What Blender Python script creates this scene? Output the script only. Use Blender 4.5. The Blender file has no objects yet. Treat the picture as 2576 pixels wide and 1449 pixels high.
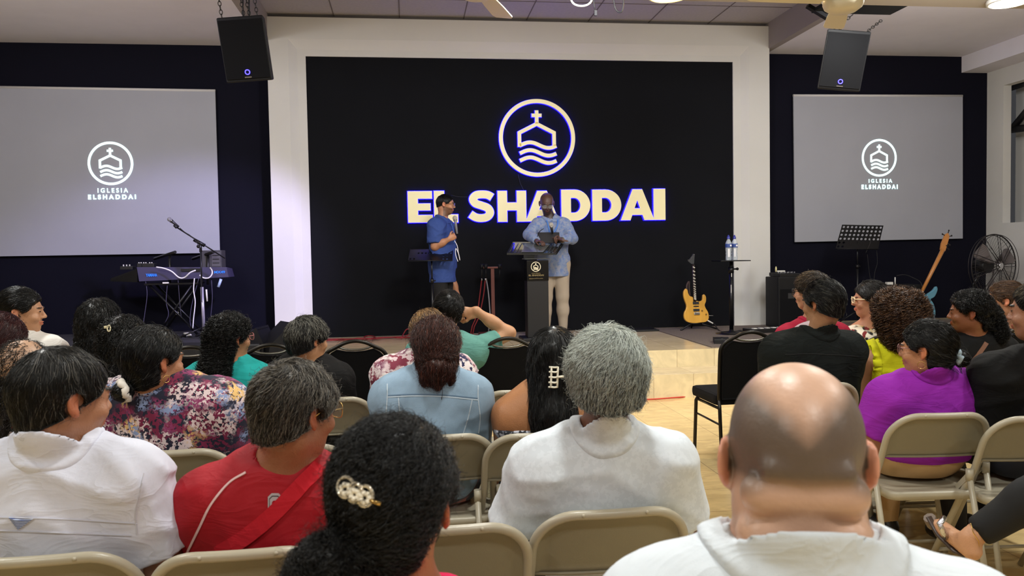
import bpy, bmesh, math, random
import numpy as np
from mathutils import Vector, Matrix
SC = bpy.context.scene
COL = SC.collection
PI = math.pi
R_ = math.radians
# ---------------------------------------------------------------- camera
CAMH = 1.42
FPX = 2016.3
def _rot(yaw, pitch, roll):
    f = np.array([math.sin(yaw)*math.cos(pitch), math.cos(yaw)*math.cos(pitch), math.sin(pitch)])
    r = np.cross(f, [0, 0, 1]); r /= np.linalg.norm(r); u = np.cross(r, f)
    c, s = math.cos(roll), math.sin(roll)
    return np.array([c*r+s*u, -s*r+c*u, f])
CR = _rot(R_(7.2924), R_(-2.3423), R_(-1.00768))
cam = bpy.data.cameras.new('camera')
cam_o = bpy.data.objects.new('camera', cam); COL.objects.link(cam_o)
cam.sensor_width = 36; cam.lens = FPX/2576*36; cam.clip_start = .05; cam.clip_end = 100
M4 = Matrix.Identity(4)
for i in range(3):
    M4[i][0] = CR[0][i]; M4[i][1] = CR[1][i]; M4[i][2] = -CR[2][i]
M4[2][3] = CAMH
cam_o.matrix_world = M4
cam.dof.use_dof = True; cam.dof.focus_distance = 5.5; cam.dof.aperture_fstop = 8.5
SC.camera = cam_o
# ---------------------------------------------------------------- world, lights, exposure
w = bpy.data.worlds.new('world'); SC.world = w; w.use_nodes = True
w.node_tree.nodes['Background'].inputs[0].default_value = (.75, .75, .8, 1)
w.node_tree.nodes['Background'].inputs[1].default_value = .05
vs = SC.view_settings
vs.view_transform = 'Standard'; vs.look = 'None'; vs.gamma = 1; vs.use_curve_mapping = False; vs.exposure = 0.16
def light(name, kind, loc, power, color=(1, 1, 1), size=.3, target=None, spot=None, shape=None, sy=None, blend=.6):
    l = bpy.data.lights.new(name, kind); l.energy = power; l.color = color
    if kind == 'AREA':
        l.size = size
        if shape: l.shape = shape
        if sy: l.size_y = sy
    else: l.shadow_soft_size = size
    if spot: l.spot_size = R_(spot); l.spot_blend = blend
    o = bpy.data.objects.new(name, l); COL.objects.link(o); o.location = loc
    d = Vector(target)-Vector(loc) if target else Vector((0, 0, -1))
    o.rotation_euler = d.to_track_quat('-Z', 'Y').to_euler()
    return o
ZC = 3.52            # main hall ceiling
# lamps of the hall: (x, y, warm?)  each one also gets a visible round lamp on the ceiling
LAMPS = [(5.10, 6.30, 0), (3.62, 6.33, 0), (-2.6, 4.9, 0), (.6, 4.6, 0), (3.3, 4.4, 0), (-2.6, 2.2, 0), (.5, 2.0, 0), (3.7, 2.2, 0), (-2.2, -.6, 0), (1.0, -.7, 0), (4.0, -.6, 0)]
for i, (x, y, wm) in enumerate(LAMPS):
    light('hall_lamp_light', 'AREA', (x, y, ZC-.075), (22 if i < 2 else 40), (.97, .99, .96), .30, shape='DISK')
light('warm_lamp_light', 'AREA', (2.13, 6.35, ZC-.09), 16, (1, .66, .28), .26, shape='DISK')
light('stage_wash_light', 'AREA', (1.2, 5.3, 3.44), 100, (.98, .98, 1), .5, target=(1.2, 10.4, 1.5))
light('stage_wash_light', 'AREA', (4.4, 5.2, 3.44), 60, (.97, .97, 1), .5, target=(5.2, 10.4, 2.2))
for x in (-3.6, 5.4): light('added_ceiling_fill', 'AREA', (x, 6.72, 3.72), 26, (1, .96, .95), 1.6, target=(x, 9.2, 4.3), shape='RECTANGLE', sy=.15)  # unseen fill lamps, added to brighten the side ceilings
light('added_ceiling_fill', 'AREA', (1.3, 6.72, 3.80), 14, (1, .95, .92), 2.0, target=(1.3, 9.5, 4.5), shape='RECTANGLE', sy=.15)  # one more added fill, for the raised middle bay
light('violet_stage_light', 'SPOT', (.2, 6.9, 3.35), 750, (.58, .52, 1), .12, target=(-2.6, 10.2, 1.0), spot=46)
light('left_screen_wash_light', 'AREA', (-3.0, 5.3, 3.44), 52, (.88, .86, 1), .5, target=(-3.6, 10.4, 2.5))

# ---------------------------------------------------------------- pixel rays (photo frame 2576x1449) -> points at a real distance
def ray(px, py):
    v = np.array([(px-1288)/FPX, -(py-724.5)/FPX, 1.0]); return CR.T @ v
def onz(px, py, z):
    d = ray(px, py); t = (z-CAMH)/d[2]; return Vector((t*d[0], t*d[1], z))
def ony(px, py, Y):
    d = ray(px, py); t = Y/d[1]; return Vector((t*d[0], Y, CAMH+t*d[2]))
def onx(px, py, X):
    d = ray(px, py); t = X/d[0]; return Vector((X, t*d[1], CAMH+t*d[2]))
# ---------------------------------------------------------------- objects
def tag(o, label=None, cat=None, group=None, kind=None):
    if label: o['label'] = label
    if cat: o['category'] = cat
    if group: o['group'] = group
    if kind: o['kind'] = kind
    return o
def empty(name, loc=(0, 0, 0), rz=0, label=None, cat=None, group=None):
    o = bpy.data.objects.new(name, None); COL.objects.link(o)
    o.location = loc; o.rotation_euler = (0, 0, rz); o.empty_display_size = .1
    return tag(o, label, cat, group)
def link(name, me, m=None, parent=None):
    o = bpy.data.objects.new(name, me); COL.objects.link(o)
    if m is not None:
        me.materials.clear(); me.materials.append(m)
    if parent is not None: o.parent = parent
    return o
def copy_tree(o, parent=None):
    c = o.copy(); COL.objects.link(c)
    if parent is not None: c.parent = parent
    for ch in o.children: copy_tree(ch, c)
    return c
class MB:
    """collects simple closed shapes and links them as one mesh"""
    def __init__(s): s.v = []; s.f = []; s.sm = []
    def add(s, vs, fs, smooth=False):
        n = len(s.v); s.v += [tuple(v) for v in vs]
        s.f += [tuple(i+n for i in f) for f in fs]; s.sm += [smooth]*len(fs); return s
    def box(s, c, d, rot=None, bev=0):
        bm = bmesh.new(); bmesh.ops.create_cube(bm, size=1)
        for v in bm.verts: v.co = Vector((v.co.x*d[0], v.co.y*d[1], v.co.z*d[2]))
        if bev: bmesh.ops.bevel(bm, geom=bm.edges[:], offset=bev, segments=2, affect='EDGES', profile=.6)
        if rot is not None: bmesh.ops.transform(bm, matrix=rot.to_4x4(), verts=bm.verts)
        bmesh.ops.translate(bm, vec=c, verts=bm.verts)
        bm.verts.index_update()
        s.add([v.co[:] for v in bm.verts], [[v.index for v in f.verts] for f in bm.faces]); bm.free(); return s
    def tube(s, pts, r, n=10, closed=False, r2=None, flat=1):
        pts = [Vector(p) for p in pts]; m = len(pts)
        rs = r if isinstance(r, (list, tuple)) else ([r]*m if r2 is None else [r+(r2-r)*i/(m-1) for i in range(m)])
        V = []; F = []; ref = None
        for i, p in enumerate(pts):
            if closed: t = pts[(i+1) % m]-pts[i-1]
            else: t = pts[min(i+1, m-1)]-pts[max(i-1, 0)]
            t.normalize()
            if ref is None:
                ref = Vector((0, 0, 1)) if abs(t.z) < .9 else Vector((1, 0, 0))
            a = (ref - t*ref.dot(t))
            if a.length < 1e-5: a = t.orthogonal()
            a.normalize(); b = t.cross(a); ref = a
            for k in range(n):
                an = 2*PI*k/n; V.append(p+(a*math.cos(an)*flat+b*math.sin(an))*rs[i])
        for i in range(m if closed else m-1):
            j = (i+1) % m
            for k in range(n): F.append((i*n+k, i*n+(k+1) % n, j*n+(k+1) % n, j*n+k))
        s.add(V, F, True)
        if not closed:
            q = len(s.v)-len(V)
            s.f.append(tuple(q+k for k in reversed(range(n)))); s.f.append(tuple(q+(m-1)*n+k for k in range(n))); s.sm += [False, False]
        return s
    def cyl(s, c, r, h, n=24, r2=None, axis=(0, 0, 1)):
        c = Vector(c); a = Vector(axis).normalized()*h/2
        return s.tube([c-a, c+a], r, n, r2=r2 if r2 is not None else r)
    def lathe(s, prof, n=24, c=(0, 0, 0), rot=None):
        V = []; F = []; m = len(prof)
        for r, z in prof:
            for k in range(n):
                an = 2*PI*k/n; V.append(Vector((r*math.cos(an), r*math.sin(an), z)))
        for i in range(m-1):
            for k in range(n): F.append((i*n+k, i*n+(k+1) % n, (i+1)*n+(k+1) % n, (i+1)*n+k))
        F.append(tuple(reversed(range(n)))); F.append(tuple((m-1)*n+k for k in range(n)))
        if rot is not None: V = [rot @ v for v in V]
        c = Vector(c); V = [v+c for v in V]
        return s.add(V, F, True)
    def ball(s, c, r, n=16, sc=(1, 1, 1)):
        m = n//2; prof = []
        V = []; F = []; c = Vector(c)
        for i in range(m+1):
            th = PI*(i+.001)/(m+.002)
            for k in range(n):
                an = 2*PI*k/n
                V.append(c+Vector((r*sc[0]*math.sin(th)*math.cos(an), r*sc[1]*math.sin(th)*math.sin(an), -r*sc[2]*math.cos(th))))
        for i in range(m):
            for k in range(n): F.append((i*n+k, i*n+(k+1) % n, (i+1)*n+(k+1) % n, (i+1)*n+k))
        return s.add(V, F, True)
    def prism(s, poly, t, M=None):
        """poly 2-D (x,z) extruded along y by t (centred); M maps to place"""
        n = len(poly); V = [Vector((x, -t/2, z)) for x, z in poly]+[Vector((x, t/2, z)) for x, z in poly]
        F = [tuple(range(n)), tuple(reversed(range(n, 2*n)))]+[(i, i+n, (i+1) % n+n, (i+1) % n) for i in range(n)]
        if M is not None: V = [M @ v for v in V]
        return s.add(V, F)
    def build(s, name, m=None, parent=None, autosmooth=None):
        me = bpy.data.meshes.new(name); me.from_pydata([tuple(v) for v in s.v], [], s.f)
        me.polygons.foreach_set('use_smooth', s.sm)
        me.update()
        bm = bmesh.new(); bm.from_mesh(me); bmesh.ops.recalc_face_normals(bm, faces=bm.faces); bm.to_mesh(me); bm.free()
        return link(name, me, m, parent)
def rz(a): return Matrix.Rotation(a, 3, 'Z')
def rx(a): return Matrix.Rotation(a, 3, 'X')
def ry(a): return Matrix.Rotation(a, 3, 'Y')
def bez(p, n=12):
    """smooth Catmull-Rom through points"""
    p = [Vector(q) for q in p]; P = [2*p[0]-p[1]]+p+[2*p[-1]-p[-2]]; out = []
    for i in range(1, len(P)-2):
        a, b, c, d = P[i-1], P[i], P[i+1], P[i+2]
        for k in range(n):
            t = k/n; out.append(.5*((2*b)+(c-a)*t+(2*a-5*b+4*c-d)*t*t+(3*b-a-3*c+d)*t**3))
    out.append(p[-1]); return out
# ---------------------------------------------------------------- materials
def lin(c):
    return tuple((x/255/12.92 if x/255 <= .04045 else ((x/255+.055)/1.055)**2.4) for x in c)+(1,)
MATS = {}
def mat(name, c, rough=.6, metal=0, bump=0, bscale=60, var=0, vscale=4, spec=.5, emit=None, estr=1, stretch=None, trans=0, sheen=0, coat=0, alpha=1, attr=None, wr=0, wscale=7):
    if name in MATS: return MATS[name]
    m = bpy.data.materials.new(name); m.use_nodes = True; nt = m.node_tree; N = nt.nodes; L = nt.links
    b = N['Principled BSDF']; b.inputs['Base Color'].default_value = lin(c) if len(c) == 3 else c
    b.inputs['Roughness'].default_value = rough; b.inputs['Metallic'].default_value = metal
    b.inputs['Specular IOR Level'].default_value = spec
    b.inputs['Coat Weight'].default_value = coat
    b.inputs['Sheen Weight'].default_value = sheen
    b.inputs['Transmission Weight'].default_value = trans
    b.inputs['Alpha'].default_value = alpha
    if emit:
        b.inputs['Emission Color'].default_value = lin(emit); b.inputs['Emission Strength'].default_value = estr
    tc = N.new('ShaderNodeTexCoord'); mp = N.new('ShaderNodeMapping'); L.new(tc.outputs['Object'], mp.inputs[0])
    if stretch: mp.inputs['Scale'].default_value = stretch
    src = None
    if attr:
        a = N.new('ShaderNodeAttribute'); a.attribute_name = attr; src = a.outputs['Color']; L.new(src, b.inputs['Base Color'])
    if var:
        n = N.new('ShaderNodeTexNoise'); n.inputs['Scale'].default_value = vscale; n.inputs['Detail'].default_value = 5; L.new(mp.outputs[0], n.inputs['Vector'])
        mr = N.new('ShaderNodeMapRange'); mr.inputs[1].default_value = .3; mr.inputs[2].default_value = .7; mr.inputs[3].default_value = 1-var; mr.inputs[4].default_value = 1+var
        L.new(n.outputs['Fac'], mr.inputs[0])
        mx = N.new('ShaderNodeVectorMath'); mx.operation = 'SCALE'; L.new(mr.outputs[0], mx.inputs['Scale'])
        if src: L.new(src, mx.inputs[0])
        else: mx.inputs[0].default_value = (lin(c) if len(c) == 3 else c)[:3]
        L.new(mx.outputs[0], b.inputs['Base Color'])
    if bump:
        n2 = N.new('ShaderNodeTexNoise'); n2.inputs['Scale'].default_value = bscale; n2.inputs['Detail'].default_value = 3; L.new(mp.outputs[0], n2.inputs['Vector'])
        bp = N.new('ShaderNodeBump'); bp.inputs['Strength'].default_value = bump; bp.inputs['Distance'].default_value = .004
        L.new(n2.outputs['Fac'], bp.inputs['Height']); L.new(bp.outputs[0], b.inputs['Normal'])
    if wr:
        n3 = N.new('ShaderNodeTexNoise'); n3.inputs['Scale'].default_value = wscale; n3.inputs['Detail'].default_value = 3; n3.inputs['Distortion'].default_value = 1.3
        mp3 = N.new('ShaderNodeMapping'); mp3.inputs['Scale'].default_value = (.8, .8, 1.7); mp3.inputs['Rotation'].default_value = (0, .5, 0); L.new(tc.outputs['Object'], mp3.inputs[0]); L.new(mp3.outputs[0], n3.inputs['Vector'])
        r1 = N.new('ShaderNodeMath'); r1.operation = 'SUBTRACT'; r1.inputs[1].default_value = .5; L.new(n3.outputs['Fac'], r1.inputs[0])
        r2 = N.new('ShaderNodeMath'); r2.operation = 'ABSOLUTE'; L.new(r1.outputs[0], r2.inputs[0])
        r3 = N.new('ShaderNodeMath'); r3.operation = 'POWER'; r3.inputs[1].default_value = .6; L.new(r2.outputs[0], r3.inputs[0])
        b3 = N.new('ShaderNodeBump'); b3.inputs['Strength'].default_value = wr; b3.inputs['Distance'].default_value = .03; b3.invert = True; L.new(r3.outputs[0], b3.inputs['Height'])
        if bump: L.new(bp.outputs[0], b3.inputs['Normal'])
        L.new(b3.outputs[0], b.inputs['Normal'])
    MATS[name] = m; return m
def nodes_of(m): return m.node_tree.nodes, m.node_tree.links, m.node_tree.nodes['Principled BSDF']
# ================================================================ THE ROOM
YF = 10.40       # front face of the stage wall (black panel)
YFR = 10.33      # face of the white frame
YW = 10.62       # black wing walls
ZS = .412        # stage top
ZST = .232       # first step
Y1, Y2 = 7.50, 7.98
ZSIDE = 4.13; ZMID = 4.47
white = mat('white_wall_paint', (208, 207, 202), .75, bump=.12, bscale=90, var=.03, vscale=1.2)
black_wall = mat('black_wall_paint', (17, 18, 22), .85, spec=.12, bump=.15, bscale=120, var=.06, vscale=2)
navy_wall = mat('dark_wing_wall_paint', (15, 15, 27), .85, spec=.12, bump=.15, bscale=120, var=.06, vscale=2)
ceil_m = mat('ceiling_paint', (226, 224, 232), .8, bump=.1, bscale=60, var=.02)
beam_m = mat('shaded_beam_paint', (150, 142, 138), .8, bump=.1, bscale=60)  # the weaker light on these faces is put into the darker colour
hallc_m = mat('hall_ceiling_paint', (172, 162, 148), .8, bump=.1, bscale=60)
def struct(name, mb, m, label=None):
    o = mb.build(name, m); tag(o, label, kind='structure'); return o
def tile_mat(name, c1, c2, mortar, tw, th, off=(0, 0, 0), rough=.16, rotx=0, gap=.012, offs=0):
    m = mat(name, c1, rough, spec=.5); N, L, b = nodes_of(m)
    tc = N.new('ShaderNodeTexCoord'); mp = N.new('ShaderNodeMapping'); mp.inputs['Location'].default_value = off; mp.inputs['Rotation'].default_value = (rotx, 0, 0)
    L.new(tc.outputs['Object'], mp.inputs[0])
    br = N.new('ShaderNodeTexBrick'); br.offset = offs; br.squash = 1; br.inputs['Scale'].default_value = 1
    br.inputs['Brick Width'].default_value = tw; br.inputs['Row Height'].default_value = th; br.inputs['Mortar Size'].default_value = gap*tw/2*.6
    br.inputs['Mortar Smooth'].default_value = .1; br.inputs['Bias'].default_value = 0
    br.inputs['Color1'].default_value = lin(c1); br.inputs['Color2'].default_value = lin(c2); br.inputs['Mortar'].default_value = lin(mortar)
    L.new(mp.outputs[0], br.inputs['Vector'])
    n = N.new('ShaderNodeTexNoise'); n.inputs['Scale'].default_value = 5; n.inputs['Detail'].default_value = 7; n.inputs['Distortion'].default_value = 1.6
    mp2 = N.new('ShaderNodeMapping'); mp2.inputs['Scale'].default_value = (1, 2.6, 1); L.new(tc.outputs['Object'], mp2.inputs[0]); L.new(mp2.outputs[0], n.inputs['Vector'])
    rp = N.new('ShaderNodeMapRange'); rp.inputs[1].default_value = .3; rp.inputs[2].default_value = .7; rp.inputs[3].default_value = .84; rp.inputs[4].default_value = 1.08; L.new(n.outputs['Fac'], rp.inputs[0])
    sc_ = N.new('ShaderNodeVectorMath'); sc_.operation = 'SCALE'; L.new(br.outputs['Color'], sc_.inputs[0]); L.new(rp.outputs[0], sc_.inputs['Scale']); L.new(sc_.outputs[0], b.inputs['Base Color'])
    bp = N.new('ShaderNodeBump'); bp.inputs['Strength'].default_value = .5; bp.inputs['Distance'].default_value = .002; bp.invert = True
    L.new(br.outputs['Fac'], bp.inputs['Height']); L.new(bp.outputs[0], b.inputs['Normal'])
    return m
T = .4015
floor_m = tile_mat('beige_floor_tiles', (226, 198, 142), (216, 188, 132), (120, 92, 60), T, T, (-1.927+T*20, -3.753+T*40, 0), rotx=0)
stage_m = tile_mat('stage_floor_tiles', (214, 196, 160), (204, 186, 150), (130, 108, 78), T, T, (-2.75+T*20, -Y2+T*40, 0), .2)
riser_m = tile_mat('step_riser_tiles', (224, 208, 168), (216, 198, 156), (120, 96, 66), T, 3.0, (-2.33+T*20, 1.2, 0), .25, rotx=R_(90))
XL, XR, YB = -7.2, ony(2482, 400, YW).x, -4.2
struct('floor', MB().box(((XL+XR)/2, (YB+12)/2, -.05), (XR-XL+.6, 12-YB, .1)), floor_m)
# the stage: lower step and the upper deck
def slab(name, x0, x1, y0, y1, z0, z1, m_top, m_side):
    me_o = MB().box(((x0+x1)/2, (y0+y1)/2, (z0+z1)/2), (x1-x0, y1-y0, z1-z0)).build(name, m_top)
    me_o.data.materials.append(m_side)
    for p in me_o.data.polygons:
        if p.normal.z < .5: p.material_index = 1
    return tag(me_o, kind='structure')
slab('floor_stage_step', -1.6, XR-.02, Y1, Y2+.01, 0, ZST, stage_m, riser_m)
slab('floor_stage', XL+.05, XR-.02, Y2, YW+.3, 0, ZS, stage_m, riser_m)
# stage wall with the black panel inside the white frame
def pt(px, py, Y): return ony(px, py, Y)
oL = pt(669, 41, YFR).x; oR = pt(1935, 66, YFR).x; oT = (pt(669, 41, YFR).z+pt(1934, 66, YFR).z)/2
mL = pt(724, 96, YFR).x; mR = pt(1884, 118, YFR).x; mT = (pt(724, 97, YFR).z+pt(1884, 116, YFR).z)/2
iL = pt(769, 142, YF).x; iR = pt(1842, 157, YF).x; iT = (pt(769, 142, YF).z+pt(1842, 157, YF).z)/2
bL, bR, bT = mL+.10, mR-.10, mT-.12
struct('wall_stage_panel', MB().box(((iL+iR)/2, YF+.05, (ZS+iT)/2), (iR-iL+.2, .1, iT-ZS+.2)), black_wall)
fr = MB()
def ring(a, b, ya, yb):
    """quad strip between two U outlines (left, right, top)"""
    A = [(a[0], ya, ZS), (a[0], ya, a[2]), (a[1], ya, a[2]), (a[1], ya, ZS)]
    B = [(b[0], yb, ZS), (b[0], yb, b[2]), (b[1], yb, b[2]), (b[1], yb, ZS)]
    fr.add(A+B, [(i, i+1, i+5, i+4) for i in range(3)])
o_, m_, b_, i_ = (oL, oR, oT), (mL, mR, mT), (bL, bR, bT), (iL, iR, iT)
ring(o_, o_, YW+.1, YFR); ring(o_, m_, YFR, YFR); ring(m_, b_, YFR, YF-.02); ring(b_, i_, YF-.02, YF-.02); ring(i_, i_, YF-.02, YF+.06)
struct('trim_stage_frame', fr, white)
# dark strip over the frame
struct('wall_stage_top', MB().box(((oL+oR)/2, YW+.05, (oT+ZMID)/2), (oR-oL, .3, ZMID-oT)), mat('dark_gap', (34, 33, 34), .9))
# wing walls
struct('wall_left_wing', MB().box(((XL+oL)/2, YW+.05, (ZS+ZSIDE)/2), (oL-XL, .1, ZSIDE-ZS)), navy_wall)
rsT = pt(2418, 183, YW).z; bx = pt(2419, 150, YW).x
struct('wall_right_wing', MB().box(((oR+bx)/2, YW+.05, (ZS+ZSIDE)/2), (bx-oR, .1, ZSIDE-ZS)).box(((bx+XR)/2, YW+.05, (ZS+rsT)/2), (XR-bx, .1, rsT-ZS)), navy_wall)
# black platform of the left wing
plat = MB().box(((XL+oL)/2, (9.15+YW)/2-.006, (ZS+.53)/2+.001), (oL-XL-.3, YW-9.15-.014, .53-ZS), bev=.008).build('wing_platform', mat('black_platform_carpet', (36, 35, 40), .95, bump=.5, bscale=400))
tag(plat, 'low black platform under the keyboard, left of the white pillar', 'platform')
# ceilings: raised middle bay, two side bays, the hall
def mid_ceiling():
    m = mat('ceiling_panels', (176, 172, 172), .85, bump=.5, bscale=170, var=.05, vscale=30); N, L, b = nodes_of(m)
    return m
YE = 6.55
struct('ceiling_stage', MB().box(((oL+oR)/2, (YE+YW)/2+.1, ZMID+.05), (oR-oL, YW-YE+.4, .1)), mid_ceiling())
seams = MB()
for k in range(1, 8): seams.box((oL+(oR-oL)*k/8, (YE+YW)/2, ZMID-.002), (.012, YW-YE, .006))
for k in range(1, 6): seams.box(((oL+oR)/2, YE+k*.78, ZMID-.002), (oR-oL, .012, .006))
struct('trim_ceiling_seams', seams, mat('ceiling_seam', (112, 104, 100), .9))
struct('trim_cornice', MB().box(((oL+oR)/2, YW-.14, ZMID-.03), (oR-oL, .1, .07), bev=.02), mat('cornice_paint', (120, 112, 104), .8))
struct('ceiling_left', MB().box(((XL+oL)/2-.0, (YE+YW)/2, ZSIDE+.2), (oL-XL, YW-YE+.2, .4)), ceil_m)
struct('ceiling_right', MB().box(((oR+XR)/2, (YE+YW)/2, ZSIDE+.2), (XR-oR, YW-YE+.2, .4)), ceil_m)
struct('trim_beam_left', MB().box((oL-.04, (YE+YW)/2, (ZSIDE+ZMID)/2+.005), (.1, YW-YE+.02, ZMID-ZSIDE+.01)), beam_m)
struct('trim_beam_right', MB().box((oR+.04, (YE+YW)/2, (ZSIDE+ZMID)/2+.005), (.1, YW-YE+.02, ZMID-ZSIDE+.01)), beam_m)
struct('trim_side_beam', MB().box(((bx+XR)/2+.1, (YE+YW)/2, (rsT+ZSIDE)/2), (XR-bx+.2, YW-YE+.3, ZSIDE-rsT)), ceil_m)
struct('ceiling_hall', MB().box(((XL+XR)/2, (YE+YB)/2, (ZC+4.7)/2), (XR-XL+.4, YE-YB, 4.7-ZC)), hallc_m)
# outer walls
struct('wall_left', MB().box((XL-.05, (YB+YW)/2, 2.3), (.1, YW-YB+.2, 4.7)), white)
struct('wall_back', MB().box(((XL+XR)/2, YB-.05, 2.3), (XR-XL+.2, .1, 4.7)), white)
wy0, wy1 = onx(2600, 300, XR).y, onx(2524, 300, XR).y
wz1 = onx(2524, 215, XR).z; wz0 = onx(2540, 560, XR).z
wr = MB()
wr.box((XR+.06, (YB+8.0)/2, 2.3), (.12, 8.0-YB, 4.7)); wr.box((XR+.06, (wy1+YW)/2+.1, 2.3), (.12, YW-wy1+.2, 4.7))
wr.box((XR+.06, (8.0+wy1)/2, (wz1+4.7)/2), (.12, wy1-8.0, 4.7-wz1)); wr.box((XR+.06, (8.0+wy1)/2, wz0/2), (.12, wy1-8.0, wz0))
wr.box((XR+.55, (8.0+wy1)/2, 2.3), (.06, wy1-8.0+.8, 4.7))
struct('wall_right', wr, white)
# ================================================================ SOFT BODIES: signed distances blended smoothly, meshed by surface nets
def A3(*p): return np.array(p, dtype=np.float32)
def nrm(v): v = np.array(v, float); return v/np.linalg.norm(v)
def smin(a, b, k):
    h = np.maximum(k-np.abs(a-b), 0)/k; return np.minimum(a, b)-h*h*k*.25
def smax(a, b, k): return -smin(-a, -b, k)
class Ell:
    def __init__(s, c, r, rot=None): s.c = A3(*c); s.r = A3(*r); s.R = None if rot is None else np.array(rot, dtype=np.float32); s.bb = (s.c-max(r), s.c+max(r))
    def __call__(s, P):
        p = P-s.c
        if s.R is not None: p = p @ s.R          # columns of R are the local axes
        k0 = np.sqrt(((p/s.r)**2).sum(-1)); k1 = np.sqrt(((p/s.r**2)**2).sum(-1))+1e-9
        return k0*(k0-1)/k1
class Fn:
    def __init__(s, f, lo, hi): s.f = f; s.bb = (A3(*lo), A3(*hi))
    def __call__(s, P): return s.f(P)
class Cap:
    def __init__(s, a, b, ra, rb=None, sq=None):
        s.a = A3(*a); s.b = A3(*b); s.ra = ra; s.rb = ra if rb is None else rb; s.sq = sq
        m = max(s.ra, s.rb)*(1.0 if sq is None else max(1, 1/min(sq[1], 9)))
        s.bb = (np.minimum(s.a, s.b)-m, np.maximum(s.a, s.b)+m)
    def __call__(s, P):
        pa = P-s.a; ba = s.b-s.a; h = np.clip((pa @ ba)/(ba @ ba), 0, 1)
        q = pa-h[..., None]*ba
        if s.sq is not None:
            ax, f = s.sq; ax = A3(*ax); u = q @ ax; q = q+((f-1)*u)[..., None]*ax
        return np.sqrt((q*q).sum(-1))-(s.ra+(s.rb-s.ra)*h)
def smooth_noise(P, f, seed=0):
    r = np.random.RandomState(seed); s = 0
    for k in range(4):
        d = r.normal(size=3); d /= np.linalg.norm(d); e = r.normal(size=3)
        s = s+np.sin((P @ A3(*d))*f*(1+.35*k)+r.rand()*6+1.6*np.sin((P @ A3(*e))*f*.35+r.rand()*6))
    return s/4
class Model:
    """list of (prim, k, inflate, sign, clip planes)"""
    def __init__(s): s.L = []; s.cuts = []; s.disp = None
    def add(s, prim, k=.03, inf=0., sub=False, clip=()): s.L.append((prim, k, inf, sub, clip)); return s
    def cut(s, f, k=.008): s.cuts.append((f, k)); return s
    def ev(s, P):
        F = np.full(P.shape[:-1], .15, np.float32)
        for prim, k, inf, sub, clip in s.L:
            d = prim(P)-inf
            for (c, n) in clip: d = smax(d, ((P-A3(*c)) @ A3(*n)), .006)
            F = smax(F, -d, k) if sub else smin(F, d, k)
        return s.post(F, P)
    def post(s, F, P):
        if s.disp is not None: F = F+s.disp(P)
        for f, k in s.cuts: F = smax(F, f(P).astype(np.float32), k)
        return F
    def bounds(s):
        lo = np.min([p.bb[0]-i for p, k, i, sub, c in s.L if not sub], 0)-.03; hi = np.max([p.bb[1]+i for p, k, i, sub, c in s.L if not sub], 0)+.03
        return lo, hi
    def grid(s, step, bands=()):
        lo, hi = s.bounds(); ax = []
        for d in range(3):
            v = []; x = lo[d]
            while x < hi[d]:
                v.append(x); h = step
                for (blo, bhi, bs) in bands:
                    if blo[d]-.01 <= x <= bhi[d]: h = min(h, bs)
                x += h
            v.append(x); ax.append(np.array(v, np.float32))
        return ax
    def mesh(s, step=.012, bands=()):
        X, Y, Z = s.grid(step, bands)
        G = np.stack(np.meshgrid(X, Y, Z, indexing='ij'), -1).astype(np.float32)
        F = np.full(G.shape[:-1], .15, np.float32)
        for prim, k, inf, sub, clip in s.L:
            m = .05+inf+k
            sl = []
            for d, ax in enumerate((X, Y, Z)):
                i0 = max(0, np.searchsorted(ax, prim.bb[0][d]-m)-1); i1 = np.searchsorted(ax, prim.bb[1][d]+m)+1
                sl.append(slice(i0, i1))
            sl = tuple(sl); P = G[sl]
            if P.size == 0: continue
            d = prim(P)-inf
            for (c, n) in clip: d = smax(d, ((P-A3(*c)) @ A3(*n)), .006)
            F[sl] = smax(F[sl], -d, k) if sub else smin(F[sl], d, k)
        F = s.post(F, G)
        return surfnet(F, X, Y, Z)
def folds(P, f, a, sd):
    n1 = smooth_noise(P*A3(.55, .8, 1.25)+A3(0, 0, .5)*np.abs(P[..., :1])*1.2, f, sd); n2 = smooth_noise(P*A3(1.1, 1, .5), f*1.5, sd+5)
    r1 = np.clip(1-np.abs(n1)*2.6, 0, 1)**1.5; r2 = np.clip(1-np.abs(n2)*3, 0, 1)**1.5
    return (a*(.35-r1)-a*.5*r2+a*.4*n2).astype(np.float32)
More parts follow.
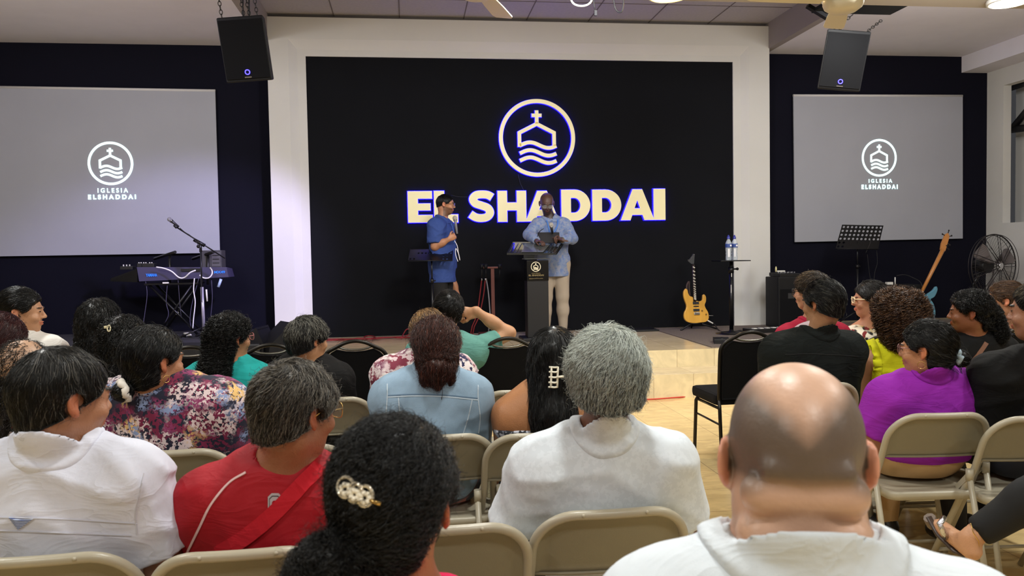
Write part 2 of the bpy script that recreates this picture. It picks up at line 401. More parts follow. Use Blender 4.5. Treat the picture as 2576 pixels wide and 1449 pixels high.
def surfnet(F, X, Y, Z):
    F = np.where(F == 0, 1e-6, F); S = F < 0
    nx, ny, nz = F.shape
    cs = np.zeros((nx-1, ny-1, nz-1), np.int8)
    for i in (0, 1):
        for j in (0, 1):
            for k in (0, 1): cs += S[i:nx-1+i, j:ny-1+j, k:nz-1+k]
    act = (cs > 0) & (cs < 8); idx = np.full(act.shape, -1, np.int64); ci = np.argwhere(act); n = len(ci)
    idx[act] = np.arange(n)
    acc = np.zeros((n, 3)); cnt = np.zeros(n); AX = (X, Y, Z)
    corners = [(i, j, k) for i in (0, 1) for j in (0, 1) for k in (0, 1)]
    for a in corners:
        for b in corners:
            if sum(abs(np.array(a)-np.array(b))) == 1 and a < b:
                fa = F[ci[:, 0]+a[0], ci[:, 1]+a[1], ci[:, 2]+a[2]]; fb = F[ci[:, 0]+b[0], ci[:, 1]+b[1], ci[:, 2]+b[2]]
                m = (fa < 0) != (fb < 0); t = np.where(m, fa/(fa-fb+1e-12), 0)
                for d in range(3):
                    pa = AX[d][ci[:, d]+a[d]]; pb = AX[d][ci[:, d]+b[d]]
                    acc[:, d] += np.where(m, pa+(pb-pa)*t, 0)
                cnt += m
    V = acc/np.maximum(cnt, 1)[:, None]
    Q = []
    for d in range(3):
        o = [e for e in range(3) if e != d]
        sa = [slice(None)]*3; sb = [slice(None)]*3; sa[d] = slice(0, -1); sb[d] = slice(1, None)
        A = S[tuple(sa)]; B = S[tuple(sb)]; e = np.argwhere(A != B)
        e = e[(e[:, o[0]] > 0) & (e[:, o[1]] > 0) & (e[:, o[0]] < F.shape[o[0]]-1) & (e[:, o[1]] < F.shape[o[1]]-1)]
        def cell(da, db):
            q = e.copy(); q[:, o[0]] += da; q[:, o[1]] += db; return idx[q[:, 0], q[:, 1], q[:, 2]]
        q = np.stack([cell(-1, -1), cell(0, -1), cell(0, 0), cell(-1, 0)], 1)
        flip = A[e[:, 0], e[:, 1], e[:, 2]] ^ (d == 1)
        q[~flip] = q[~flip][:, ::-1]; Q.append(q)
    Q = np.concatenate(Q); Q = Q[(Q >= 0).all(1)]
    return V, Q
def np_mesh(name, V, Q, smooth=True, col=None):
    """quads or tris arrays -> mesh datablock"""
    me = bpy.data.meshes.new(name); V = np.asarray(V, np.float32); Q = np.asarray(Q, np.int32)
    k = Q.shape[1]; me.vertices.add(len(V)); me.vertices.foreach_set('co', V.ravel())
    me.loops.add(Q.size); me.loops.foreach_set('vertex_index', Q.ravel())
    me.polygons.add(len(Q)); me.polygons.foreach_set('loop_start', np.arange(0, Q.size, k, dtype=np.int32))
    me.polygons.foreach_set('loop_total', np.full(len(Q), k, np.int32))
    me.polygons.foreach_set('use_smooth', np.full(len(Q), smooth))
    me.update(calc_edges=True); me.validate()
    if col is not None:
        a = me.color_attributes.new('Col', 'FLOAT_COLOR', 'POINT')
        c = np.ones((len(V), 4), np.float32); c[:, :3] = col; a.data.foreach_set('color', c.ravel())
    return me
def relax(V, Q, it=2):
    for _ in range(it):
        S = np.zeros_like(V); c = np.zeros(len(V))
        for a, b in ((0, 1), (1, 2), (2, 3), (3, 0)):
            for p, q in ((a, b), (b, a)):
                np.add.at(S, Q[:, p], V[Q[:, q]]); np.add.at(c, Q[:, p], 1)
        V = V*.4+.6*S/np.maximum(c, 1)[:, None]
    return V
def tubes_mesh(paths, wid, k=3):
    """paths (n, m, 3) strands, wid (n, m) radii -> vertices, quads"""
    n, m, _ = paths.shape
    T = np.gradient(paths, axis=1); T /= np.linalg.norm(T, axis=2, keepdims=True)+1e-9
    U = np.cross(T, np.array([.31, .2, .93])); U /= np.linalg.norm(U, axis=2, keepdims=True)+1e-9; W = np.cross(T, U)
    V = np.stack([paths+wid[..., None]*(U*math.cos(2*PI*i/k)+W*math.sin(2*PI*i/k)) for i in range(k)], 2)  # n,m,k,3
    I = np.arange(n*m*k).reshape(n, m, k); Q = []
    for i in range(k):
        j = (i+1) % k
        Q.append(np.stack([I[:, :-1, i], I[:, :-1, j], I[:, 1:, j], I[:, 1:, i]], -1).reshape(-1, 4))
    return V.reshape(-1, 3), np.concatenate(Q)
def grad(f, P, e=.003):
    g = np.stack([f(P+A3(e, 0, 0))-f(P-A3(e, 0, 0)), f(P+A3(0, e, 0))-f(P-A3(0, e, 0)), f(P+A3(0, 0, e))-f(P-A3(0, 0, e))], -1)
    return g/(np.linalg.norm(g, axis=-1, keepdims=True)+1e-9)
def lin3(c): return np.array(lin(c)[:3])
# ---------------------------------------------------------------- head
def head_prims(m, C, Rh, s, female=False, k=.02, detail=True, inf=0, plump=1.0, ears=True, nosew=1):
    """C head centre (between the ears), Rh 3x3 columns = right, forward, up"""
    Rm = np.array(Rh)
    def q(x, y, z): return C+Rm @ np.array([x, y, z])*s
    def ell(c, r, kk=k, sub=False, rot=None):
        RR = Rm if rot is None else Rm @ rot
        m.add(Ell(q(*c), [a*s for a in r], RR), kk, inf, sub)
    ell((0, -.014, .042), (.077, .098, .088))
    ell((0, .030, .022), (.066, .066, .070), .012)
    ell((0, .034, -.035), (.054*plump, .056, .062), .02)
    ell((0, .052, -.078), (.030*plump, .032, .026), .025)
    ell((0, -.03, -.03), (.062*plump, .065, .06), .018)
    if detail:
        for sx in (-1, 1):
            ell((sx*.030, .100, .013), (.016, .014, .011), .014, sub=True)      # eye sockets
            ell((sx*.030, .084, .013), (.0135, .0135, .0115), .004)              # eyeball swell
            ell((sx*.038, .068, -.022), (.022*plump, .022, .020), .02)           # cheek
            ell((sx*.030, .094, .031), (.020, .008, .006), .01)                  # brow
        m.add(Cap(q(0, .093, .018), q(0, .109, -.016), .006*s, .0105*s*nosew), .012, inf)
        for sx in (-1, 1): m.add(Cap(q(sx*.010*nosew, .102, -.020), q(sx*.011*nosew, .100, -.021), .0075*s*nosew), .008, inf)
        ell((0, .090, -.046), (.024, .013, .0055), .006); ell((0, .088, -.056), (.020, .013, .0065), .006)
        ell((0, .100, -.0505), (.022, .010, .0015), .003, sub=True)
    if ears:
        for sx in (-1, 1):
            rot = np.array([[math.cos(.45*sx), math.sin(.45*sx), 0], [-math.sin(.45*sx), math.cos(.45*sx), 0], [0, 0, 1]]).T
            ell((sx*.083, -.014, .010), (.0075, .018, .030), .008, rot=rot)
            ell((sx*.092, -.010, .014), (.008, .012, .019), .006, sub=True, rot=rot)
            ell((sx*.080, -.006, -.016), (.007, .009, .011), .008)
    return q
def hand_prims(m, W, fwd, up, side, s=1., curl=.5, thumb=1, k=.006, spread=.0):
    """W wrist, fwd along the palm, up = back of the hand, side = towards the thumb"""
    W = np.array(W, float); f = nrm(fwd); u = nrm(up); t = nrm(side)
    R = np.stack([t, f, u], 1)
    m.add(Ell(W+f*.048*s, (.040*s, .052*s, .014*s), R), .012)
    m.add(Cap(W-f*.01, W+f*.03*s, .026*s, .028*s, (u, 1.35)), .015)
    for i, (off, L, r) in enumerate(((.030, .072, .0088), (.010, .080, .009), (-.011, .074, .0086), (-.030, .058, .0078))):
        p = W+f*.088*s+t*off*s; a = curl*1.25
        for j, q in enumerate((.45, .32, .23)):
            d = f*math.cos(a)-u*math.sin(a)+t*(off*spread*4)
            e = p+nrm(d)*L*q*s
            m.add(Cap(p, e, r*s*(1-.08*j), r*s*(.92-.08*j)), k if j else .008); p = e; a += curl*1.5
    p = W+f*.025*s+t*.032*s; a = .7
    for j, (L, r) in enumerate(((.042, .0115), (.034, .010), (.026, .009))):
        d = t*math.sin(a)*thumb+f*math.cos(a)-u*curl*.8*(j > 0)*1.0-u*.25
        e = p+nrm(d)*L*s; m.add(Cap(p, e, r*s, r*s*.92), k if j else .012); p = e; a -= .35*(1+curl)
def Rfrom(yaw, pitch=0, roll=0):
    """columns right, forward, up; yaw counter-clockwise from +Y, pitch up, roll to the right"""
    m = Matrix.Rotation(yaw, 3, 'Z') @ Matrix.Rotation(pitch, 3, 'X') @ Matrix.Rotation(roll, 3, 'Y')
    return np.array(m)
# ================================================================ PEOPLE
skin_m = mat('skin', (170, 120, 90), .42, attr='Col', bump=.25, bscale=220, var=.05, vscale=25, spec=.45)
hair_m = mat('hair_strands', (20, 18, 16), .34, attr='Col', spec=.38)
eye_m = mat('eye_white', (225, 220, 212), .2)
gold_m = mat('gold_metal', (214, 178, 110), .25, metal=1)
dark_metal = mat('dark_metal', (38, 34, 32), .35, metal=.6)
lens_m = mat('spectacle_lens', (235, 240, 240), .05, alpha=.16, spec=.8)
TAN = (176, 124, 90); BROWN = (140, 96, 70); FAIR = (205, 160, 128); DARKSKIN = (66, 44, 36)
_hair_seed = [7]
def strands(F, keep, flow, n, L, seg, rad, col, var=.35, grey=0, greycol=(170, 170, 165), curl=0, cfreq=0, lift=(.002, .010), lo=None, hi=None, seed=1, gravity=0, base=None, tipw=.25, ragged=.3, roots=None):
    r = np.random.RandomState(seed)
    P = base[r.randint(0, len(base), n)]+r.normal(size=(n, 3))*.004
    P = P.astype(np.float32); kp = keep(P); P = P[kp]; n = len(P)
    if n == 0: return None
    Ls = L*(1-ragged*r.rand(n)); step = (Ls/seg)[:, None].astype(np.float32)
    lf = (lift[0]+(lift[1]-lift[0])*r.rand(n)).astype(np.float32)
    for _ in range(2): P = P-(F(P)-lf*.3)[:, None]*grad(F, P)
    jit = r.normal(size=(n, 3))*.16; path = [P]
    for i in range(seg):
        g = grad(F, P); d = flow(P)+jit; d = d/(np.linalg.norm(d, axis=1, keepdims=True)+1e-9)
        d = d-(d*g).sum(1, keepdims=True)*g*.92; d /= np.linalg.norm(d, axis=1, keepdims=True)+1e-9
        P = (P+d*step).astype(np.float32); t = (i+1)/seg
        P = P-((F(P)-lf*(.3+t))*.85)[:, None]*grad(F, P)
        P = P.astype(np.float32); path.append(P)
    pa = np.stack(path, 1).astype(float)
    if curl:
        T = np.gradient(pa, axis=1); T /= np.linalg.norm(T, axis=2, keepdims=True)+1e-9
        U = np.cross(T, r.normal(size=(n, 1, 3))); U /= np.linalg.norm(U, axis=2, keepdims=True)+1e-9; W = np.cross(T, U)
        ph = (np.arange(seg+1)/seg)[None, :, None]*cfreq*2*PI+r.rand(n, 1, 1)*6.28; am = curl*(np.arange(seg+1)/seg)[None, :, None]**.5*(.6+.8*r.rand(n, 1, 1))
        pa = pa+am*(U*np.cos(ph)+W*np.sin(ph))
    wd = rad*(.7+.6*r.rand(n))[:, None]*(1-(1-tipw)*(np.arange(seg+1)/seg)**1.5)[None, :]
    V, Q = tubes_mesh(pa, wd)
    c = lin3(col)[None, :]*(1+var*(r.rand(n, 1)*2-1))
    if grey:
        gm = (r.rand(n) < (grey(pa[:, 0]) if callable(grey) else grey)); c[gm] = lin3(greycol)*(.6+.6*r.rand(gm.sum(), 1))
    c = np.repeat(c, (seg+1)*3, 0).reshape(n, seg+1, 3, 3).reshape(-1, 3)
    return V, Q, c
def join_parts(parts):
    V = []; Q = []; C = []; o = 0
    for v, q, c in parts: V.append(v); Q.append(q+o); C.append(c); o += len(v)
    return np.concatenate(V), np.concatenate(Q), np.concatenate(C)
def collar_mesh(S, N2, r0, h, drop, back=0, spread=150, sq=(1.12, 1.0), th=.004, flare=.03, n=44, top_tilt=.35, seed=0):
    """folded shirt collar; S base point at the back of the neck axis, N2 axis direction"""
    ax = Vector(N2).normalized(); mb = MB(); V = []; F = []
    xa = Vector((1, 0, 0)); ya = ax.cross(xa).normalized()
    for i in range(n+1):
        a = R_(-spread+2*spread*i/n); ca, sa = math.cos(a), math.sin(a); fr = (1-ca)/2
        d = xa*sa*sq[0]-ya*ca*sq[1]
        z0 = -fr*drop
        prof = [(r0-.002, -.012+z0), (r0-.004, h*(1-.3*fr)+z0), (r0+.004, h*(1-.3*fr)+.004+z0), (r0+flare*.35, h*.75*(1-.3*fr)+z0), (r0+flare, -.012-.02*fr+z0+.002*math.sin(a*5+seed)), (r0+flare-.006, -.016-.02*fr+z0), (r0+.008, h*.4+z0)]
        for rr, zz in prof: V.append(Vector(S)+d*rr+ax*zz)
    k = 7
    for i in range(n):
        for j in range(k): F.append((i*k+j, (i+1)*k+j, (i+1)*k+(j+1) % k, i*k+(j+1) % k))
    F.append(tuple(range(k))); F.append(tuple(n*k+j for j in reversed(range(k))))
    mb.add(V, F, True); return mb
def glasses(root, q, Rh, m, w=.026, h=.020, y=.112, z=.012, tr=.0016, round_=.35, lens=True):
    g = MB(); ls = MB(); tv = lambda x, yy, zz: Vector(q(x, yy, zz))
    for sx in (-1, 1):
        pts = []
        for i in range(20):
            a = 2*PI*i/20; ca, sa = math.cos(a), math.sin(a); e = .6
            x = w*math.copysign(abs(ca)**e, ca); zz = h*math.copysign(abs(sa)**e, sa)
            pts.append(tv(sx*.032+x, y-abs(sx*.032+x)*.16, z+zz))
        g.tube(pts, tr, 6, closed=True); ls.add(pts, [tuple(range(20))])
        g.tube([tv(sx*(.032+w), y-.008, z+.006), tv(sx*.078, y-.03, z+.008), tv(sx*.083, .01, z+.006), tv(sx*.083, -.012, z-.004)], tr, 6)
    g.tube([tv(-.006, y, z+.004), tv(0, y+.003, z+.007), tv(.006, y, z+.004)], tr, 6)
    go = g.build('glasses', m, root)
    if lens: ls.build('lens', lens_m, go)
    return go
HAIRN = .017
def person(label, top, Y, sh, W, hyaw=0, hpitch=0, hroll=0, byaw=0, hs=.97, b=1., skin=TAN, female=False, ht=.015, hair=None, shirt=None, pants=None, shoes=(30, 28, 28),
           step=.014, hstep=.0065, ys=None, hip=None, arms=None, legs='sit', plump=1., extra=None, colf=None, neck_r=.056, group=None, sdrop=0, feet_z=0, seat=.44, detail=True, legspread=.0, fine=(), cloth_step=.011, trap=0, lw=None, bp=None, elb=.012):
    Tw = ony(top[0], top[1], Y); ys = Y-.02 if ys is None else ys
    Sw = ony(sh[0], sh[1], ys)
    if hip is None: hip = (Sw.x, ys+(.05 if legs == 'sit' else 0))
    O = Vector((hip[0], hip[1], 0)); Rb = Matrix.Rotation(-byaw, 3, 'Z')
    loc = lambda v: Rb @ (Vector(v)-O)
    Rh = Rfrom(hyaw-byaw, hpitch, hroll)
    Hc = np.array(loc(Tw))-Rh[:, 2]*(.130*hs+ht)
    S = np.array(loc(Sw))
    root = empty('person', O, byaw, label, 'person', group)
    hz = seat+.11 if legs == 'sit' else feet_z+.90
    H = np.array([0, 0, hz]); D = S-H
    at = lambda t, x=0, y=0: H+D*t+np.array([x, y, 0])
    J = [S+np.array([sx*(W-.055), .0, -.085-sdrop]) for sx in (-1, 1)]
    wr = W/.22
    def torso(m, inf=0, pel=True):
        m.add(Ell(at(.04), (.165*b, .125*b, .125)), .06, inf)
        m.add(Ell(at(.34, 0, .01*b), (.150*b*min(wr, 1.15), .118*b, .17)), .07, inf)
        m.add(Ell(at(.68, 0, .0), (max(.152, W*.73), .112*(b*.5+.5), .17)), .07, inf)
        m.add(Cap(J[0]+A3(.03, 0, .0), J[1]-A3(.03, 0, .0), .066), .05, inf)
        for i, sx in enumerate((-1, 1)):
            m.add(Cap(S+np.array([sx*.025, -.006, -.018+trap]), J[i]+np.array([0, 0, .008]), .056, .048), .05, inf)
            m.add(Cap(J[i]+np.array([-sx*.02, 0, -.03]), at(.35, sx*.085*b), .062, .06), .05, inf)
        if female:
            for sx in (-1, 1): m.add(Ell(at(.66, sx*.07, .095*b), (.07, .055, .065)), .05, inf)
    # arms
    AR = []
    for i, sx in enumerate((-1, 1)):
        a = (arms or {}).get('L' if sx < 0 else 'R')
        if a is None:
            if legs == 'sit':
                e = J[i]+np.array([sx*elb, .07-.3*(elb-.012), -.25+.5*(elb-.012)]); wv = np.array([sx*.08, .28, seat+.215]); a = dict(e=e, w=wv, f=(-sx*.35, .9, -.15), u=(0, 0, 1), t=(-sx, 0, 0), curl=.45)
            else:
                e = J[i]+np.array([sx*.05, -.03, -.28]); wv = e+np.array([sx*.02, .07, -.25]); a = dict(e=e, w=wv, f=(0, .15, -1), u=(sx, 0, 0), t=(0, 1, 0), curl=.35)
        if a.get('world'):
            a = dict(a); a['e'] = np.array(loc(a['e'])); a['w'] = np.array(loc(a['w']))
            for kk in 'fut': a[kk] = np.array(Rb @ Vector(a[kk]))
        AR.append(a)
    def upper(m, i, inf=0, frac=1, r=1.):
        e = np.array(AR[i]['e'], float); d = e-J[i]
        c = () if frac >= 1 else ((J[i]+d*frac, nrm(d)),)
        m.add(Cap(J[i], e, .056*b**.7*r, .042*b**.7*r), .035, inf, clip=c)
    def fore(m, i, inf=0, frac=1):
        e = np.array(AR[i]['e'], float); wv = np.array(AR[i]['w'], float); d = wv-e
        c = () if frac >= 1 else ((e+d*frac, nrm(d)),)
        m.add(Cap(e, e+d*.55, .042*b**.6, .037*b**.6), .03, inf, clip=c); m.add(Cap(e+d*.45, wv, .038*b**.6, .027), .03, inf, clip=c)
    # legs
    LG = []
    for sx in (-1, 1):
        if legs == 'sit':
            hp = np.array([sx*.09, .03, seat+.085]); kn = np.array([sx*(.12+legspread), .43, seat+.07]); an = np.array([sx*(.12+legspread*.7), .40+.04*sx, .10]); ft = an+np.array([0, .15, -.055])
        else:
            hp = np.array([sx*.09, 0, hz-.03]); kn = np.array([sx*.105, .02, feet_z+.48]); an = np.array([sx*.11, -.01, feet_z+.09]); ft = an+np.array([sx*.03, .15, -.05])
        if lw and lw.get(sx): hp, kn, an, ft = [np.array(loc(v)) for v in lw[sx]]
        LG.append((hp, kn, an, ft))
    def leg(m, i, inf=0, frac=1, foot=True, thin=1.):
        hp, kn, an, ft = LG[i]; d = an-kn
        m.add(Cap(hp, kn, .083*b**.8*thin, .058*thin), .04, inf); c = () if frac >= 1 else ((kn+d*frac, nrm(d)),)
        m.add(Cap(kn, kn+d*.45, .056*thin, .054*thin), .03, inf, clip=c); m.add(Cap(kn+d*.4, an, .054*thin, .036), .03, inf, clip=c)
        if foot: m.add(Cap(an+A3(0, -.01, -.045), ft, .034, .028), .02, inf)
    # ---- body
    B = Model()
    torso(B)
    B.add(Cap(S+np.array([0, .015, -.05]), Hc+Rh @ np.array([0, -.022, -.045])*hs, neck_r*1.05, neck_r), .035)
    q = head_prims(B, Hc, Rh, hs, female, plump=plump, detail=detail)
    if bp: bp(B, q, S)
    for i, sx in enumerate((-1, 1)):
        upper(B, i); fore(B, i); a = AR[i]
        hand_prims(B, a['w'], a['f'], a['u'], a['t'], s=.95, curl=a.get('curl', .4))
        leg(B, i)
    hb = Hc; bands = [(hb-.145, hb+.15, hstep)]
    for nm, fs in fine:
        wv = np.array(AR[0 if nm == 'L' else 1]['w'])+nrm(AR[0 if nm == 'L' else 1]['f'])*.08; bands.append((wv-.10, wv+.10, fs))
    V, Q = B.mesh(step, bands); V = relax(V, Q, 1)
    # colours that belong to the skin: lips, brows, scalp under hair
    base = lin3(skin); C = np.tile(base, (len(V), 1)); hl = (V-Hc) @ Rh/hs
    inh = np.linalg.norm(hl, axis=1) < .17
    red = np.array([1.18, .86, .80])
    earm = inh & (np.abs(hl[:, 0]) > .079) & (np.abs(hl[:, 2]-.008) < .04) & (hl[:, 1] < .02); C[earm] *= red
    lip = inh & (np.abs(hl[:, 0]) < .024) & (np.abs(hl[:, 2]+.051) < .010) & (hl[:, 1] > .085); C[lip] = base*np.array([1.0, .62, .62])
    hc = lin3(hair['col']) if hair else lin3((40, 34, 30))
    if hair or colf:
        brow = inh & (hl[:, 1] > .08) & (np.abs(np.abs(hl[:, 0])-.031) < .018) & (np.abs(hl[:, 2]-.032) < (.003 if female else .005)); C[brow] = hc*1.2
    eyes = inh & (hl[:, 1] > .088) & (np.abs(np.abs(hl[:, 0])-.030) < .011) & (np.abs(hl[:, 2]-.012) < .0035)
    C[eyes] = lin3((50, 38, 32)) if True else C[eyes]
    if colf: C = colf(C, hl, inh, V)
    if hair and hair.get('keep'):
        k = inh & hair['keep'](hl) & ~earm
        C[k] = hc
    me = np_mesh('body', V, Q, True, C); link('body', me, skin_m, root)
    # ---- hair
    hf = make_hair(root, Hc, Rh, hs, hair, q) if hair else None
    # ---- clothes
    ctx = dict(root=root, S=S, H=H, Hc=Hc, Rh=Rh, J=J, W=W, at=at, q=q, AR=AR, LG=LG, torso=torso, upper=upper, fore=fore, leg=leg, b=b, loc=loc, hs=hs, neck_r=neck_r, byaw=byaw, HF=hf or B.ev, BF=B.ev, O=O)
    if shirt:
        Sm = Model(); inf = shirt.get('inf', .012)
        torso(Sm, inf)
        for i in (0, 1):
            sl = shirt.get('sleeve', .55)
            if isinstance(sl, (tuple, list)): sl = sl[i]
            if sl > 0: upper(Sm, i, inf+.004, min(1, sl), shirt.get('sr', 1.06))
            if sl > 1: fore(Sm, i, inf+.003, sl-1)
        if shirt.get('stand'): Sm.add(Cap(S+np.array([0, .012, -.03]), S+np.array([0, .022, shirt['stand']]), neck_r+.012), .03, 0)
        if legs == 'stand': Sm.add(Cap(H+A3(0, .005, .02), H-A3(0, -.005, .26), .150*b, .158*b, ((0, 1, 0), 1.28)), .05, inf)
        fa = shirt.get('fold', .004); ff = shirt.get('ff', 24); sd = _hair_seed[0] = _hair_seed[0]+1
        if fa: Sm.disp = lambda P: folds(P, ff, fa*1.5, sd)
        nk = Cap(S+np.array([0, .022, -.06]), Hc+Rh @ np.array([0, -.022, -.045])*hs, neck_r*1.03+shirt.get('nr', .003), neck_r*1.02+shirt.get('nr', .003))
        zc0 = S[2]+shirt.get('nz', .018)
        Sm.cut(lambda P: -np.maximum(nk(P), zc0-shirt.get('vn', .45)*np.maximum(P[..., 1]-S[1], 0)-P[..., 2]), .006)
        up = shirt.get('up', .055)
        Sm.cut(lambda P: P[..., 2]-(S[2]+up-.30*np.maximum(P[..., 1]-S[1], 0)), .01)
        zb = shirt.get('hem', seat+.03 if legs == 'sit' else hz-.12)
        Sm.cut(lambda P: zb-P[..., 2], .01)
        if shirt.get('cuts'):
            for f in shirt['cuts'](ctx): Sm.cut(f, .01)
        V2, Q2 = Sm.mesh(cloth_step); V2 = relax(V2, Q2, 1)
        so = link(shirt.get('name', 'shirt'), np_mesh('shirt', V2, Q2), shirt['mat'], root)
        if shirt.get('label'): so['label'] = shirt['label']
        ctx['shirt'] = so; ctx['SF'] = Sm.ev
        if shirt.get('collar'):
            c = shirt['collar']; CM = Model(); SFn = Sm.ev; g_ = c.get('gap', .004); hh = c.get('h', .035); wd_ = c.get('w', .034); lo_ = S-.16; hi_ = S+.16
            tp_ = lambda P: P[..., 2]-(S[2]+c.get('z', .004)+hh)+.62*(P[..., 1]-S[1]+.05)
            CM.add(Fn(lambda P: np.maximum(np.maximum(nk(P)-g_-.011, tp_(P)), (S[2]-.04)-P[..., 2]), lo_, hi_), .004)
            CM.add(Fn(lambda P: np.maximum(np.maximum(SFn(P)-.008, nk(P)-wd_-.010*np.sin(np.arctan2(P[..., 0]-S[0], P[..., 1]-S[1])*2)*0), (S[2]-.05)-P[..., 2]), lo_, hi_), .008)
            CM.cut(lambda P: -(nk(P)-g_), .003)
            V5, Q5 = CM.mesh(.0055); V5 = relax(V5, Q5, 1); link('collar', np_mesh('collar', V5, Q5), c.get('mat', shirt['mat']), so)
    pm = Model()
    pants = pants or dict(mat=mat('dark_trousers', (34, 36, 46), .85, bump=.3, bscale=500))
    if pants:
        pm.add(Ell(at(.03), (.165*b, .125*b, .125)), .05, .014)
        for i in (0, 1): leg(pm, i, .014, pants.get('frac', 1.02), foot=False, thin=pants.get('thin', 1))
        zt = pants.get('top', hz+.10); pm.cut(lambda P: P[..., 2]-zt, .01)
        if legs == 'sit': pm.cut(lambda P: np.where((P[..., 1] < .30), (seat+.002)-P[..., 2], -1), .005)
        pf = pants.get('fold', .003)
        if pf: pm.disp = lambda P: (pf*smooth_noise(P, 26, 11)).astype(np.float32)
        V3, Q3 = pm.mesh(.016 if legs == 'sit' else .012); link(pants.get('name', 'trousers'), np_mesh('trousers', V3, Q3), pants['mat'], root)
    if shoes:
        sm_ = mat('shoe_%d_%d_%d' % shoes, shoes, .4)
        for i in (0, 1):
            hp, kn, an, ft = LG[i]; s_ = Model()
            s_.add(Cap(an+A3(0, -.02, -.045), ft+A3(0, .02, -.004), .040, .034, ((0, 0, 1), .9)), .02); s_.add(Cap(an+A3(0, -.01, -.04), an+A3(0, 0, .0), .042, .040), .02)
            zf = feet_z+.004; s_.cut(lambda P: zf-P[..., 2], .004)
            V4, Q4 = s_.mesh(.014); link('shoe', np_mesh('shoe', V4, Q4), sm_, root)
    if extra: extra(ctx)
    return root, ctx
def hairline(f=0.0, nape=-.065, side=.0):
    """True where hair grows (head coordinates, metres at scale 1)"""
    def k(h):
        f1 = .776*h[..., 1]-.631*h[..., 2]-.0218+f+np.where(h[..., 2] < .02, (.02-h[..., 2])*.9, 0)
        return (f1 < 0) & (h[..., 2] > nape-.25*np.minimum(h[..., 1]+.03, 0)*0)
    return k
def make_hair(root, Hc, Rh, hs, h, q):
    st = h['style']; th = h.get('th', .016); seed = h.get('seed', 1); rs = np.random.RandomState(seed)
    M = Model(); RR = np.array(Rh)
    def ell(c, r, k=.03, rot=None): M.add(Ell(q(*c), [a*hs for a in r], RR if rot is None else RR @ rot), k)
    def cap(a, b_, ra, rb, k=.03): M.add(Cap(q(*a), q(*b_), ra*hs, rb*hs), k)
    ell((0, -.014, .042), (.077+th, .098+th, .088+th), .01); ell((0, -.03, -.02), (.068+th*.8, .070+th*.8, .065+th*.5), .015); ell((0, .030, .026), (.066+th, .066+th*.9, .070+th), .012)
    L = h.get('len', .06); f0 = h.get('f', 0.0); nape = h.get('nape', -.07); hang = h.get('hang')
    if hang:   # long hair hanging behind: list of (a, b, ra, rb)
        for a, b_, ra, rb in hang: cap(a, b_, ra, rb, .04)
    for bn in h.get('buns', ()): ell(bn[0], bn[1] if isinstance(bn[1], tuple) else (bn[1],)*3, .012)
    keep0 = h.get('keepf') or hairline(f0, nape)
    hl = lambda P: ((P-Hc) @ RR)/hs
    def cutf(P):
        p = hl(P); f1 = .776*p[..., 1]-.631*p[..., 2]-.0218+f0+np.where(p[..., 2] < .02, (.02-p[..., 2])*h.get('sb', .9), 0)
        f2 = nape-p[..., 2]
        if hang or h.get('buns'):
            bk = (p[..., 1] < h.get('hy', -.02)) & (p[..., 2] < .03); f2 = np.where(bk, -1, f2); f1 = np.where(bk, -1, f1)
        ear = .030-np.sqrt(((p[..., 1]+.008)*1.15)**2+(p[..., 2]-.007)**2)
        if h.get('ears', True): ear = np.where(np.abs(p[..., 0]) > .055, ear, -1)
        else: ear = -1+0*ear
        return np.maximum(np.maximum(f1, f2), ear)*hs
    M.cut(cutf, .006)
    if h.get('cut2'): M.cut(lambda P: h['cut2'](hl(P))*hs, .006)
    na = h.get('na', .003)
    M.disp = lambda P: (na*smooth_noise(hl(P)*A3(1.3, 1, .5), h.get('nf', 70), seed)+na*.5*smooth_noise(hl(P), h.get('nf', 70)*2.3, seed+3)).astype(np.float32)
    V, Q = M.mesh(h.get('step', .008)); col = lin3(h['col'])
    C = np.tile(col*.75, (len(V), 1))
    gy = h.get('grey', 0)
    greyf = None
    if gy:
        greyf = (lambda P: gy(hl(P))) if callable(gy) else gy
        gg = np.clip(greyf(V) if callable(greyf) else np.full(len(V), gy), 0, 1)[:, None]*.6
        C = C*(1-gg)+lin3(h.get('greycol', (150, 150, 145)))*gg
    parts = [(V, Q, C)]
    crown = np.array(h.get('crown', (0, -.05, .13)))
    def flow(P):
        p = hl(P)
        if st in ('bun', 'pony'):
            t = np.array(h['target']); d = t-p; n_ = np.linalg.norm(d, axis=1, keepdims=True); d = d/(n_+1e-9)
            far = (n_ < h.get('tr', .035)); sw = np.cross(d, [0, 1, 0]); d = np.where(far, sw, d)
            if st == 'pony': d = np.where(p[:, 2:3] < t[2], np.array([[0, -.15, -1]]), d)
        elif st == 'long':
            d = p-crown; d[:, 2] = 0; d = d/(np.linalg.norm(d, axis=1, keepdims=True)+.02)
            up = np.clip((p[:, 2:3]-.03)/.09, 0, 1); d = d*up*.9+np.array([[0, -.25, -1]])*(1-up*.75)
        elif st == 'back': d = np.stack([p[:, 0]*2, -np.ones(len(p)), -np.clip(.10-p[:, 2], 0, 1)*9], 1)
        elif st == 'comb': d = np.array([[h.get('side', 1), .1, -.3]])+0*p+np.stack([0*p[:, 0], 0*p[:, 0], -np.clip(.08-p[:, 2], 0, 1)*12], 1)
        else:
            d = p-crown; d = d/(np.linalg.norm(d, axis=1, keepdims=True)+1e-6); d = d+np.cross(d, [0, .3, 1])*h.get('whorl', .3)+np.array([[0, .0, -.35]])
        d = d/(np.linalg.norm(d, axis=1, keepdims=True)+1e-9)
        return (d @ RR.T)
    F = M.ev
    inside = lambda P: (cutf(P) < .002*1)
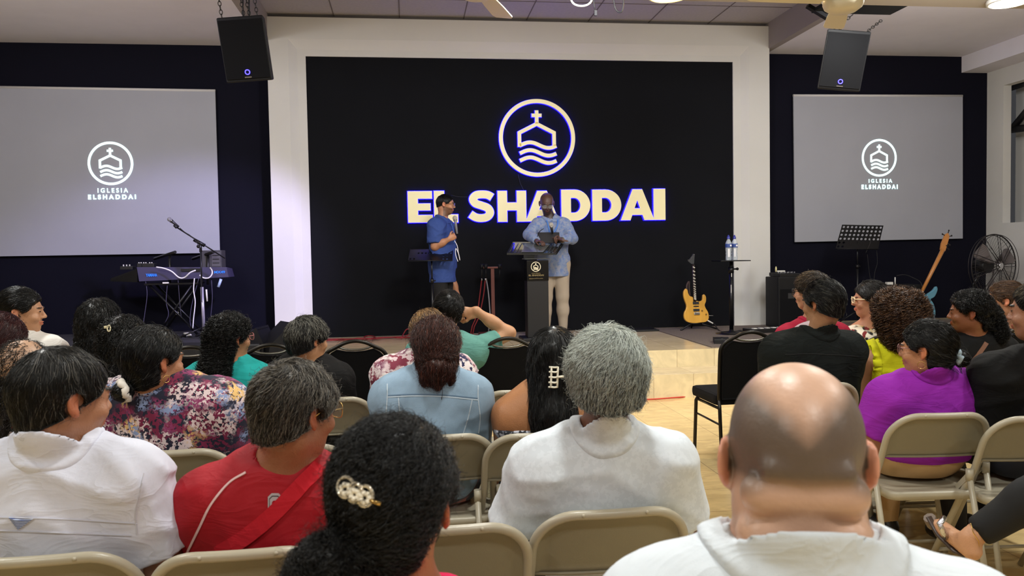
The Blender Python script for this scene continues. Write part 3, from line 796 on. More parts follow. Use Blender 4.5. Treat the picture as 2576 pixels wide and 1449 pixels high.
    s1 = strands(F, inside, flow, h.get('n', 2500), L, h.get('seg', 6), h.get('rad', .0009), h['col'], h.get('var', .4), greyf or 0, h.get('greycol', (150, 150, 145)), h.get('curl', 0), h.get('cf', 0), h.get('lift', (0, .007)), seed=seed, base=V, ragged=h.get('ragged', .4), tipw=h.get('tipw', .3))
    if s1: parts.append(s1)
    fly = h.get('fly', 80)
    if fly:
        s2 = strands(F, inside, flow, fly, L*1.1, h.get('seg', 6)+2, h.get('rad', .0009)*.6, h['col'], .3, greyf or 0, h.get('greycol', (150, 150, 145)), h.get('curl', 0)+.006, 1.2+h.get('cf', 0)*.6, (.006, .020), seed=seed+1, base=V)
        if s2: parts.append(s2)
    V, Q, C = join_parts(parts)
    o = link('hair', np_mesh('hair', V, Q, True, C), hair_m, root)
    if h.get('label'): o['label'] = h['label']
    return F

# details laid on a real surface where the photo shows them
def cast(ctx, px, py, F=None, off=0.0):
    F = F or ctx['SF']; o = np.array(ctx['loc']((0, 0, CAMH))); p1 = np.array(ctx['loc'](tuple(np.array([0, 0, CAMH])+ray(px, py)))); d = p1-o; d /= np.linalg.norm(d)
    t = max(.2, np.linalg.norm(ctx['S'][:2]-o[:2])-.45); best = (9, t)
    for _ in range(90):
        f = float(F((o+d*t)[None].astype(np.float32))[0])-off
        if f < best[0]: best = (f, t)
        if f < .0008: break
        t += max(f*.7, .001)
        if t > 14: break
    return Vector(o+d*best[1])
def ribbon(ctx, pts, w, name, m, parent=None, F=None, th=.003, n=6, lab=None):
    F = F or ctx['SF']; P = [Vector((x, y, 0)) for x, y in pts]; P = bez(P, n) if len(P) > 2 else [P[0].lerp(P[1], i/8) for i in range(9)]
    C = [cast(ctx, p.x, p.y, F, .001) for p in P]; V = []; k = len(C)
    for i, c in enumerate(C):
        t = (C[min(i+1, k-1)]-C[max(i-1, 0)]).normalized(); g = Vector(grad(F, np.array(c, dtype=np.float32)[None])[0]); s_ = t.cross(g).normalized()
        for a, h in ((-1, 0), (1, 0), (1, 1), (-1, 1)):
            V.append(c+s_*a*w/2+g*(h*th-.002))
    Fc = [(i*4+j, (i+1)*4+j, (i+1)*4+(j+1) % 4, i*4+(j+1) % 4) for i in range(k-1) for j in range(4)]+[(0, 1, 2, 3), ((k-1)*4+3, (k-1)*4+2, (k-1)*4+1, (k-1)*4)]
    o = MB().add(V, Fc, False).build(name, m, parent or ctx['root'])
    if lab: o['label'] = lab
    return o
def decal(ctx, poly, name, m, parent=None, F=None, th=.002):
    """small patch whose outline is given in the photo frame, wrapped on the surface"""
    F = F or ctx['SF']; cx_ = sum(p[0] for p in poly)/len(poly); cy_ = sum(p[1] for p in poly)/len(poly)
    C = [cast(ctx, x, y, F, .002) for x, y in poly]; M_ = [cast(ctx, (x+cx_)/2, (y+cy_)/2, F, .002) for x, y in poly]; c0 = cast(ctx, cx_, cy_, F, .002); n = len(C)
    g = Vector(grad(F, np.array(c0, dtype=np.float32)[None])[0]); V = C+M_+[c0]; K = len(V); V = [v+g*th for v in V]+[v-g*.003 for v in V]
    Fc = [(i, (i+1) % n, n+(i+1) % n, n+i) for i in range(n)]+[(n+i, n+(i+1) % n, 2*n) for i in range(n)]
    Fc += [tuple(a+K for a in reversed(f)) for f in Fc]+[(i, i+K, (i+1) % n+K, (i+1) % n) for i in range(n)]
    return MB().add(V, Fc).build(name, m, parent or ctx['root'])
# ================================================================ CHAIRS
steel = mat('beige_enamel_steel', (168, 160, 140), .34, bump=.06, bscale=300, var=.03, vscale=8, spec=.55)
steel_in = mat('beige_enamel_panel', (132, 125, 104), .5, bump=.2, bscale=700, var=.04, vscale=6)
def arc(cx, cz, r, a0, a1, n=8): return [(cx+r*math.cos(R_(a0+(a1-a0)*i/n)), cz+r*math.sin(R_(a0+(a1-a0)*i/n))) for i in range(n+1)]
def yb(z): return -.215-(z-.755)*(-.30) if z > .5 else -.14+(z-.5)*(-.3)
def make_folding():
    r = empty('folding_chair')
    ycur = lambda x: -.022*(1-(x/.205)**2)
    ytube = lambda z: -.215+(.755-z)*.42 if z > .52 else -.1163+(.52-z)*.62
    tp = arc(.095, .645, .11, 0, 90, 10)
    right = [(x, z) for x, z in tp]
    path = [Vector((.215, .20, .008)), Vector((.214, .05, .25)), Vector((.212, ytube(.45), .45)), Vector((.207, ytube(.54), .54))]
    path += [Vector((x, ytube(z)+ycur(min(abs(x), .205)), z)) for x, z in right]
    full = path+[Vector((x, ytube(.755)+ycur(x), .755)) for x in (.05, 0, -.05)]+[Vector((-p.x, p.y, p.z)) for p in reversed(path)]
    MB().tube(full, .0128, 12).build('frame', steel, r)
    # back panel: stamped sheet with a rolled border
    nx, nz = 28, 12; z0 = .575
    V = []; F = []
    def ztop(x): x = abs(x); return .755 if x < .095 else .645+math.sqrt(max(0, .11**2-(x-.095)**2))
    for side in (0, 1):
        for i in range(nx+1):
            x = -.2015+.403*i/nx; zt = ztop(min(abs(x), .2045))-.004
            for j in range(nz+1):
                z = z0+(zt-z0)*j/nz; d = min(zt-z, .2045-abs(x)+.0, z-z0+.02)
                e = min(1, max(0, (d-.010)/.022)); e = e*e*(3-2*e)
                V.append((x, ytube(z)+ycur(x)+.011*e+(.003 if side else -.002), z))
    K = (nx+1)*(nz+1)
    for i in range(nx):
        for j in range(nz):
            a = i*(nz+1)+j; F.append((a, a+1, a+nz+2, a+nz+1)); F.append((a+K, a+nz+1+K, a+nz+2+K, a+1+K))
    B = [i*(nz+1) for i in range(nx+1)]
    for i in range(nx): F.append((B[i], B[i+1], B[i+1]+K, B[i]+K))
    mb = MB(); mb.add(V, F, True); mb.tube([Vector((-.203+.406*i/12, ytube(z0)+ycur(-.203+.406*i/12)+.001, z0)) for i in range(13)], .005, 8)
    bp = mb.build('backrest', steel_in, r)
    for sx in (-1, 1): MB().ball((sx*.083, ytube(.755)+ycur(.083)-.012, .757), .005, 10).build('rivet', steel, bp)
    # seat pan
    out = []
    for cx, cy, a in ((.155, .185, 0), (-.155, .185, 90), (-.15, -.145, 180), (.15, -.145, 270)):
        out += [(x, y) for x, y in arc(cx, cy, .05 if cy > 0 else .045, a, a+90, 6)]
    V = []; F = []; n = len(out)
    for z, s in ((.405, 1.0), (.432, 1.0), (.438, .975), (.436, .90), (.430, .6), (.427, .25)): V += [(x*s, y*s+.01*(1-s), z) for x, y in out]
    for k in range(5): F += [(k*n+i, k*n+(i+1) % n, (k+1)*n+(i+1) % n, (k+1)*n+i) for i in range(n)]
    F.append(tuple(5*n+i for i in range(n))); F.append(tuple(reversed(range(n))))
    MB().add(V, F, True).build('seat', steel, r)
    for sx in (-1, 1):
        MB().tube([(sx*.232, -.125, .53), (sx*.228, -.20, .25), (sx*.222, -.262, .008)], .0115, 10).cyl((sx*.2315, -.131, .515), .0145, .045).build('rear_leg', steel, r)
        MB().box((sx*.222, -.075, .475), (.006, .12, .022), rx(-.75)).build('hinge_bracket', steel, r)
    cb = MB(); cb.tube([(-.226, -.233, .11), (.226, -.233, .11)], .008, 8); cb.build('rear_crossbar', steel, r)
    cb = MB(); cb.tube([(-.214, .135, .115), (.214, .135, .115)], .008, 8); cb.build('front_crossbar', steel, r)
    return r
PX = lambda px, py, z: onz(px, py, z)
FOLD = [((90, 1398), .03, 'beige steel folding chair at the bottom left corner, behind the white button shirt', 0),
 ((600, 1383), .02, 'beige steel folding chair right behind the red shirt', 0),
 ((1126, 1322), 0, 'beige steel folding chair with no sitter, right of the jeweled hair clip', 0),
 ((1546, 1280), 0, 'beige steel folding chair behind the white polo of the grey haired man', 0),
 ((425, 1132), .03, 'beige steel folding chair behind the floral blouse with the white scrunchie', 1),
 ((728, 1120), .02, 'beige steel folding chair mostly hidden by the head of the man in red', 1),
 ((1105, 1093), 0, 'beige steel folding chair under the denim jacket', 1),
 ((1363, 1088), 0, 'beige steel folding chair under the long hair with the white claw clip', 1),
 ((2378, 1038), -.10, 'beige steel folding chair under the woman in the purple blouse', 1),
 ((2630, 1045), -.08, 'beige steel folding chair cut by the right edge of the photo, beside the purple blouse', 1),
 ((560, 1007), .03, 'beige steel folding chair behind the turquoise top, left of the greying head in glasses', 2),
 ((826, 1000), .02, 'beige steel folding chair behind the black hoodie', 2),
 ((1313, 980), 0, 'beige steel folding chair in front of the bare shoulder, left of the long hair', 2),
 ((2068, 963), -.06, 'beige steel folding chair behind the dark suit jacket', 2),
 ((1066, 985), 0, 'beige steel folding chair hidden behind the denim jacket', 2),
 ((270, 1010), .04, 'beige steel folding chair behind the striped shirt', 2),
 ((2490, 975), -.08, 'beige steel folding chair hidden behind the black ponytail', 2),
 ((70, 1150), .04, 'beige steel folding chair hidden behind the head in the white button shirt', 1),
 ((-70, 1030), .05, 'beige steel folding chair past the left edge, under the dark red hair', 2),
 ((2300, 950), -.08, 'beige steel folding chair under the yellow sleeveless blouse', 2)]
fold0 = None; FPOS = []
for (p, a, lab, row) in FOLD:
    q = onz(p[0], p[1], .768); o = fold0 = make_folding() if fold0 is None else copy_tree(fold0)
    if row == 0: pass
    o.rotation_euler.z = a; ofs = Vector((0, .237, 0)); ofs.rotate(Matrix.Rotation(a, 3, 'Z')); o.location = (q.x+ofs.x, q.y+ofs.y, 0)
    tag(o, lab, 'chair', 'folding chairs of the audience'); FPOS.append(o.location.copy())
# ---- banquet chairs
bq_m = mat('black_chair_fabric', (13, 13, 15), .9, bump=.4, bscale=600, spec=.2)
bq_f = mat('dark_bronze_frame', (44, 41, 37), .35, metal=.7)
def make_banquet():
    r = empty('banquet_chair')
    half = [(.185, .44), (.192, .60), (.197, .76), (.190, .805), (.165, .838), (.12, .862), (.06, .890), (.0, .900)]
    yv = lambda z: -.19-(z-.44)*.16
    pts = half+[(-x, z) for x, z in reversed(half[:-1])]
    P = bez([Vector((x, yv(z), z)) for x, z in pts], 5)
    MB().tube(P, .0125, 8).build('back_frame', bq_f, r)
    MB().tube(bez([(.105, yv(.862), .866), (.06, yv(.85)-.003, .850), (0, yv(.845)-.003, .845), (-.06, yv(.85)-.003, .850), (-.105, yv(.862), .866)], 5), .007, 8).build('handle', mat('steel_handle', (150, 148, 140), .25, metal=.8), r)
    poly = [(.172, .46), (.180, .60), (.184, .76), (.176, .80), (.15, .828), (.115, .848), (.06, .836), (0, .832)]; poly = poly+[(-x, z) for x, z in reversed(poly[:-1])]
    n = len(poly); V = []; F = []
    cz = .66
    for yo, s in ((-.012, .95), (-.018, 1.0), (.022, 1.0), (.034, .94)): V += [(x*s, yv(z)+yo, cz+(z-cz)*s) for x, z in poly]
    for k in range(3): F += [(k*n+i, k*n+(i+1) % n, (k+1)*n+(i+1) % n, (k+1)*n+i) for i in range(n)]
    F.append(tuple(reversed(range(n)))); F.append(tuple(3*n+i for i in range(n)))
    MB().add(V, F, False).build('backrest', bq_m, r)
    MB().box((0, .02, .455), (.42, .42, .075), bev=.028).build('seat', bq_m, r)
    for sx in (-1, 1):
        MB().tube([(sx*.185, yv(.46), .46), (sx*.188, -.21, .40), (sx*.195, -.26, .004)], .0125, 8).build('leg', bq_f, r)
        MB().tube([(sx*.18, .17, .42), (sx*.185, .20, .39), (sx*.19, .225, .004)], .0125, 8).build('leg', bq_f, r)
        MB().tube([(sx*.18, -.19, .40), (sx*.18, .18, .40)], .010, 8).tube([(sx*.19, -.225, .30), (sx*.186, .205, .30)], .007, 8).build('seat_rail', bq_f, r)
    return r
BQ = [((55, 872), .9, .05, 'black banquet chair hidden under the woman in the white blouse'),
 ((262, 872), .9, .05, 'black banquet chair hidden under the woman with long black hair at the left'),
 ((478, 868), .9, .05, 'black banquet chair with handle hole, left of the turquoise blouse'),
 ((681, 862), .9, .02, 'black banquet chair between the turquoise blouse and the black hoodie'),
 ((893, 853), .9, 0, 'empty black banquet chair right of the black hoodie'),
 ((1078, 860), .9, 0, 'black banquet chair mostly hidden by the patterned blouse'),
 ((1276, 846), .9, 0, 'black banquet chair under the raised elbow of the man in green'),
 ((2232, 838), .9, -.08, 'black banquet chair behind the checked blouse'),
 ((2058, 836), .9, -.05, 'black banquet chair under the man in the crimson shirt'),
 ((2405, 808), .9, -.1, 'black banquet chair between the curly brown hair and the black ponytail'),
 ((2585, 815), .9, -.1, 'black banquet chair under the brown ponytail at the right edge')]
bq0 = make_banquet(); first = True; BPOS = []
for p, z, a, lab in BQ:
    q = onz(p[0], p[1], .912); o = bq0 if first else copy_tree(bq0); first = False
    ofs = Vector((0, .255, 0)); ofs.rotate(Matrix.Rotation(a, 3, 'Z')); o.location = (q.x+ofs.x, q.y+ofs.y, 0); o.rotation_euler.z = a
    tag(o, lab, 'chair', 'black banquet chairs of the front rows'); BPOS.append(o.location.copy())
# the turned one at the aisle, with feet at the floor marks
o = copy_tree(bq0); fl = onz(1748, 1142, 0); rl = onz(1807, 1188, 0); bt = onz(1878, 830, .912)
o.rotation_euler.z = R_(1.5); o.location = ((fl.x+rl.x)/2+.20, (fl.y+rl.y)/2+.012, 0)
tag(o, 'black banquet chair standing at the aisle with its legs free on the tiles', 'chair', 'black banquet chairs of the front rows'); AISLE = o
# ================================================================ SIGNS AND SCREENS
def filled(polys, ext=0, bev=0, off=0):
    """2-D outlines (first outer, others holes too) -> extruded mesh in the x,z plane facing -y"""
    c = bpy.data.curves.new('o', 'CURVE'); c.dimensions = '2D'; c.fill_mode = 'BOTH'; c.extrude = ext; c.bevel_depth = bev; c.offset = off
    for p in polys:
        s = c.splines.new('POLY'); s.points.add(len(p)-1)
        for i, (x, z) in enumerate(p): s.points[i].co = (x, z, 0, 1)
        s.use_cyclic_u = True
    return curve_mesh(c)
def curve_mesh(c):
    o = bpy.data.objects.new('o', c); COL.objects.link(o)
    bpy.context.view_layer.update()
    me = bpy.data.meshes.new_from_object(o.evaluated_get(bpy.context.evaluated_depsgraph_get()))
    bpy.data.objects.remove(o); bpy.data.curves.remove(c)
    me.transform(Matrix.Rotation(PI/2, 4, 'X')); return me
def text_mesh(s, size=1, ext=0, off=0, sp=1, align='CENTER'):
    c = bpy.data.curves.new('t', 'FONT'); c.body = s; c.size = size; c.extrude = ext; c.offset = off; c.space_character = sp; c.align_x = align
    return curve_mesh(c)
def thick(pts, t, cap=0):
    """polyline -> outline polygon of thickness t"""
    L = []; R = []; n = len(pts); P = [Vector((a, b)) for a, b in pts]
    for i in range(n):
        if i == 0: d = P[1]-P[0]
        elif i == n-1: d = P[-1]-P[-2]
        else:
            a = (P[i]-P[i-1]).normalized(); b = (P[i+1]-P[i]).normalized(); d = a+b
        d.normalize(); k = 1.0
        if 0 < i < n-1: k = 1/max(.5, d.dot((P[i+1]-P[i]).normalized()))
        nn = Vector((-d.y, d.x))*t/2*k; L.append(tuple(P[i]+nn)); R.append(tuple(P[i]-nn))
    return L+R[::-1]
def ellp(cx, cz, rx_, rz_, n=72): return [(cx+rx_*math.cos(2*PI*i/n), cz+rz_*math.sin(2*PI*i/n)) for i in range(n)]
def glyph(ch):
    """heavy wide capitals, height 1; returns (outlines, width)"""
    t = .30
    if ch == 'E': return [[(0, 0), (.74, 0), (.74, .235), (t, .235), (t, .385), (.68, .385), (.68, .605), (t, .605), (t, .765), (.73, .765), (.73, 1), (0, 1)]], .74
    if ch == 'L': return [[(0, 0), (.70, 0), (.70, .25), (t, .25), (t, 1), (0, 1)]], .70
    if ch == 'I': return [[(0, 0), (t, 0), (t, 1), (0, 1)]], t
    if ch == 'H': return [[(0, 0), (t, 0), (t, .37), (.62, .37), (.62, 0), (.92, 0), (.92, 1), (.62, 1), (.62, .62), (t, .62), (t, 1), (0, 1)]], .92
    if ch == 'A': return [[(0, 0), (.31, 0), (.37, .17), (.71, .17), (.77, 0), (1.09, 0), (.70, 1), (.39, 1)], [(.44, .38), (.54, .66), (.64, .38)]], 1.09
    if ch == 'D':
        o = [(0, 0), (.42, 0)]+[(.42+.50*math.sin(a), .5-.5*math.cos(a)) for a in [PI*i/20 for i in range(1, 20)]]+[(.42, 1), (0, 1)]
        h = [(t, .26), (.41, .26)]+[(.41+.20*math.sin(a), .5-.24*math.cos(a)) for a in [PI*i/16 for i in range(1, 16)]]+[(.41, .74), (t, .74)]
        return [o, h], .92
    if ch == 'S':
        ctr = bez([Vector((x, y, 0)) for x, y in ((.76, .79), (.63, .865), (.46, .885), (.27, .86), (.17, .74), (.24, .60), (.44, .52), (.62, .44), (.69, .29), (.60, .155), (.42, .115), (.24, .145), (.08, .245))], 6)
        return [thick([(v.x, v.y) for v in ctr], .245)], .86
    return [], .4
def logo_polys():
    """emblem: ring, cross, open house, three waves; ring radius 1"""
    out = {}
    out['ring'] = [ellp(0, 0, 1, 1), ellp(0, 0, .905, .905)]
    def px(x, y): return ((x-1295)/348, -(y-433)/360)
    t = .088
    wave = lambda y0, x0=1135, x1=1468: [px(x0+(x1-x0)*i/26, y0-26*math.sin(2*PI*(i/26)*.98-.15)*(1) - (10 if 0 else 0)) for i in range(27)]
    house = [px(1132, 515), px(1132, 385), px(1292, 302), px(1450, 385), px(1450, 505)]
    out['house'] = [thick(house, t)]
    out['cross'] = [[px(1278, 300), px(1278, 238), px(1247, 238), px(1247, 208), px(1278, 208), px(1278, 178), px(1308, 178), px(1308, 208), px(1337, 208), px(1337, 238), px(1308, 238), px(1308, 300)]]
    out['waves'] = [[thick(wave(500), t)], [thick(wave(572), t)], [thick(wave(640), t)]]
    return out
cream = mat('cream_acrylic_letter', (232, 222, 178), .4, emit=(246, 230, 168), estr=.16)
blue_m = mat('blue_led_edge', (20, 20, 200), .4, emit=(10, 4, 255), estr=11)
def letter(name, polys, at_, sx, sz, label=None, group=None, parent=None, roll=0, halo=.013, d=.05):
    P = [[(x*sx, z*sz) for x, z in p] for p in polys]
    face = filled(P, .008, .002); body = filled(P, d/2-.012, 0, halo*.6)
    r = empty(name, at_) if parent is None else parent
    r.rotation_euler.y = roll if parent is None else r.rotation_euler.y
    f = link('face', face, cream, r); f.location = (0, -d+.01, 0)
    h = link('light_edge', body, blue_m, r); h.location = (0, -d/2+.018, 0)
    return r
LET = [('E', 1027, 1087, 481, 560), ('L', 1093, 1151, 480, 560), ('S', 1179, 1247, 480, 558), ('H', 1253, 1323, 480, 558), ('A', 1323, 1405, 480, 557), ('D', 1413, 1484, 477, 556), ('D', 1491, 1562, 477, 555), ('A', 1562, 1645, 476, 554), ('I', 1645, 1673, 475, 553)]
seen = {}
for ch, x0, x1, y0, y1 in LET:
    a = ony(x0, y1, YF-.045); b_ = ony(x1, y0, YF-.045); g, wd = glyph(ch)
    if ch == 'S': g = [[(x-.02, z) for x, z in g[0]]]
    seen[ch] = seen.get(ch, 0)+1
    lab = {('E', 1): 'cream letter E with blue lit edges, first letter of the wall sign', ('L', 1): 'cream letter L of the wall sign, mostly behind the man in the blue shirt', ('S', 1): 'cream letter S with blue lit edges on the black panel', ('H', 1): 'cream letter H of the wall sign, between S and A', ('A', 1): 'cream letter A of the wall sign behind the head of the man at the lectern',
           ('D', 1): 'cream letter D, the left one of two on the wall sign', ('D', 2): 'cream letter D, the right one of two on the wall sign', ('A', 2): 'cream letter A near the right end of the wall sign', ('I', 1): 'cream letter I closing the wall sign at the right'}[(ch, seen[ch])]
    o = letter('sign_letter', g, (a.x, YF-.001, a.z), (b_.x-a.x)/wd, (b_.z-a.z)); tag(o, lab, 'letter', 'raised letters of the wall sign')
cc = ony(1351.5, 347, YF-.045); rr = (ony(1447, 347, YF-.045).x-ony(1256, 347, YF-.045).x)/2
LG = logo_polys(); lr = empty('wall_emblem', (cc.x, YF-.001, cc.z)); tag(lr, 'round cream church emblem with blue lit edges above the letters', 'emblem')
for nm, P in [('ring', LG['ring']), ('house', LG['house']), ('cross', LG['cross'])]+[('wave', w_) for w_ in LG['waves'][:]]:
    P = [[(x*rr, z*rr*1.0) for x, z in p] for p in P]
    f = link(nm, filled(P, .008, .002), cream, lr); f.location = (0, -.04, 0)
    h = link('light_edge', filled(P, .013, 0, .005), blue_m, f); h.location = (0, .022, 0)
MB().tube(bez([ony(1303, 438, YF-.004), ony(1309, 462, YF-.004), ony(1318, 480, YF-.004), ony(1316, 484, YF-.004)], 4), .005, 6).build('sign_cable', mat('black_cable', (16, 16, 18), .6))
tag(bpy.data.objects['sign_cable'], 'thin black cable running down from the emblem to the letters', 'cable')
c2 = MB().tube(bez([ony(1135, 491, YF-.004), ony(1155, 495, YF-.004), ony(1185, 496, YF-.004)], 4), .005, 6).build('sign_cable', MATS['black_cable']); tag(c2, 'thin black cable between the letters L and S', 'cable')
# projection screens
scr_m = mat('projection_screen_cloth', (158, 160, 168), .9, bump=.15, bscale=6, var=.03, vscale=1.5)
proj_m = mat('projected_light', (225, 240, 240), .9, emit=(215, 250, 245), estr=.75)
def screen(name, c4, Y, label, logo, tx):
    """c4: corners (px) tl, tr, br, bl; logo: (cx, cy, r) px, text lines"""
    P = [ony(x, y, Y) for x, y in c4]; V = []; F = []; n = 20
    for i in range(n+1):
        for j in range(n+1):
            u, v = i/n, j/n; p = (P[0]*(1-u)+P[1]*u)*(1-v)+(P[3]*(1-u)+P[2]*u)*v; V.append(p)
    for i in range(n):
        for j in range(n): a = i*(n+1)+j; F.append((a, a+1, a+n+2, a+n+1))
    m2 = MB(); K = len(V); m2.add(V+[v+Vector((0, .02, 0)) for v in V], F+[tuple(x+K for x in reversed(f)) for f in F])
    rim = [i for i in range(n+1)]+[i*(n+1)+n for i in range(1, n+1)]+[n*(n+1)+j for j in range(n-1, -1, -1)]+[i*(n+1) for i in range(n-1, 0, -1)]
    m2.f += [(rim[i], rim[(i+1) % len(rim)], rim[(i+1) % len(rim)]+K, rim[i]+K) for i in range(len(rim))]; m2.sm += [False]*len(rim)
    r = empty(name, ((P[0].x+P[1].x)/2, Y, P[3].z)); tag(r, label, 'screen'); off = Vector(r.location)
    m2.v = [tuple(Vector(v)-off) for v in m2.v]
    cl = m2.build('screen_cloth', scr_m, r)
    tube_ = MB().tube([P[0]-off+Vector((0, .01, 0)), P[1]-off+Vector((0, .01, 0))], .018, 8).build('top_bar', mat('white_bar', (200, 198, 196), .5), r)
    lc = ony(logo[0], logo[1], Y-.004)-off; R = logo[2]/(FPX/Y)*1.0
    lg = empty('projected_logo', lc); lg.parent = r
    R = (ony(logo[0]+logo[2], logo[1], Y).x-ony(logo[0]-logo[2], logo[1], Y).x)/2
    for P_ in [LG['ring'], LG['house'], LG['cross']]+LG['waves']:
        q = filled([[(x*R, z*R) for x, z in p] for p in P_], .0008, 0, .004*R/.35)
        o = link('logo_mark', q, proj_m, lg)
    for (s, x0, x1, y0, y1, of) in tx:
        a = ony(x0, y1, Y)-off; b2 = ony(x1, y0, Y)-off; me = text_mesh(s, 1, .0008, of, 1.0)
        vs_ = [v.co.copy() for v in me.vertices]; mx = max(v.x for v in vs_); mn = min(v.x for v in vs_); mz = max(v.z for v in vs_); nz = min(v.z for v in vs_)
        for v in me.vertices: v.co = Vector((a.x+(v.co.x-mn)/(mx-mn)*(b2.x-a.x), -.004, a.z+(v.co.z-nz)/(mz-nz)*(b2.z-a.z)))
        link('projected_text', me, proj_m, r)
    return r
screen('projection_screen', [(-70, 218), (541, 228), (553, 636), (-70, 646)], YW-.06, 'large pale projection screen on the left wing wall behind the keyboard', (278, 411, 57), [('I G L E S I A', 246, 322, 473, 485, .02), ('E L S H A D D A I', 222, 342, 489, 502, .045)])
screen('projection_screen', [(1996, 240), (2422, 241), (2422, 600), (2000, 609)], YW-.06, 'pale projection screen on the right wing wall behind the music stand', (2212, 397, 43.5), [('I G L E S I A', 2185, 2244, 450, 460, .02), ('E L S H A D D A I', 2167, 2258, 464, 476, .045)])
# ================================================================ THINGS HUNG FROM THE CEILING
blk = mat('black_plastic', (14, 14, 16), .6, spec=.3, bump=.1, bscale=300)
blk2 = mat('black_speaker_grille', (15, 15, 17), .9, spec=.15, bump=.3, bscale=900)
led_m = mat('blue_led', (60, 60, 255), .3, emit=(70, 60, 255), estr=4)
wht = mat('white_plastic', (222, 220, 212), .4)
mtl = mat('chrome_metal', (190, 190, 192), .22, metal=1)
def chain(a, b_, n, r=.005):
    a, b_ = Vector(a), Vector(b_); m = MB(); d = (b_-a)/n
    for i in range(n):
        c = a+d*(i+.5); L = d.length*.62; t = d.normalized(); s = Vector((1, 0, 0)) if i % 2 else Vector((0, 1, 0)); s = (s-t*s.dot(t)).normalized()
        pts = [c+t*L*math.sin(2*PI*k/10)+s*.012*math.cos(2*PI*k/10) for k in range(10)]; m.tube(pts, r*.7, 5, closed=True)
    return m
def hung_speaker(c4, Y, yaw, pitch, label, top_z, chains):
    ctr = ony(sum(p[0] for p in c4)/4, sum(p[1] for p in c4)/4, Y); wd = .37; ht = (ony(c4[0][0], c4[0][1], Y)-ony(c4[3][0], c4[3][1], Y)).length
    r = empty('hanging_speaker', ctr, 0, label, 'speaker', 'loudspeakers hung beside the stage'); rot = Matrix.Rotation(yaw, 3, 'Z') @ Matrix.Rotation(pitch, 3, 'X')
    bm = MB(); pf = [(-.185, 0), (.185, 0), (.13, .33), (-.13, .33)]
    V = [rot @ Vector((x, y, z)) for z in (-ht/2, ht/2) for x, y in pf]
    bm.add(V, [(0, 1, 2, 3), (7, 6, 5, 4), (0, 4, 5, 1), (1, 5, 6, 2), (2, 6, 7, 3), (3, 7, 4, 0)]); cab = bm.build('cabinet', blk, r)
    bv = cab.modifiers.new('b', 'BEVEL'); bv.width = .012; bv.segments = 3
    MB().box(rot @ Vector((0, -.006, 0)), (.345, .012, ht-.05), rot).build('grille', blk2, r)
    MB().tube([rot @ Vector((.018*math.cos(2*PI*k/16), -.016, -ht/2+.075+.018*math.sin(2*PI*k/16))) for k in range(16)], .0045, 6, closed=True).build('led_ring', led_m, r)
    MB().box(rot @ Vector((0, -.014, -ht/2+.035)), (.055, .004, .009), rot).build('badge', mtl, r)
    for (x, y), (px, py) in chains:
        a = rot @ Vector((x, y, ht/2-.005)); e = ony(px, py, Y+y)-ctr; e.z = top_z-ctr.z; e = Vector((a.x+(px*0), a.y, e.z)) if px is None else e
        chain(a, e, max(4, int((e-a).length/.034))).build('chain', mat('chain_steel', (70, 68, 66), .4, metal=.8), r)
    return r, ctr, ht
SPY = 6.75
s1, c1, h1 = hung_speaker([(556, 42), (662, 46), (669, 206), (572, 202)], SPY, R_(-4), R_(13), 'black loudspeaker on chains left of the white stage frame', ZSIDE, [((-.15, .05), (549, -12)), ((.13, .05), (637, -12)), ((-.02, .25), (600, -12)), ((.02, .28), (612, -12))])
cbl = MB(); 
for dx in (-.05, .0): cbl.tube(bez([(c1.x+dx, c1.y+.2, ZSIDE-.01), (c1.x+dx+.01, c1.y+.22, ZSIDE-.25), (c1.x+dx, c1.y+.25, c1.z+h1/2+.005)], 5), .006, 6)
tag(cbl.build('speaker_cable', MATS['black_cable']), 'black cables hanging onto the left loudspeaker', 'cable')
s2, c2_, h2 = hung_speaker([(2088, 78), (2184, 80), (2158, 228), (2063, 223)], SPY, R_(-17), R_(14), 'black loudspeaker on chains over the right projection screen', ZC+.002, [((-.13, .05), (2128, 30)), ((.15, .05), (2202, 30)), ((-.05, .25), (2108, 30))])
for p in s2.children:
    pass
s2.rotation_euler.y = R_(8.5); s1.rotation_euler.y = R_(-4)
cbl = MB().tube(bez([(c2_.x-.02, c2_.y+.02, ZC-.02), (c2_.x-.03, c2_.y+.1, ZC-.12), (c2_.x-.02, c2_.y+.2, c2_.z+h2/2)], 5), .006, 6); tag(cbl.build('speaker_cable', MATS['black_cable']), 'black cable hanging onto the right loudspeaker', 'cable')
br = MB().box((c2_.x+.1, YE+.13, ZC+.015), (.75, .255, .03)).box((c2_.x-.2, SPY+.02, ZC-.02), (.30, .05, .03), ry(.5))
tag(br.build('speaker_bracket', blk), 'black steel bracket holding the chains of the right loudspeaker', 'bracket')
# round ceiling lamps
def ceiling_lamp(x, y, warm, label):
    r = empty('ceiling_lamp', (x, y, ZC), 0, label, 'lamp', 'round lamps on the hall ceiling')
    MB().lathe([(.165, 0), (.17, -.012), (.168, -.035), (.15, -.04), (.15, -.02), (.01, -.02)], 32).build('housing', wht, r)
    m = mat('lamp_diffuser_warm' if warm else 'lamp_diffuser', (255, 250, 240), .4, emit=(255, 190, 80) if warm else (255, 246, 226), estr=9 if warm else 14)
    MB().lathe([(.148, -.020), (.146, -.038), (.08, -.05), (.0, -.052)], 32).build('diffuser', m, r)
p = Vector((5.10, 6.30, 0)); ceiling_lamp(p.x, p.y, 0, 'bright round ceiling lamp near the top right corner')
p = Vector((2.13, 6.35, 0)); ceiling_lamp(p.x, p.y, 1, 'warm orange ceiling lamp at the top edge over the frame')
p = Vector((3.62, 6.33, 0)); ceiling_lamp(p.x, p.y, 0, 'small bright ceiling lamp beside the fan hub')
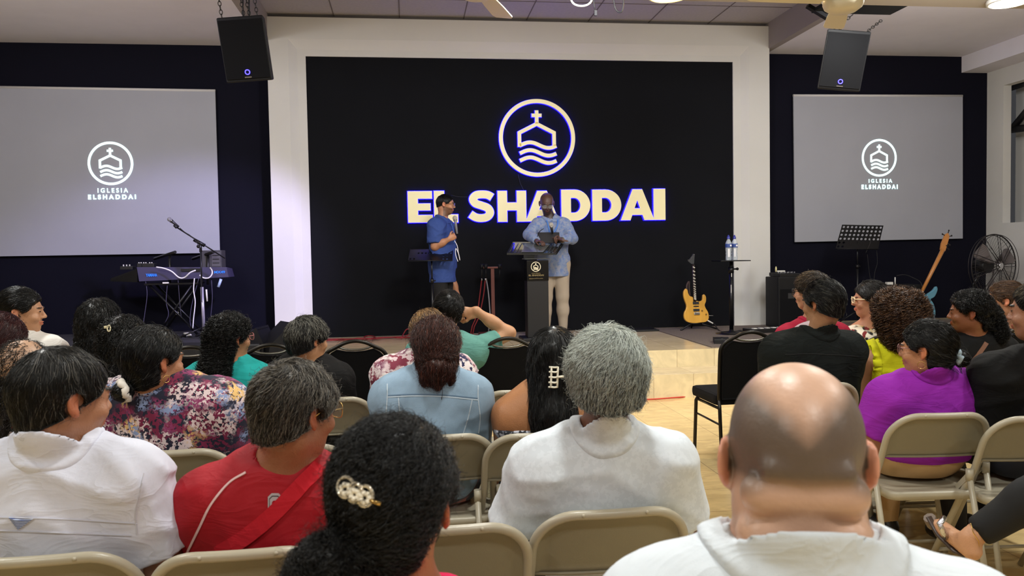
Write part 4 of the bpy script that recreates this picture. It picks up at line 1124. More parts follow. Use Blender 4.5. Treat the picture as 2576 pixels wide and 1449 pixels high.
for i, (x, y, wm) in enumerate(LAMPS[2:]): ceiling_lamp(x, y, wm, 'round ceiling lamp over the '+('aisle side', 'left seats', 'middle seats', 'right seats')[0 if x > 4.5 else 1 if x < -1 else 2 if x < 2 else 3]+', '+('at the front', 'halfway back', 'at the back')[0 if y > 4 else 1 if y > 1 else 2]+' of the hall')
# ceiling fans
fan_m = mat('cream_fan_enamel', (222, 214, 192), .35)
def ceiling_fan(hub, label, angs, zdrop):
    r = empty('ceiling_fan', hub, 0, label, 'fan', 'ceiling fans of the hall')
    MB().lathe([(.02, -.085), (.08, -.08), (.115, -.055), (.125, -.03), (.125, .03), (.10, .055), (.03, .065)], 32).build('motor', fan_m, r)
    MB().cyl((0, 0, zdrop/2+.05), .014, zdrop-.04).build('rod', fan_m, r)
    MB().lathe([(.07, zdrop), (.065, zdrop-.03), (.02, zdrop-.07)], 24).build('canopy', fan_m, r)
    for a in angs:
        rt = rz(R_(a)); t = rx(R_(10)); b_ = MB(); out = [(.14, -.05), (.40, -.066), (.62, -.07), (.66, -.055), (.66, .055), (.62, .07), (.40, .066), (.14, .05)]
        n = len(out); V = [rt @ (t @ Vector((x, y, z))) for z in (-.004, .004) for x, y in out]
        b_.add([v+Vector((0, 0, -.01)) for v in V], [tuple(range(n)), tuple(range(2*n-1, n-1, -1))]+[(i, (i+1) % n, (i+1) % n+n, i+n) for i in range(n)])
        b_.box(rt @ Vector((.14, 0, -.008)), (.12, .035, .006), rt).build('blade', fan_m, r)
f1 = ony(1200, -38, 4.9); ceiling_fan(f1, 'cream ceiling fan with one blade showing at the top edge, left of the middle', (69, 189, 309), ZC-f1.z)
f2 = ony(2121, -2, 4.9); ceiling_fan(f2, 'cream ceiling fan at the top edge in front of the right loudspeaker', (66, 186, 306), ZC-f2.z)
w1 = MB().tube(bez([ony(1432, -30, 6.2), ony(1440, 6, 6.2), ony(1465, 15, 6.2), ony(1487, 4, 6.2), ony(1492, -30, 6.2)], 6), .008, 6).build('ceiling_cable', wht); tag(w1, 'white cable loop drooping from the ceiling at the top edge', 'cable')
w2 = MB().tube(bez([ony(1541, -30, 6.2), ony(1547, 18, 6.2), ony(1559, 31, 6.2), ony(1567, 20, 6.2), ony(1570, -30, 6.2)], 6), .006, 6).build('ceiling_cable', MATS['black_cable']); tag(w2, 'dark cable loop drooping from the ceiling at the top edge', 'cable')
w3 = MB().tube([ony(1495, -30, 6.2), ony(1494, 10, 6.2), ony(1497, 26, 6.2)], .005, 6).box(ony(1498, 33, 6.2), (.02, .02, .04)).build('ceiling_cable', MATS['black_cable']); tag(w3, 'short cable ending in a connector at the top edge', 'cable')
# steel truss in the opening of the right wall
tr = MB(); X = XR+.25
pa = lambda px, py: onx(px, py, X)
tr.tube([pa(2538, 222), pa(2620, 195)], .05, 6).tube([pa(2548, 322), pa(2620, 235)], .05, 6).tube([pa(2545, 326), pa(2625, 316)], .05, 6)
tag(tr.build('wall_bracket', mat('black_steel', (22, 21, 24), .5)), 'black steel bracket seen in the recess of the right wall', 'bracket')
# ================================================================ THINGS ON THE STAGE
bsteel = mat('black_stand_steel', (15, 15, 18), .35, metal=.3)
dk = mat('black_satin', (13, 13, 15), .5)
def O_(m, name, material, label=None, cat=None, parent=None, group=None, base=None):
    o = m.build(name, material, parent)
    if label: tag(o, label, cat, group)
    return o
def rel(c): return lambda px, py, Y: ony(px, py, Y)-Vector(c)
# grey carpet of the guitar side
cz = ZS+.009
A_ = onz(1645.5, 829.7, ZS); B_ = onz(1792, 875.4, ZS)
d_ = (A_-B_).normalized(); A2 = Vector((A_.x, YF-.12, 0)); B2 = Vector((B_.x, Y2+.06, 0))
poly = [(A2.x, A2.y), (B2.x, B2.y), (XR-.4, Y2+.06), (XR-.4, YF-.12)]
m = MB(); m.add([(x, y, ZS) for x, y in poly]+[(x, y, cz) for x, y in poly], [(3, 2, 1, 0), (4, 5, 6, 7)]+[(i, (i+1) % 4, (i+1) % 4+4, i+4) for i in range(4)])
tag(m.build('stage_carpet', mat('speckled_grey_carpet', (112, 100, 90), .95, bump=1, bscale=500, var=.35, vscale=90)), 'speckled grey brown carpet under the guitar on the stage', 'carpet')
m = MB().box(tuple(onz(1590, 832, ZS)+Vector((0, 0, .012))), (.62, .36, .022), bev=.004); tag(m.build('stage_mat', dk), 'flat black mat on the stage floor behind the grey hair', 'mat')
# ---------------- lectern
LY = 9.35; lb = onz(1350, 852, ZS); lb = Vector((ony(1349, 700, LY).x, LY, ZS)); L = empty('lectern', lb, 0, 'black lectern with glass deck and emblem in front of the man in the light shirt', 'lectern')
P_ = rel(lb); w_ = (ony(1375, 700, LY).x-ony(1322, 700, LY).x)
zt = P_(1349, 655, LY).z; z2 = P_(1349, 706, LY).z
O_(MB().box((0, 0, .02), (w_+.14, .40, .04), bev=.006), 'base', dk, parent=L)
O_(MB().box((0, 0, z2/2+.02), (w_, .22, z2-.04), bev=.006), 'column', dk, parent=L)
hd = O_(MB().box((0, -.005, (zt+z2)/2), (w_+.006, .23, zt-z2), bev=.005), 'head_panel', mat('black_gloss', (14, 14, 15), .2), parent=L)
O_(MB().box((0, 0, zt+.02), (w_+.04, .24, .012)).box((0, .07, zt+.045), (w_+.02, .008, .06)), 'acrylic_shelf', mat('clear_acrylic', (210, 220, 220), .08, trans=.7, alpha=.6), parent=L)
# slanted deck
a0, a1, b0, b1 = P_(1275, 641, LY-.22), P_(1400, 641, LY-.22), P_(1290, 614, LY+.18), P_(1418, 615, LY+.2)
V = [a0, a1, b1, b0]; V = V+[v+Vector((0, 0, .02)) for v in V]
Fq = [(0, 1, 2, 3), (7, 6, 5, 4), (0, 4, 5, 1), (1, 5, 6, 2), (2, 6, 7, 3), (3, 7, 4, 0)]
O_(MB().add(V, Fq), 'deck', mat('smoked_glass', (34, 36, 36), .12, coat=.6), parent=L)
O_(MB().tube([b0+Vector((0, 0, .02)), b1+Vector((0, 0, .02))], .006, 6), 'deck_edge', mat('grey_edge', (150, 146, 132), .3), parent=L)
ins = [a0.lerp(a1, .28).lerp(b0.lerp(b1, .28), .06), a0.lerp(a1, .72).lerp(b0.lerp(b1, .72), .06), a0.lerp(a1, .72).lerp(b0.lerp(b1, .76), .9), a0.lerp(a1, .28).lerp(b0.lerp(b1, .24), .9)]
up_ = Vector((0, -.012, .022)); V = [v+up_ for v in ins]; V += [v+Vector((0, 0, .004)) for v in V]
O_(MB().add(V, Fq), 'deck_inlay', mat('glass_inlay', (86, 88, 84), .15, coat=.5), parent=L)
for i, t in enumerate((.03, .10, .17, .80, .87, .94)):
    p0 = a0.lerp(a1, t+.015)+up_; p1 = b0.lerp(b1, t+.015)+up_
    O_(MB().tube([p0.lerp(p1, .1), p0.lerp(p1, .9)], .004, 6), 'deck_rib', mat('rib_grey', (60, 62, 60), .3), parent=L)
cm = mat('cream_print', (240, 228, 196), .5, emit=(240, 228, 196), estr=.06)
lg = P_(1348, 671, LY-.124); R = .057
for pp in [LG['ring'], LG['house'], LG['cross']]+LG['waves']:
    o = link('printed_emblem', filled([[(x*R, z*R) for x, z in p] for p in pp], .0008, 0, .001), cm, hd); o.location = lg
for s, x0, x1, y0, y1, of in (('IGLESIA', 1338, 1360, 686, 689, .02), ('EL SHADDAI', 1330, 1368, 690, 695, .05), ('@IglesiaElShaddai', 1331, 1366, 699, 702.5, .02)):
    a = P_(x0, y1, LY-.124); b2 = P_(x1, y0, LY-.124); me = text_mesh(s, 1, .0006, of); xs_ = [v.co.x for v in me.vertices]; zs_ = [v.co.z for v in me.vertices]
    for v in me.vertices: v.co = Vector((a.x+(v.co.x-min(xs_))/(max(xs_)-min(xs_))*(b2.x-a.x), a.y, a.z+(v.co.z-min(zs_))/(max(zs_)-min(zs_))*(b2.z-a.z)))
    link('printed_text', me, cm, hd)
gm = MB().tube(bez([P_(1355, 612, LY+.1), P_(1352, 596, LY+.1), P_(1358, 582, LY+.08), P_(1368, 575, LY+.05)], 5), .004, 6); O_(gm, 'gooseneck_microphone', bsteel, parent=L)
tb = MB(); ta, tb_, tc_, td = ony(1352, 611, LY+.10), ony(1408, 611, LY+.10), ony(1407, 585, LY+.18), ony(1353, 585, LY+.18)
V = [ta, tb_, tc_, td]; V += [v+Vector((0, .012, .004)) for v in V]; tag(tb.add(V, Fq).build('tablet', mat('dark_tablet_back', (40, 40, 42), .4)), 'dark tablet propped on the lectern in the hands of the man reading', 'tablet')
# ---------------- music stands
def music_stand(name, tl, tr_, br_, bl, Y, foot_z, pole_x, label, holes, hx, hy, tilt=.16, lip=True, x_off=0):
    c = ony(pole_x, bl[1], Y); base = Vector((c.x, Y, foot_z)); r = empty(name, base, 0, label, 'music stand', 'black music stands on the stage'); q = rel(base)
    TL, TR, BR, BL = q(*tl, Y+tilt), q(*tr_, Y+tilt), q(*br_, Y), q(*bl, Y)
    # perforated sheet: grid of cells, round holes cut as octagons
    V = []; F = []; nx, ny = holes
    pt_ = lambda u, v: (TL*(1-u)+TR*u)*(1-v)+(BL*(1-u)+BR*u)*v
    hw = .5*.36
    for j in range(ny):
        for i in range(nx):
            u0, u1 = i/nx, (i+1)/nx; v0, v1 = j/ny, (j+1)/ny; k = len(V)
            sq = [(u0, v0), ((u0+u1)/2, v0), (u1, v0), (u1, (v0+v1)/2), (u1, v1), ((u0+u1)/2, v1), (u0, v1), (u0, (v0+v1)/2)]
            V += [pt_(*s_) for s_ in sq]
            if hx(i, j):
                ang = [225, 270, 315, 0, 45, 90, 135, 180]
                V += [pt_((u0+u1)/2+.30*(u1-u0)*math.cos(R_(a)), (v0+v1)/2+.30*(v1-v0)*math.sin(R_(a))) for a in ang]
                F += [(k+m_, k+(m_+1) % 8, k+8+(m_+1) % 8, k+8+m_) for m_ in range(8)]
            else: F.append(tuple(k+m_ for m_ in range(8)))
    n_ = (TR-TL).cross(BL-TL).normalized()*.002; K = len(V)
    o = MB().add([v-n_ for v in V]+[v+n_ for v in V], F+[tuple(x+K for x in reversed(f)) for f in F]).build('desk', bsteel, r)
    O_(MB().tube([TL, TR, BR, BL], .005, 6, closed=True), 'desk_rim', bsteel, parent=r)
    if lip: O_(MB().box((BL+BR)/2+Vector((0, -.02, -.002)), ((BR-BL).length, .05, .004)), 'ledge', bsteel, parent=r)
    px0 = Vector((0, .03, (TL.z+BL.z)/2*.5+BL.z*.5)); O_(MB().tube([(0, .03, .10), (0, .03, BL.z-.25)], .014, 10).tube([(0, .03, BL.z-.28), px0], .009, 8), 'pole', bsteel, parent=r)
    O_(MB().cyl((0, .03, BL.z-.24), .02, .05).tube([(0, .03, BL.z-.24), (.04, .03, BL.z-.24)], .008, 8), 'clutch', bsteel, parent=r)
    for a in (30, 150, 270):
        d = Vector((math.cos(R_(a)), math.sin(R_(a)), 0)); O_(MB().tube([Vector((0, .03, .20)), Vector((0, .03, .0))+d*.27+Vector((0, 0, .012))], .008, 8), 'leg', bsteel, parent=r)
    return r
music_stand('music_stand', (1032, 627), (1140, 625), (1138, 656), (1027, 655), 9.25, ZS, 1086, 'black perforated music stand in front of the man in the blue shirt', (12, 4), lambda i, j: (j in (1,) and 1 < i) or (i in (9, 10) and j > 0) or (j == 3 and i in (0, 1)), None, .30)
music_stand('music_stand', (2119, 566), (2222, 568), (2208, 627), (2102, 625), 9.8, ZS, 2160, 'black perforated music stand in front of the right projection screen', (10, 6), lambda i, j: j < 4 or (i < 2), None, .12)
cbm = MATS['black_cable']
tag(MB().tube(bez([ony(2184, 585, 9.8), ony(2190, 605, 9.8), ony(2183, 625, 9.8), ony(2178, 636, 9.8)], 5), .004, 6).build('headphone_cable', cbm), 'thin cable hanging over the right music stand', 'cable')
tag(MB().tube(bez([ony(2182, 640, 9.8), ony(2186, 680, 9.8), ony(2190, 705, 9.8)], 5)+[ony(2190, 760, 9.8)], .0035, 6).tube(bez([ony(2204, 615, 9.82), ony(2207, 660, 9.82), ony(2200, 690, 9.82), ony(2196, 760, 9.82)], 5), .0035, 6).build('hanging_cable', cbm), 'thin cables falling below the right music stand', 'cable')
# ---------------- table stand with two bottles
tbp = ony(1839, 656, 9.3); tb0 = Vector((tbp.x, 9.3, ZS)); r = empty('pole_table', tb0, 0, 'thin black pole table holding two water bottles', 'table'); q = rel(tb0)
zt = tbp.z-ZS; a = q(1801, 656, 9.3); b2 = q(1876, 656, 9.3)
O_(MB().box(((a.x+b2.x)/2, 0, zt), (b2.x-a.x, .30, .012), bev=.003), 'tray', bsteel, parent=r)
O_(MB().tube([(0, 0, .05), (0, 0, zt-.14)], .024, 12), 'pole', bsteel, parent=r)
O_(MB().tube([(0, 0, zt-.16), (0, 0, zt-.004)], .017, 12).cyl((0, 0, zt-.11), .032, .075).tube([(0, 0, zt-.10), (.07, -.01, zt-.10)], .010, 8).ball((.075, -.01, zt-.10), .018), 'clutch', bsteel, parent=r)
O_(MB().box((-.005, -.026, zt-.16), (.008, .002, .07)).box((-.012, -.026, zt-.34), (.006, .002, .10)), 'pole_sticker', wht, parent=r)
O_(MB().lathe([(.19, 0), (.19, .012), (.03, .03), (.026, .06)], 32), 'base_plate', bsteel, parent=r)
btl = mat('clear_bottle_plastic', (215, 225, 232), .08, alpha=.45, spec=.9); cap_m = mat('blue_bottle_cap', (52, 58, 150), .35); lab_m = mat('blue_bottle_label', (44, 70, 140), .5); wlab = mat('white_label', (225, 225, 228), .5)
def bottle(px, Y, lab):
    p = ony(px, 655, Y); p.z = ZS+zt+.006; r = empty('water_bottle', p, 0, lab, 'bottle', 'water bottles on the pole table'); s = .27/.27
    O_(MB().lathe([(.032, 0), (.036, .01), (.035, .05), (.032, .065), (.036, .08), (.033, .10), (.037, .12), (.038, .20), (.034, .215), (.020, .245), (.015, .255), (.015, .262)], 24), 'body', btl, parent=r)
    O_(MB().lathe([(.0385, .155), (.0388, .158), (.0388, .198), (.0385, .2)], 24), 'label_band', lab_m, parent=r)
    O_(MB().box((.012, -.0395, .178), (.020, .002, .022)).box((-.012, -.038, .09), (.024, .002, .10)), 'label_print', wlab, parent=r)
    O_(MB().lathe([(.018, .258), (.0185, .262), (.018, .285), (.010, .290), (.009, .305), (.0, .306)], 20), 'cap', cap_m, parent=r)
bottle(1833, 9.27, 'water bottle with blue cap, the left one on the pole table'); bottle(1848, 9.35, 'water bottle with blue cap, the right one on the pole table')
# ---------------- natural finish guitar on its stand
G = onz(1750, 822, ZS); GY = 9.95; gb = Vector((ony(1752, 815, GY).x, GY, ZS)); 
guit = empty('electric_guitar', ony(1750, 812, GY), 0, 'natural yellow electric guitar standing against the black wall', 'guitar'); q = rel(guit.location)
wood = mat('natural_maple_lacquer', (226, 170, 72), .18, var=.06, vscale=9, coat=.6, stretch=(3, 1, .7)); 
def crop(u, v): return (1680+u*.2071, 580+v*.2071)
outl = [(232, 712), (250, 722), (256, 760), (275, 800), (310, 815), (320, 862), (370, 862), (385, 868), (430, 852), (442, 810), (445, 785), (458, 785), (470, 812), (466, 860), (448, 905), (460, 950), (482, 990), (490, 1040), (482, 1080), (450, 1105), (390, 1112), (330, 1120), (260, 1112), (220, 1090), (203, 1050), (208, 1000), (232, 955), (240, 905), (226, 860), (212, 800), (214, 745)]
pts = bez([Vector((q(*crop(u, v), GY).x, 0, q(*crop(u, v), GY).z)) for u, v in outl]+[Vector((q(*crop(*outl[0]), GY).x, 0, q(*crop(*outl[0]), GY).z))], 3)[:-1]
tl_ = rx(R_(-9))
bd = filled([[(v.x, v.z) for v in pts]], .012, .008); bd.transform(tl_.to_4x4()); link('body', bd, wood, guit)
gp = lambda u, v, d: tl_ @ Vector((q(*crop(u, v), GY).x, -d, q(*crop(u, v), GY).z))
nk = [gp(333, 862, .024), gp(340, 410, .024)]
O_(MB().tube(nk, .020, 8, flat=1, r2=.018), 'neck', mat('dark_fretboard', (48, 38, 34), .45), parent=guit)
fr_ = MB()
for k in range(14):
    t = .02+.96*(1-2**(-k/9)); p = nk[0].lerp(nk[1], t if k else .01); p = nk[1].lerp(nk[0], .0+.97*(1-2**(-(k+.6)/7.5))/(1-2**(-14.6/7.5)))
    fr_.box(p+Vector((0, -.019, 0)), (.032, .004, .012), ry(.45))
O_(fr_, 'fret_inlays', mat('pearl_inlay', (214, 210, 196), .3), parent=guit)
hs_ = [gp(u, v, .02) for u, v in ((318, 400), (276, 362), (280, 345), (300, 352), (330, 300), (345, 275), (368, 278), (364, 300), (352, 400))]
n = len(hs_); V = hs_+[v+Vector((0, .016, 0)) for v in hs_]; O_(MB().add(V, [tuple(range(n)), tuple(range(2*n-1, n-1, -1))]+[(i, (i+1) % n, (i+1) % n+n, i+n) for i in range(n)]), 'headstock', dk, parent=guit)
for k in range(6):
    t = k/5; O_(MB().cyl(gp(290+62*t, 352-68*t, .028), .006, .012, 8, axis=(0, 1, 0)), 'tuning_peg', mtl, parent=guit)
for (u, v, w2, h2) in ((346, 882, .083, .034), (348, 968, .083, .034)): O_(MB().box(gp(u, v, .024), (w2*.98, .010, h2), tl_, bev=.003), 'pickup', dk, parent=guit)
O_(MB().box(gp(347, 922, .024), (.07, .008, .014), tl_, bev=.003), 'pickup', dk, parent=guit)
O_(MB().box(gp(350, 1010, .028), (.075, .014, .035), tl_, bev=.004), 'bridge', mtl, parent=guit)
for (u, v) in ((415, 975), (462, 1020)): O_(MB().cyl(gp(u, v, .028), .010, .014, 14, axis=(0, 1, 0)), 'knob', gold_m, parent=guit)
O_(MB().tube([gp(490, 1034, .02), gp(550, 1037, .03)], .004, 6), 'jack_plug', mtl, parent=guit)
O_(MB().tube([gp(340, 1000, .034), gp(345, 700, .032), gp(338, 400, .036)], .0012, 4), 'strings', mtl, parent=guit)
O_(MB().tube(bez([gp(250, 720, 0), gp(268, 650, -.03), gp(300, 612, -.04), gp(292, 700, -.03), gp(296, 790, -.02)], 5), .012, 6, flat=.3), 'strap', mat('brown_strap', (70, 54, 50), .8), parent=guit)
gs = empty('guitar_stand', (guit.location.x, GY+.02, ZS), 0, 'low black folding stand under the yellow guitar', 'stand'); q = rel(gs.location)
O_(MB().tube([(0, .04, .16), (-.04, -.0, .09), (-.235, -.12, .012)], .011, 8), 'leg', bsteel, parent=gs); O_(MB().tube([(0, .04, .16), (.05, -.0, .09), (.26, -.12, .012)], .011, 8), 'leg', bsteel, parent=gs); O_(MB().tube([(0, .04, .16), (0, .14, .012)], .011, 8), 'leg', bsteel, parent=gs)
O_(MB().tube([(-.08, -.03, .085), (.08, -.03, .085)], .010, 8), 'cradle', bsteel, parent=gs)
tag(MB().tube([ony(1780, 806, GY-.04), ony(1794, 814, GY-.06)], .009, 8).build('guitar_plug', wht), 'white angled plug beside the lower edge of the yellow guitar', 'plug')
gc = MB().tube(bez([ony(1796, 813, GY-.05), onz(1810, 832, ZS+.012), onz(1835, 836, ZS+.012), onz(1868, 831, ZS+.012), onz(1900, 838, ZS+.012)], 6), .007, 6)
for k in range(3): gc.tube([onz(1848, 836, ZS+.016+k*.01)+Vector((.16*math.cos(a*PI/9), .14*math.sin(a*PI/9), 0)) for a in range(18)], .006, 5, closed=True)
tag(gc.build('guitar_cable', cbm), 'black coiled cable on the carpet at the foot of the pole table', 'cable')
pp = onz(1815, 864, ZS); r = empty('effects_pedal', pp, R_(-18), 'black effects pedal at the front edge of the stage by the aisle chair', 'pedal'); O_(MB().box((0, 0, .03), (.17, .26, .058), bev=.006), 'case', dk, parent=r); O_(MB().box((0, 0, .061), (.02, .16, .004)), 'switch_plate', mtl, parent=r)
pb = onz(1925, 835, cz); r = empty('pedal_board', pb, R_(10), 'pedal board with white buttons on the carpet near the crimson shirt', 'pedal'); O_(MB().box((0, 0, .025), (.5, .22, .05), bev=.006), 'case', dk, parent=r)
for k in range(5): O_(MB().box((-.18+.09*k, -.04, .054), (.05, .05, .008)), 'button', wht, parent=r)
# red cord along the step and red cable along the wall
rc = [(1560, 1008), (1600, 1006), (1645, 1003.5), (1690, 1001), (1720, 998), (1748, 996), (1790, 998)]
tag(MB().tube(bez([onz(x, y, .008)+Vector((0, -.01, .003*(i % 2))) for i, (x, y) in enumerate(rc)], 4), .007, 6).build('extension_cord', mat('red_cord', (190, 60, 40), .5)), 'red cord lying at the foot of the tiled step', 'cord')
redc = mat('dark_red_cable', (128, 28, 34), .5)
rw = MB(); rnd = random.Random(4)
for k in range(4): rw.tube(bez([onz(785+38*i+rnd.uniform(-8, 8), 856-1.05*i+rnd.uniform(-2.5, 2.5), ZS+.01+.008*k) for i in range(9)], 4), .008, 5)
rw.tube(bez([onz(930+14*math.cos(a), 849+4*math.sin(a), ZS+.02+.004*a) for a in [i*.7 for i in range(16)]], 2), .008, 5)
tag(rw.build('red_cable_heap', redc), 'tangle of dark red cable along the foot of the black wall', 'cable')
tag(MB().tube(bez([onz(1010, 852, ZS+.02), ony(1016, 838, 9.9), ony(1024, 828, 9.9), ony(1032, 832, 9.9), ony(1028, 842, 9.9), ony(1018, 845, 9.9)], 5), .008, 5).build('red_cable_loop', redc), 'upright loop of red cable next to the braided bun hair', 'cable')
# ---------------- microphone holder with hanging cables
hb_ = Vector((ony(1239, 700, 10.0).x, 10.0, ZS)); r = empty('microphone_holder', hb_, 0, 'reddish brown T shaped microphone holder between the two standing men', 'stand'); q = rel(hb_)
br_m = mat('reddish_brown_wood', (104, 52, 42), .5)
zz = q(1240, 673, 10.0).z; O_(MB().box((0, 0, zz/2), (.042, .042, zz)), 'post', br_m, parent=r); O_(MB().box((-.005, 0, zz), (.235, .07, .022), bev=.004), 'top_bar', br_m, parent=r); O_(MB().box((0, 0, .02), (.36, .30, .04), bev=.005), 'foot', br_m, parent=r)
for i, (px, mt) in enumerate(((1212, blk), (1222, blk), (1257, blk))):
    O_(MB().tube([q(px, 676, 9.96), q(px, 664, 9.96)], .022, 10).tube([q(px, 676, 9.96), q(px, 698, 9.96)], .012, 10), 'clip', mt, parent=r)
for i, (pts_, mm, lab) in enumerate((([(1212, 700), (1208, 735), (1200, 790), (1188, 820)], redc, 'dark red cable hanging at the left of the microphone holder'), ([(1221, 700), (1216, 745), (1205, 795), (1193, 822)], redc, 'second dark red cable hanging from the microphone holder'), ([(1223, 700), (1229, 740), (1233, 790)], mat('grey_cable', (150, 146, 150), .5), 'pale grey cable hanging from the microphone holder'))):
    o = O_(MB().tube([ony(pts_[0][0], pts_[0][1], 9.95), ony(pts_[0][0], pts_[0][1]+6, 9.95)], .010, 8), 'cable_plug', mtl); o.name = 'cable_plug'
    c_ = MB().tube(bez([ony(x, y, 9.95) for x, y in pts_], 4)+[Vector((ony(pts_[-1][0], 800, 9.95).x-.03, 9.93, ZS+.01))], .0075, 6).build('hanging_cable', mm); tag(c_, lab, 'cable'); o.parent = c_
# ---------------- keyboard corner
KY = 9.75; kc = ony(440, 712, KY); kb = empty('keyboard', kc, R_(0), 'black electronic keyboard seen from its back on an x stand', 'keyboard'); q = rel(kc)
kmat = mat('keyboard_back_panel', (58, 54, 84), .4, bump=.05);  # violet stage light on the black case is put into this colour
a, b2, c3, d3 = q(344, 672, KY), q(570, 672, KY+.06), q(575, 697, KY+.06), q(350, 708, KY)
bk = MB(); V = [a, b2, c3, d3, a+Vector((0, .30, -.02)), b2+Vector((0, .30, -.02)), c3+Vector((0, .32, 0)), d3+Vector((0, .32, 0))]
O_(bk.add(V, [(3, 2, 1, 0), (4, 5, 6, 7), (0, 1, 5, 4), (1, 2, 6, 5), (2, 3, 7, 6), (3, 0, 4, 7)]), 'body', kmat, parent=kb)
e = [q(345, 676, KY), q(345, 710, KY), q(277, 708, KY+.35), q(279, 700, KY+.35)]; V = e+[v+Vector((.05, .3, 0)) for v in e]
O_(MB().add(V, [(0, 1, 2, 3), (7, 6, 5, 4), (0, 4, 5, 1), (1, 5, 6, 2), (2, 6, 7, 3), (3, 7, 4, 0)]), 'end_cheek', dk, parent=kb)
ktx = mat('keyboard_print', (110, 180, 240), .4, emit=(90, 170, 240), estr=.35)
def flat_text(s, x0, x1, y0, y1, Y, off, mt, par, base):
    a = ony(x0, y1, Y)-base; b2 = ony(x1, y0, Y)-base; me = text_mesh(s, 1, .0006, off); xs_ = [v.co.x for v in me.vertices]; zs_ = [v.co.z for v in me.vertices]
    for v in me.vertices: v.co = Vector((a.x+(v.co.x-min(xs_))/(max(xs_)-min(xs_))*(b2.x-a.x), a.y, a.z+(v.co.z-min(zs_))/(max(zs_)-min(zs_))*(b2.z-a.z)))
    return link('printed_text', me, mt, par)
flat_text('YAMAHA', 367, 395, 688, 696, KY-.006, .03, ktx, kb, Vector(kc)); flat_text('MX49', 539, 566, 681, 688, KY+.05, .02, ktx, kb, Vector(kc))
O_(MB().box(q(480, 679, KY+.02)+Vector((0, 0, 0)), (.22, .01, .03)), 'connector_panel', dk, parent=kb)
kst = Vector((ony(455, 790, KY+.15).x, KY+.15, .53)); r = empty('keyboard_stand', kst, 0, 'black double x stand carrying the keyboard', 'stand'); q = rel(kst)
for dy in (-.12, .12):
    O_(MB().tube([q(382, 714, KY+.15)+Vector((0, dy, 0)), Vector((.22, dy, .02))], .015, 8), 'brace', bsteel, parent=r); O_(MB().tube([q(492, 712, KY+.15)+Vector((0, dy, 0)), Vector((-.25, dy, .02))], .015, 8), 'brace', bsteel, parent=r)
O_(MB().tube([q(446, 788, KY+.03), q(446, 788, KY+.27)], .02, 10), 'pivot', mtl, parent=r)
for sx in (-.25, .22): O_(MB().tube([(sx, -.2, .018), (sx, .2, .018)], .015, 8), 'foot', bsteel, parent=r)
O_(MB().box(q(440, 713, KY+.15), (.60, .30, .02)), 'rest', bsteel, parent=r)
O_(MB().box(q(417, 711.5, KY-.02), (.065, .02, .016)), 'end_cap', wht, parent=r)
for px in (427, 523):
    O_(MB().tube([q(px, 716, KY+.10), q(px, 640, KY+.10)], .016, 8), 'upright', bsteel, parent=r); O_(MB().tube([q(px+14, 634, KY+.0), q(px-38, 651, KY+.32)], .018, 8), 'upper_arm', bsteel, parent=r)
# small gear on the keyboard
for i, (px, w2, lab) in enumerate(((354, .05, 'small black pedal box with white knobs, first on the keyboard'), (366, .05, 'small black pedal box with white knobs, second on the keyboard'), (381, .09, 'small black power box on the keyboard by the white cable'))):
    p = ony(px, 673, KY+.08); r = empty('effects_box', p, 0, lab, 'box', 'small boxes on the keyboard'); O_(MB().box((0, 0, .025), (w2, .10, .05), bev=.004), 'case', dk, parent=r)
    for k in range(2): O_(MB().cyl((-.012+.024*k, -.02, .055), .007, .012, 10), 'knob', wht, parent=r)
mx = ony(322, 674, KY+.35); r = empty('mini_mixer', mx, 0, 'tiny mixer with pale knobs at the left end of the keyboard', 'mixer'); O_(MB().box((0, 0, .0), (.14, .12, .04), bev=.004), 'case', dk, parent=r)
for k in range(3): O_(MB().cyl((-.04+.035*k, -.03, .03), .008, .02, 10), 'knob', wht, parent=r)
lm = ony(538, 652, KY+.22); r = empty('monitor_box', lm, 0, 'dark box speaker standing behind the right end of the keyboard', 'speaker'); O_(MB().box((0, 0, 0), (.225, .22, .21), bev=.008), 'case', mat('dark_grey_case', (58, 56, 60), .6), parent=r); O_(MB().box((.05, -.112, .0), (.10, .006, .17)), 'front_plate', mat('grey_plate', (82, 80, 84), .6), parent=r)
for k in range(3): O_(MB().box((.05, -.117, .045-.045*k), (.075, .004, .008)), 'slot', dk, parent=r)
whc = mat('white_cable', (232, 230, 236), .45)
cb_ = MB().tube(bez([ony(x, y, KY-.07) for x, y in ((393, 672), (412, 675), (432, 683), (450, 698), (464, 698), (478, 686), (492, 680))], 5), .008, 6).tube(bez([ony(x, y, KY-.05) for x, y in ((502, 692), (512, 699), (525, 699), (533, 690), (533, 680), (528, 673))], 5), .008, 6)
tag(cb_.build('audio_cable', whc), 'white cable drooping in loops over the back of the keyboard', 'cable')
tag(MB().tube(bez([ony(x, y, KY+.0) for x, y in ((489, 700), (487, 730), (491, 760), (487, 800), (485, 826))], 5), .0065, 6).build('audio_cable', whc), 'white cable hanging from the keyboard to the platform', 'cable')
for i, (pts_, lab) in enumerate((([(365, 700), (370, 740), (364, 790), (360, 815)], 'dark cable hanging at the left of the keyboard stand'), ([(421, 715), (418, 760), (424, 790), (414, 815)], 'dark cable hanging in the middle of the keyboard stand'), ([(448, 705), (452, 760), (456, 800)], 'dark cable behind the keyboard stand crossing'), ([(532, 705), (534, 750), (530, 800), (531, 830)], 'dark cable hanging right of the microphone stand'), ([(500, 700), (484, 760), (478, 800), (480, 822)], 'grey cable hanging beside the white one'))):
    tag(MB().tube(bez([ony(x, y, KY+.02) for x, y in pts_], 5), .004, 6).build('hanging_cable', mat('dusky_cable', (70, 66, 92), .5)), lab, 'cable', 'cables hanging from the keyboard')
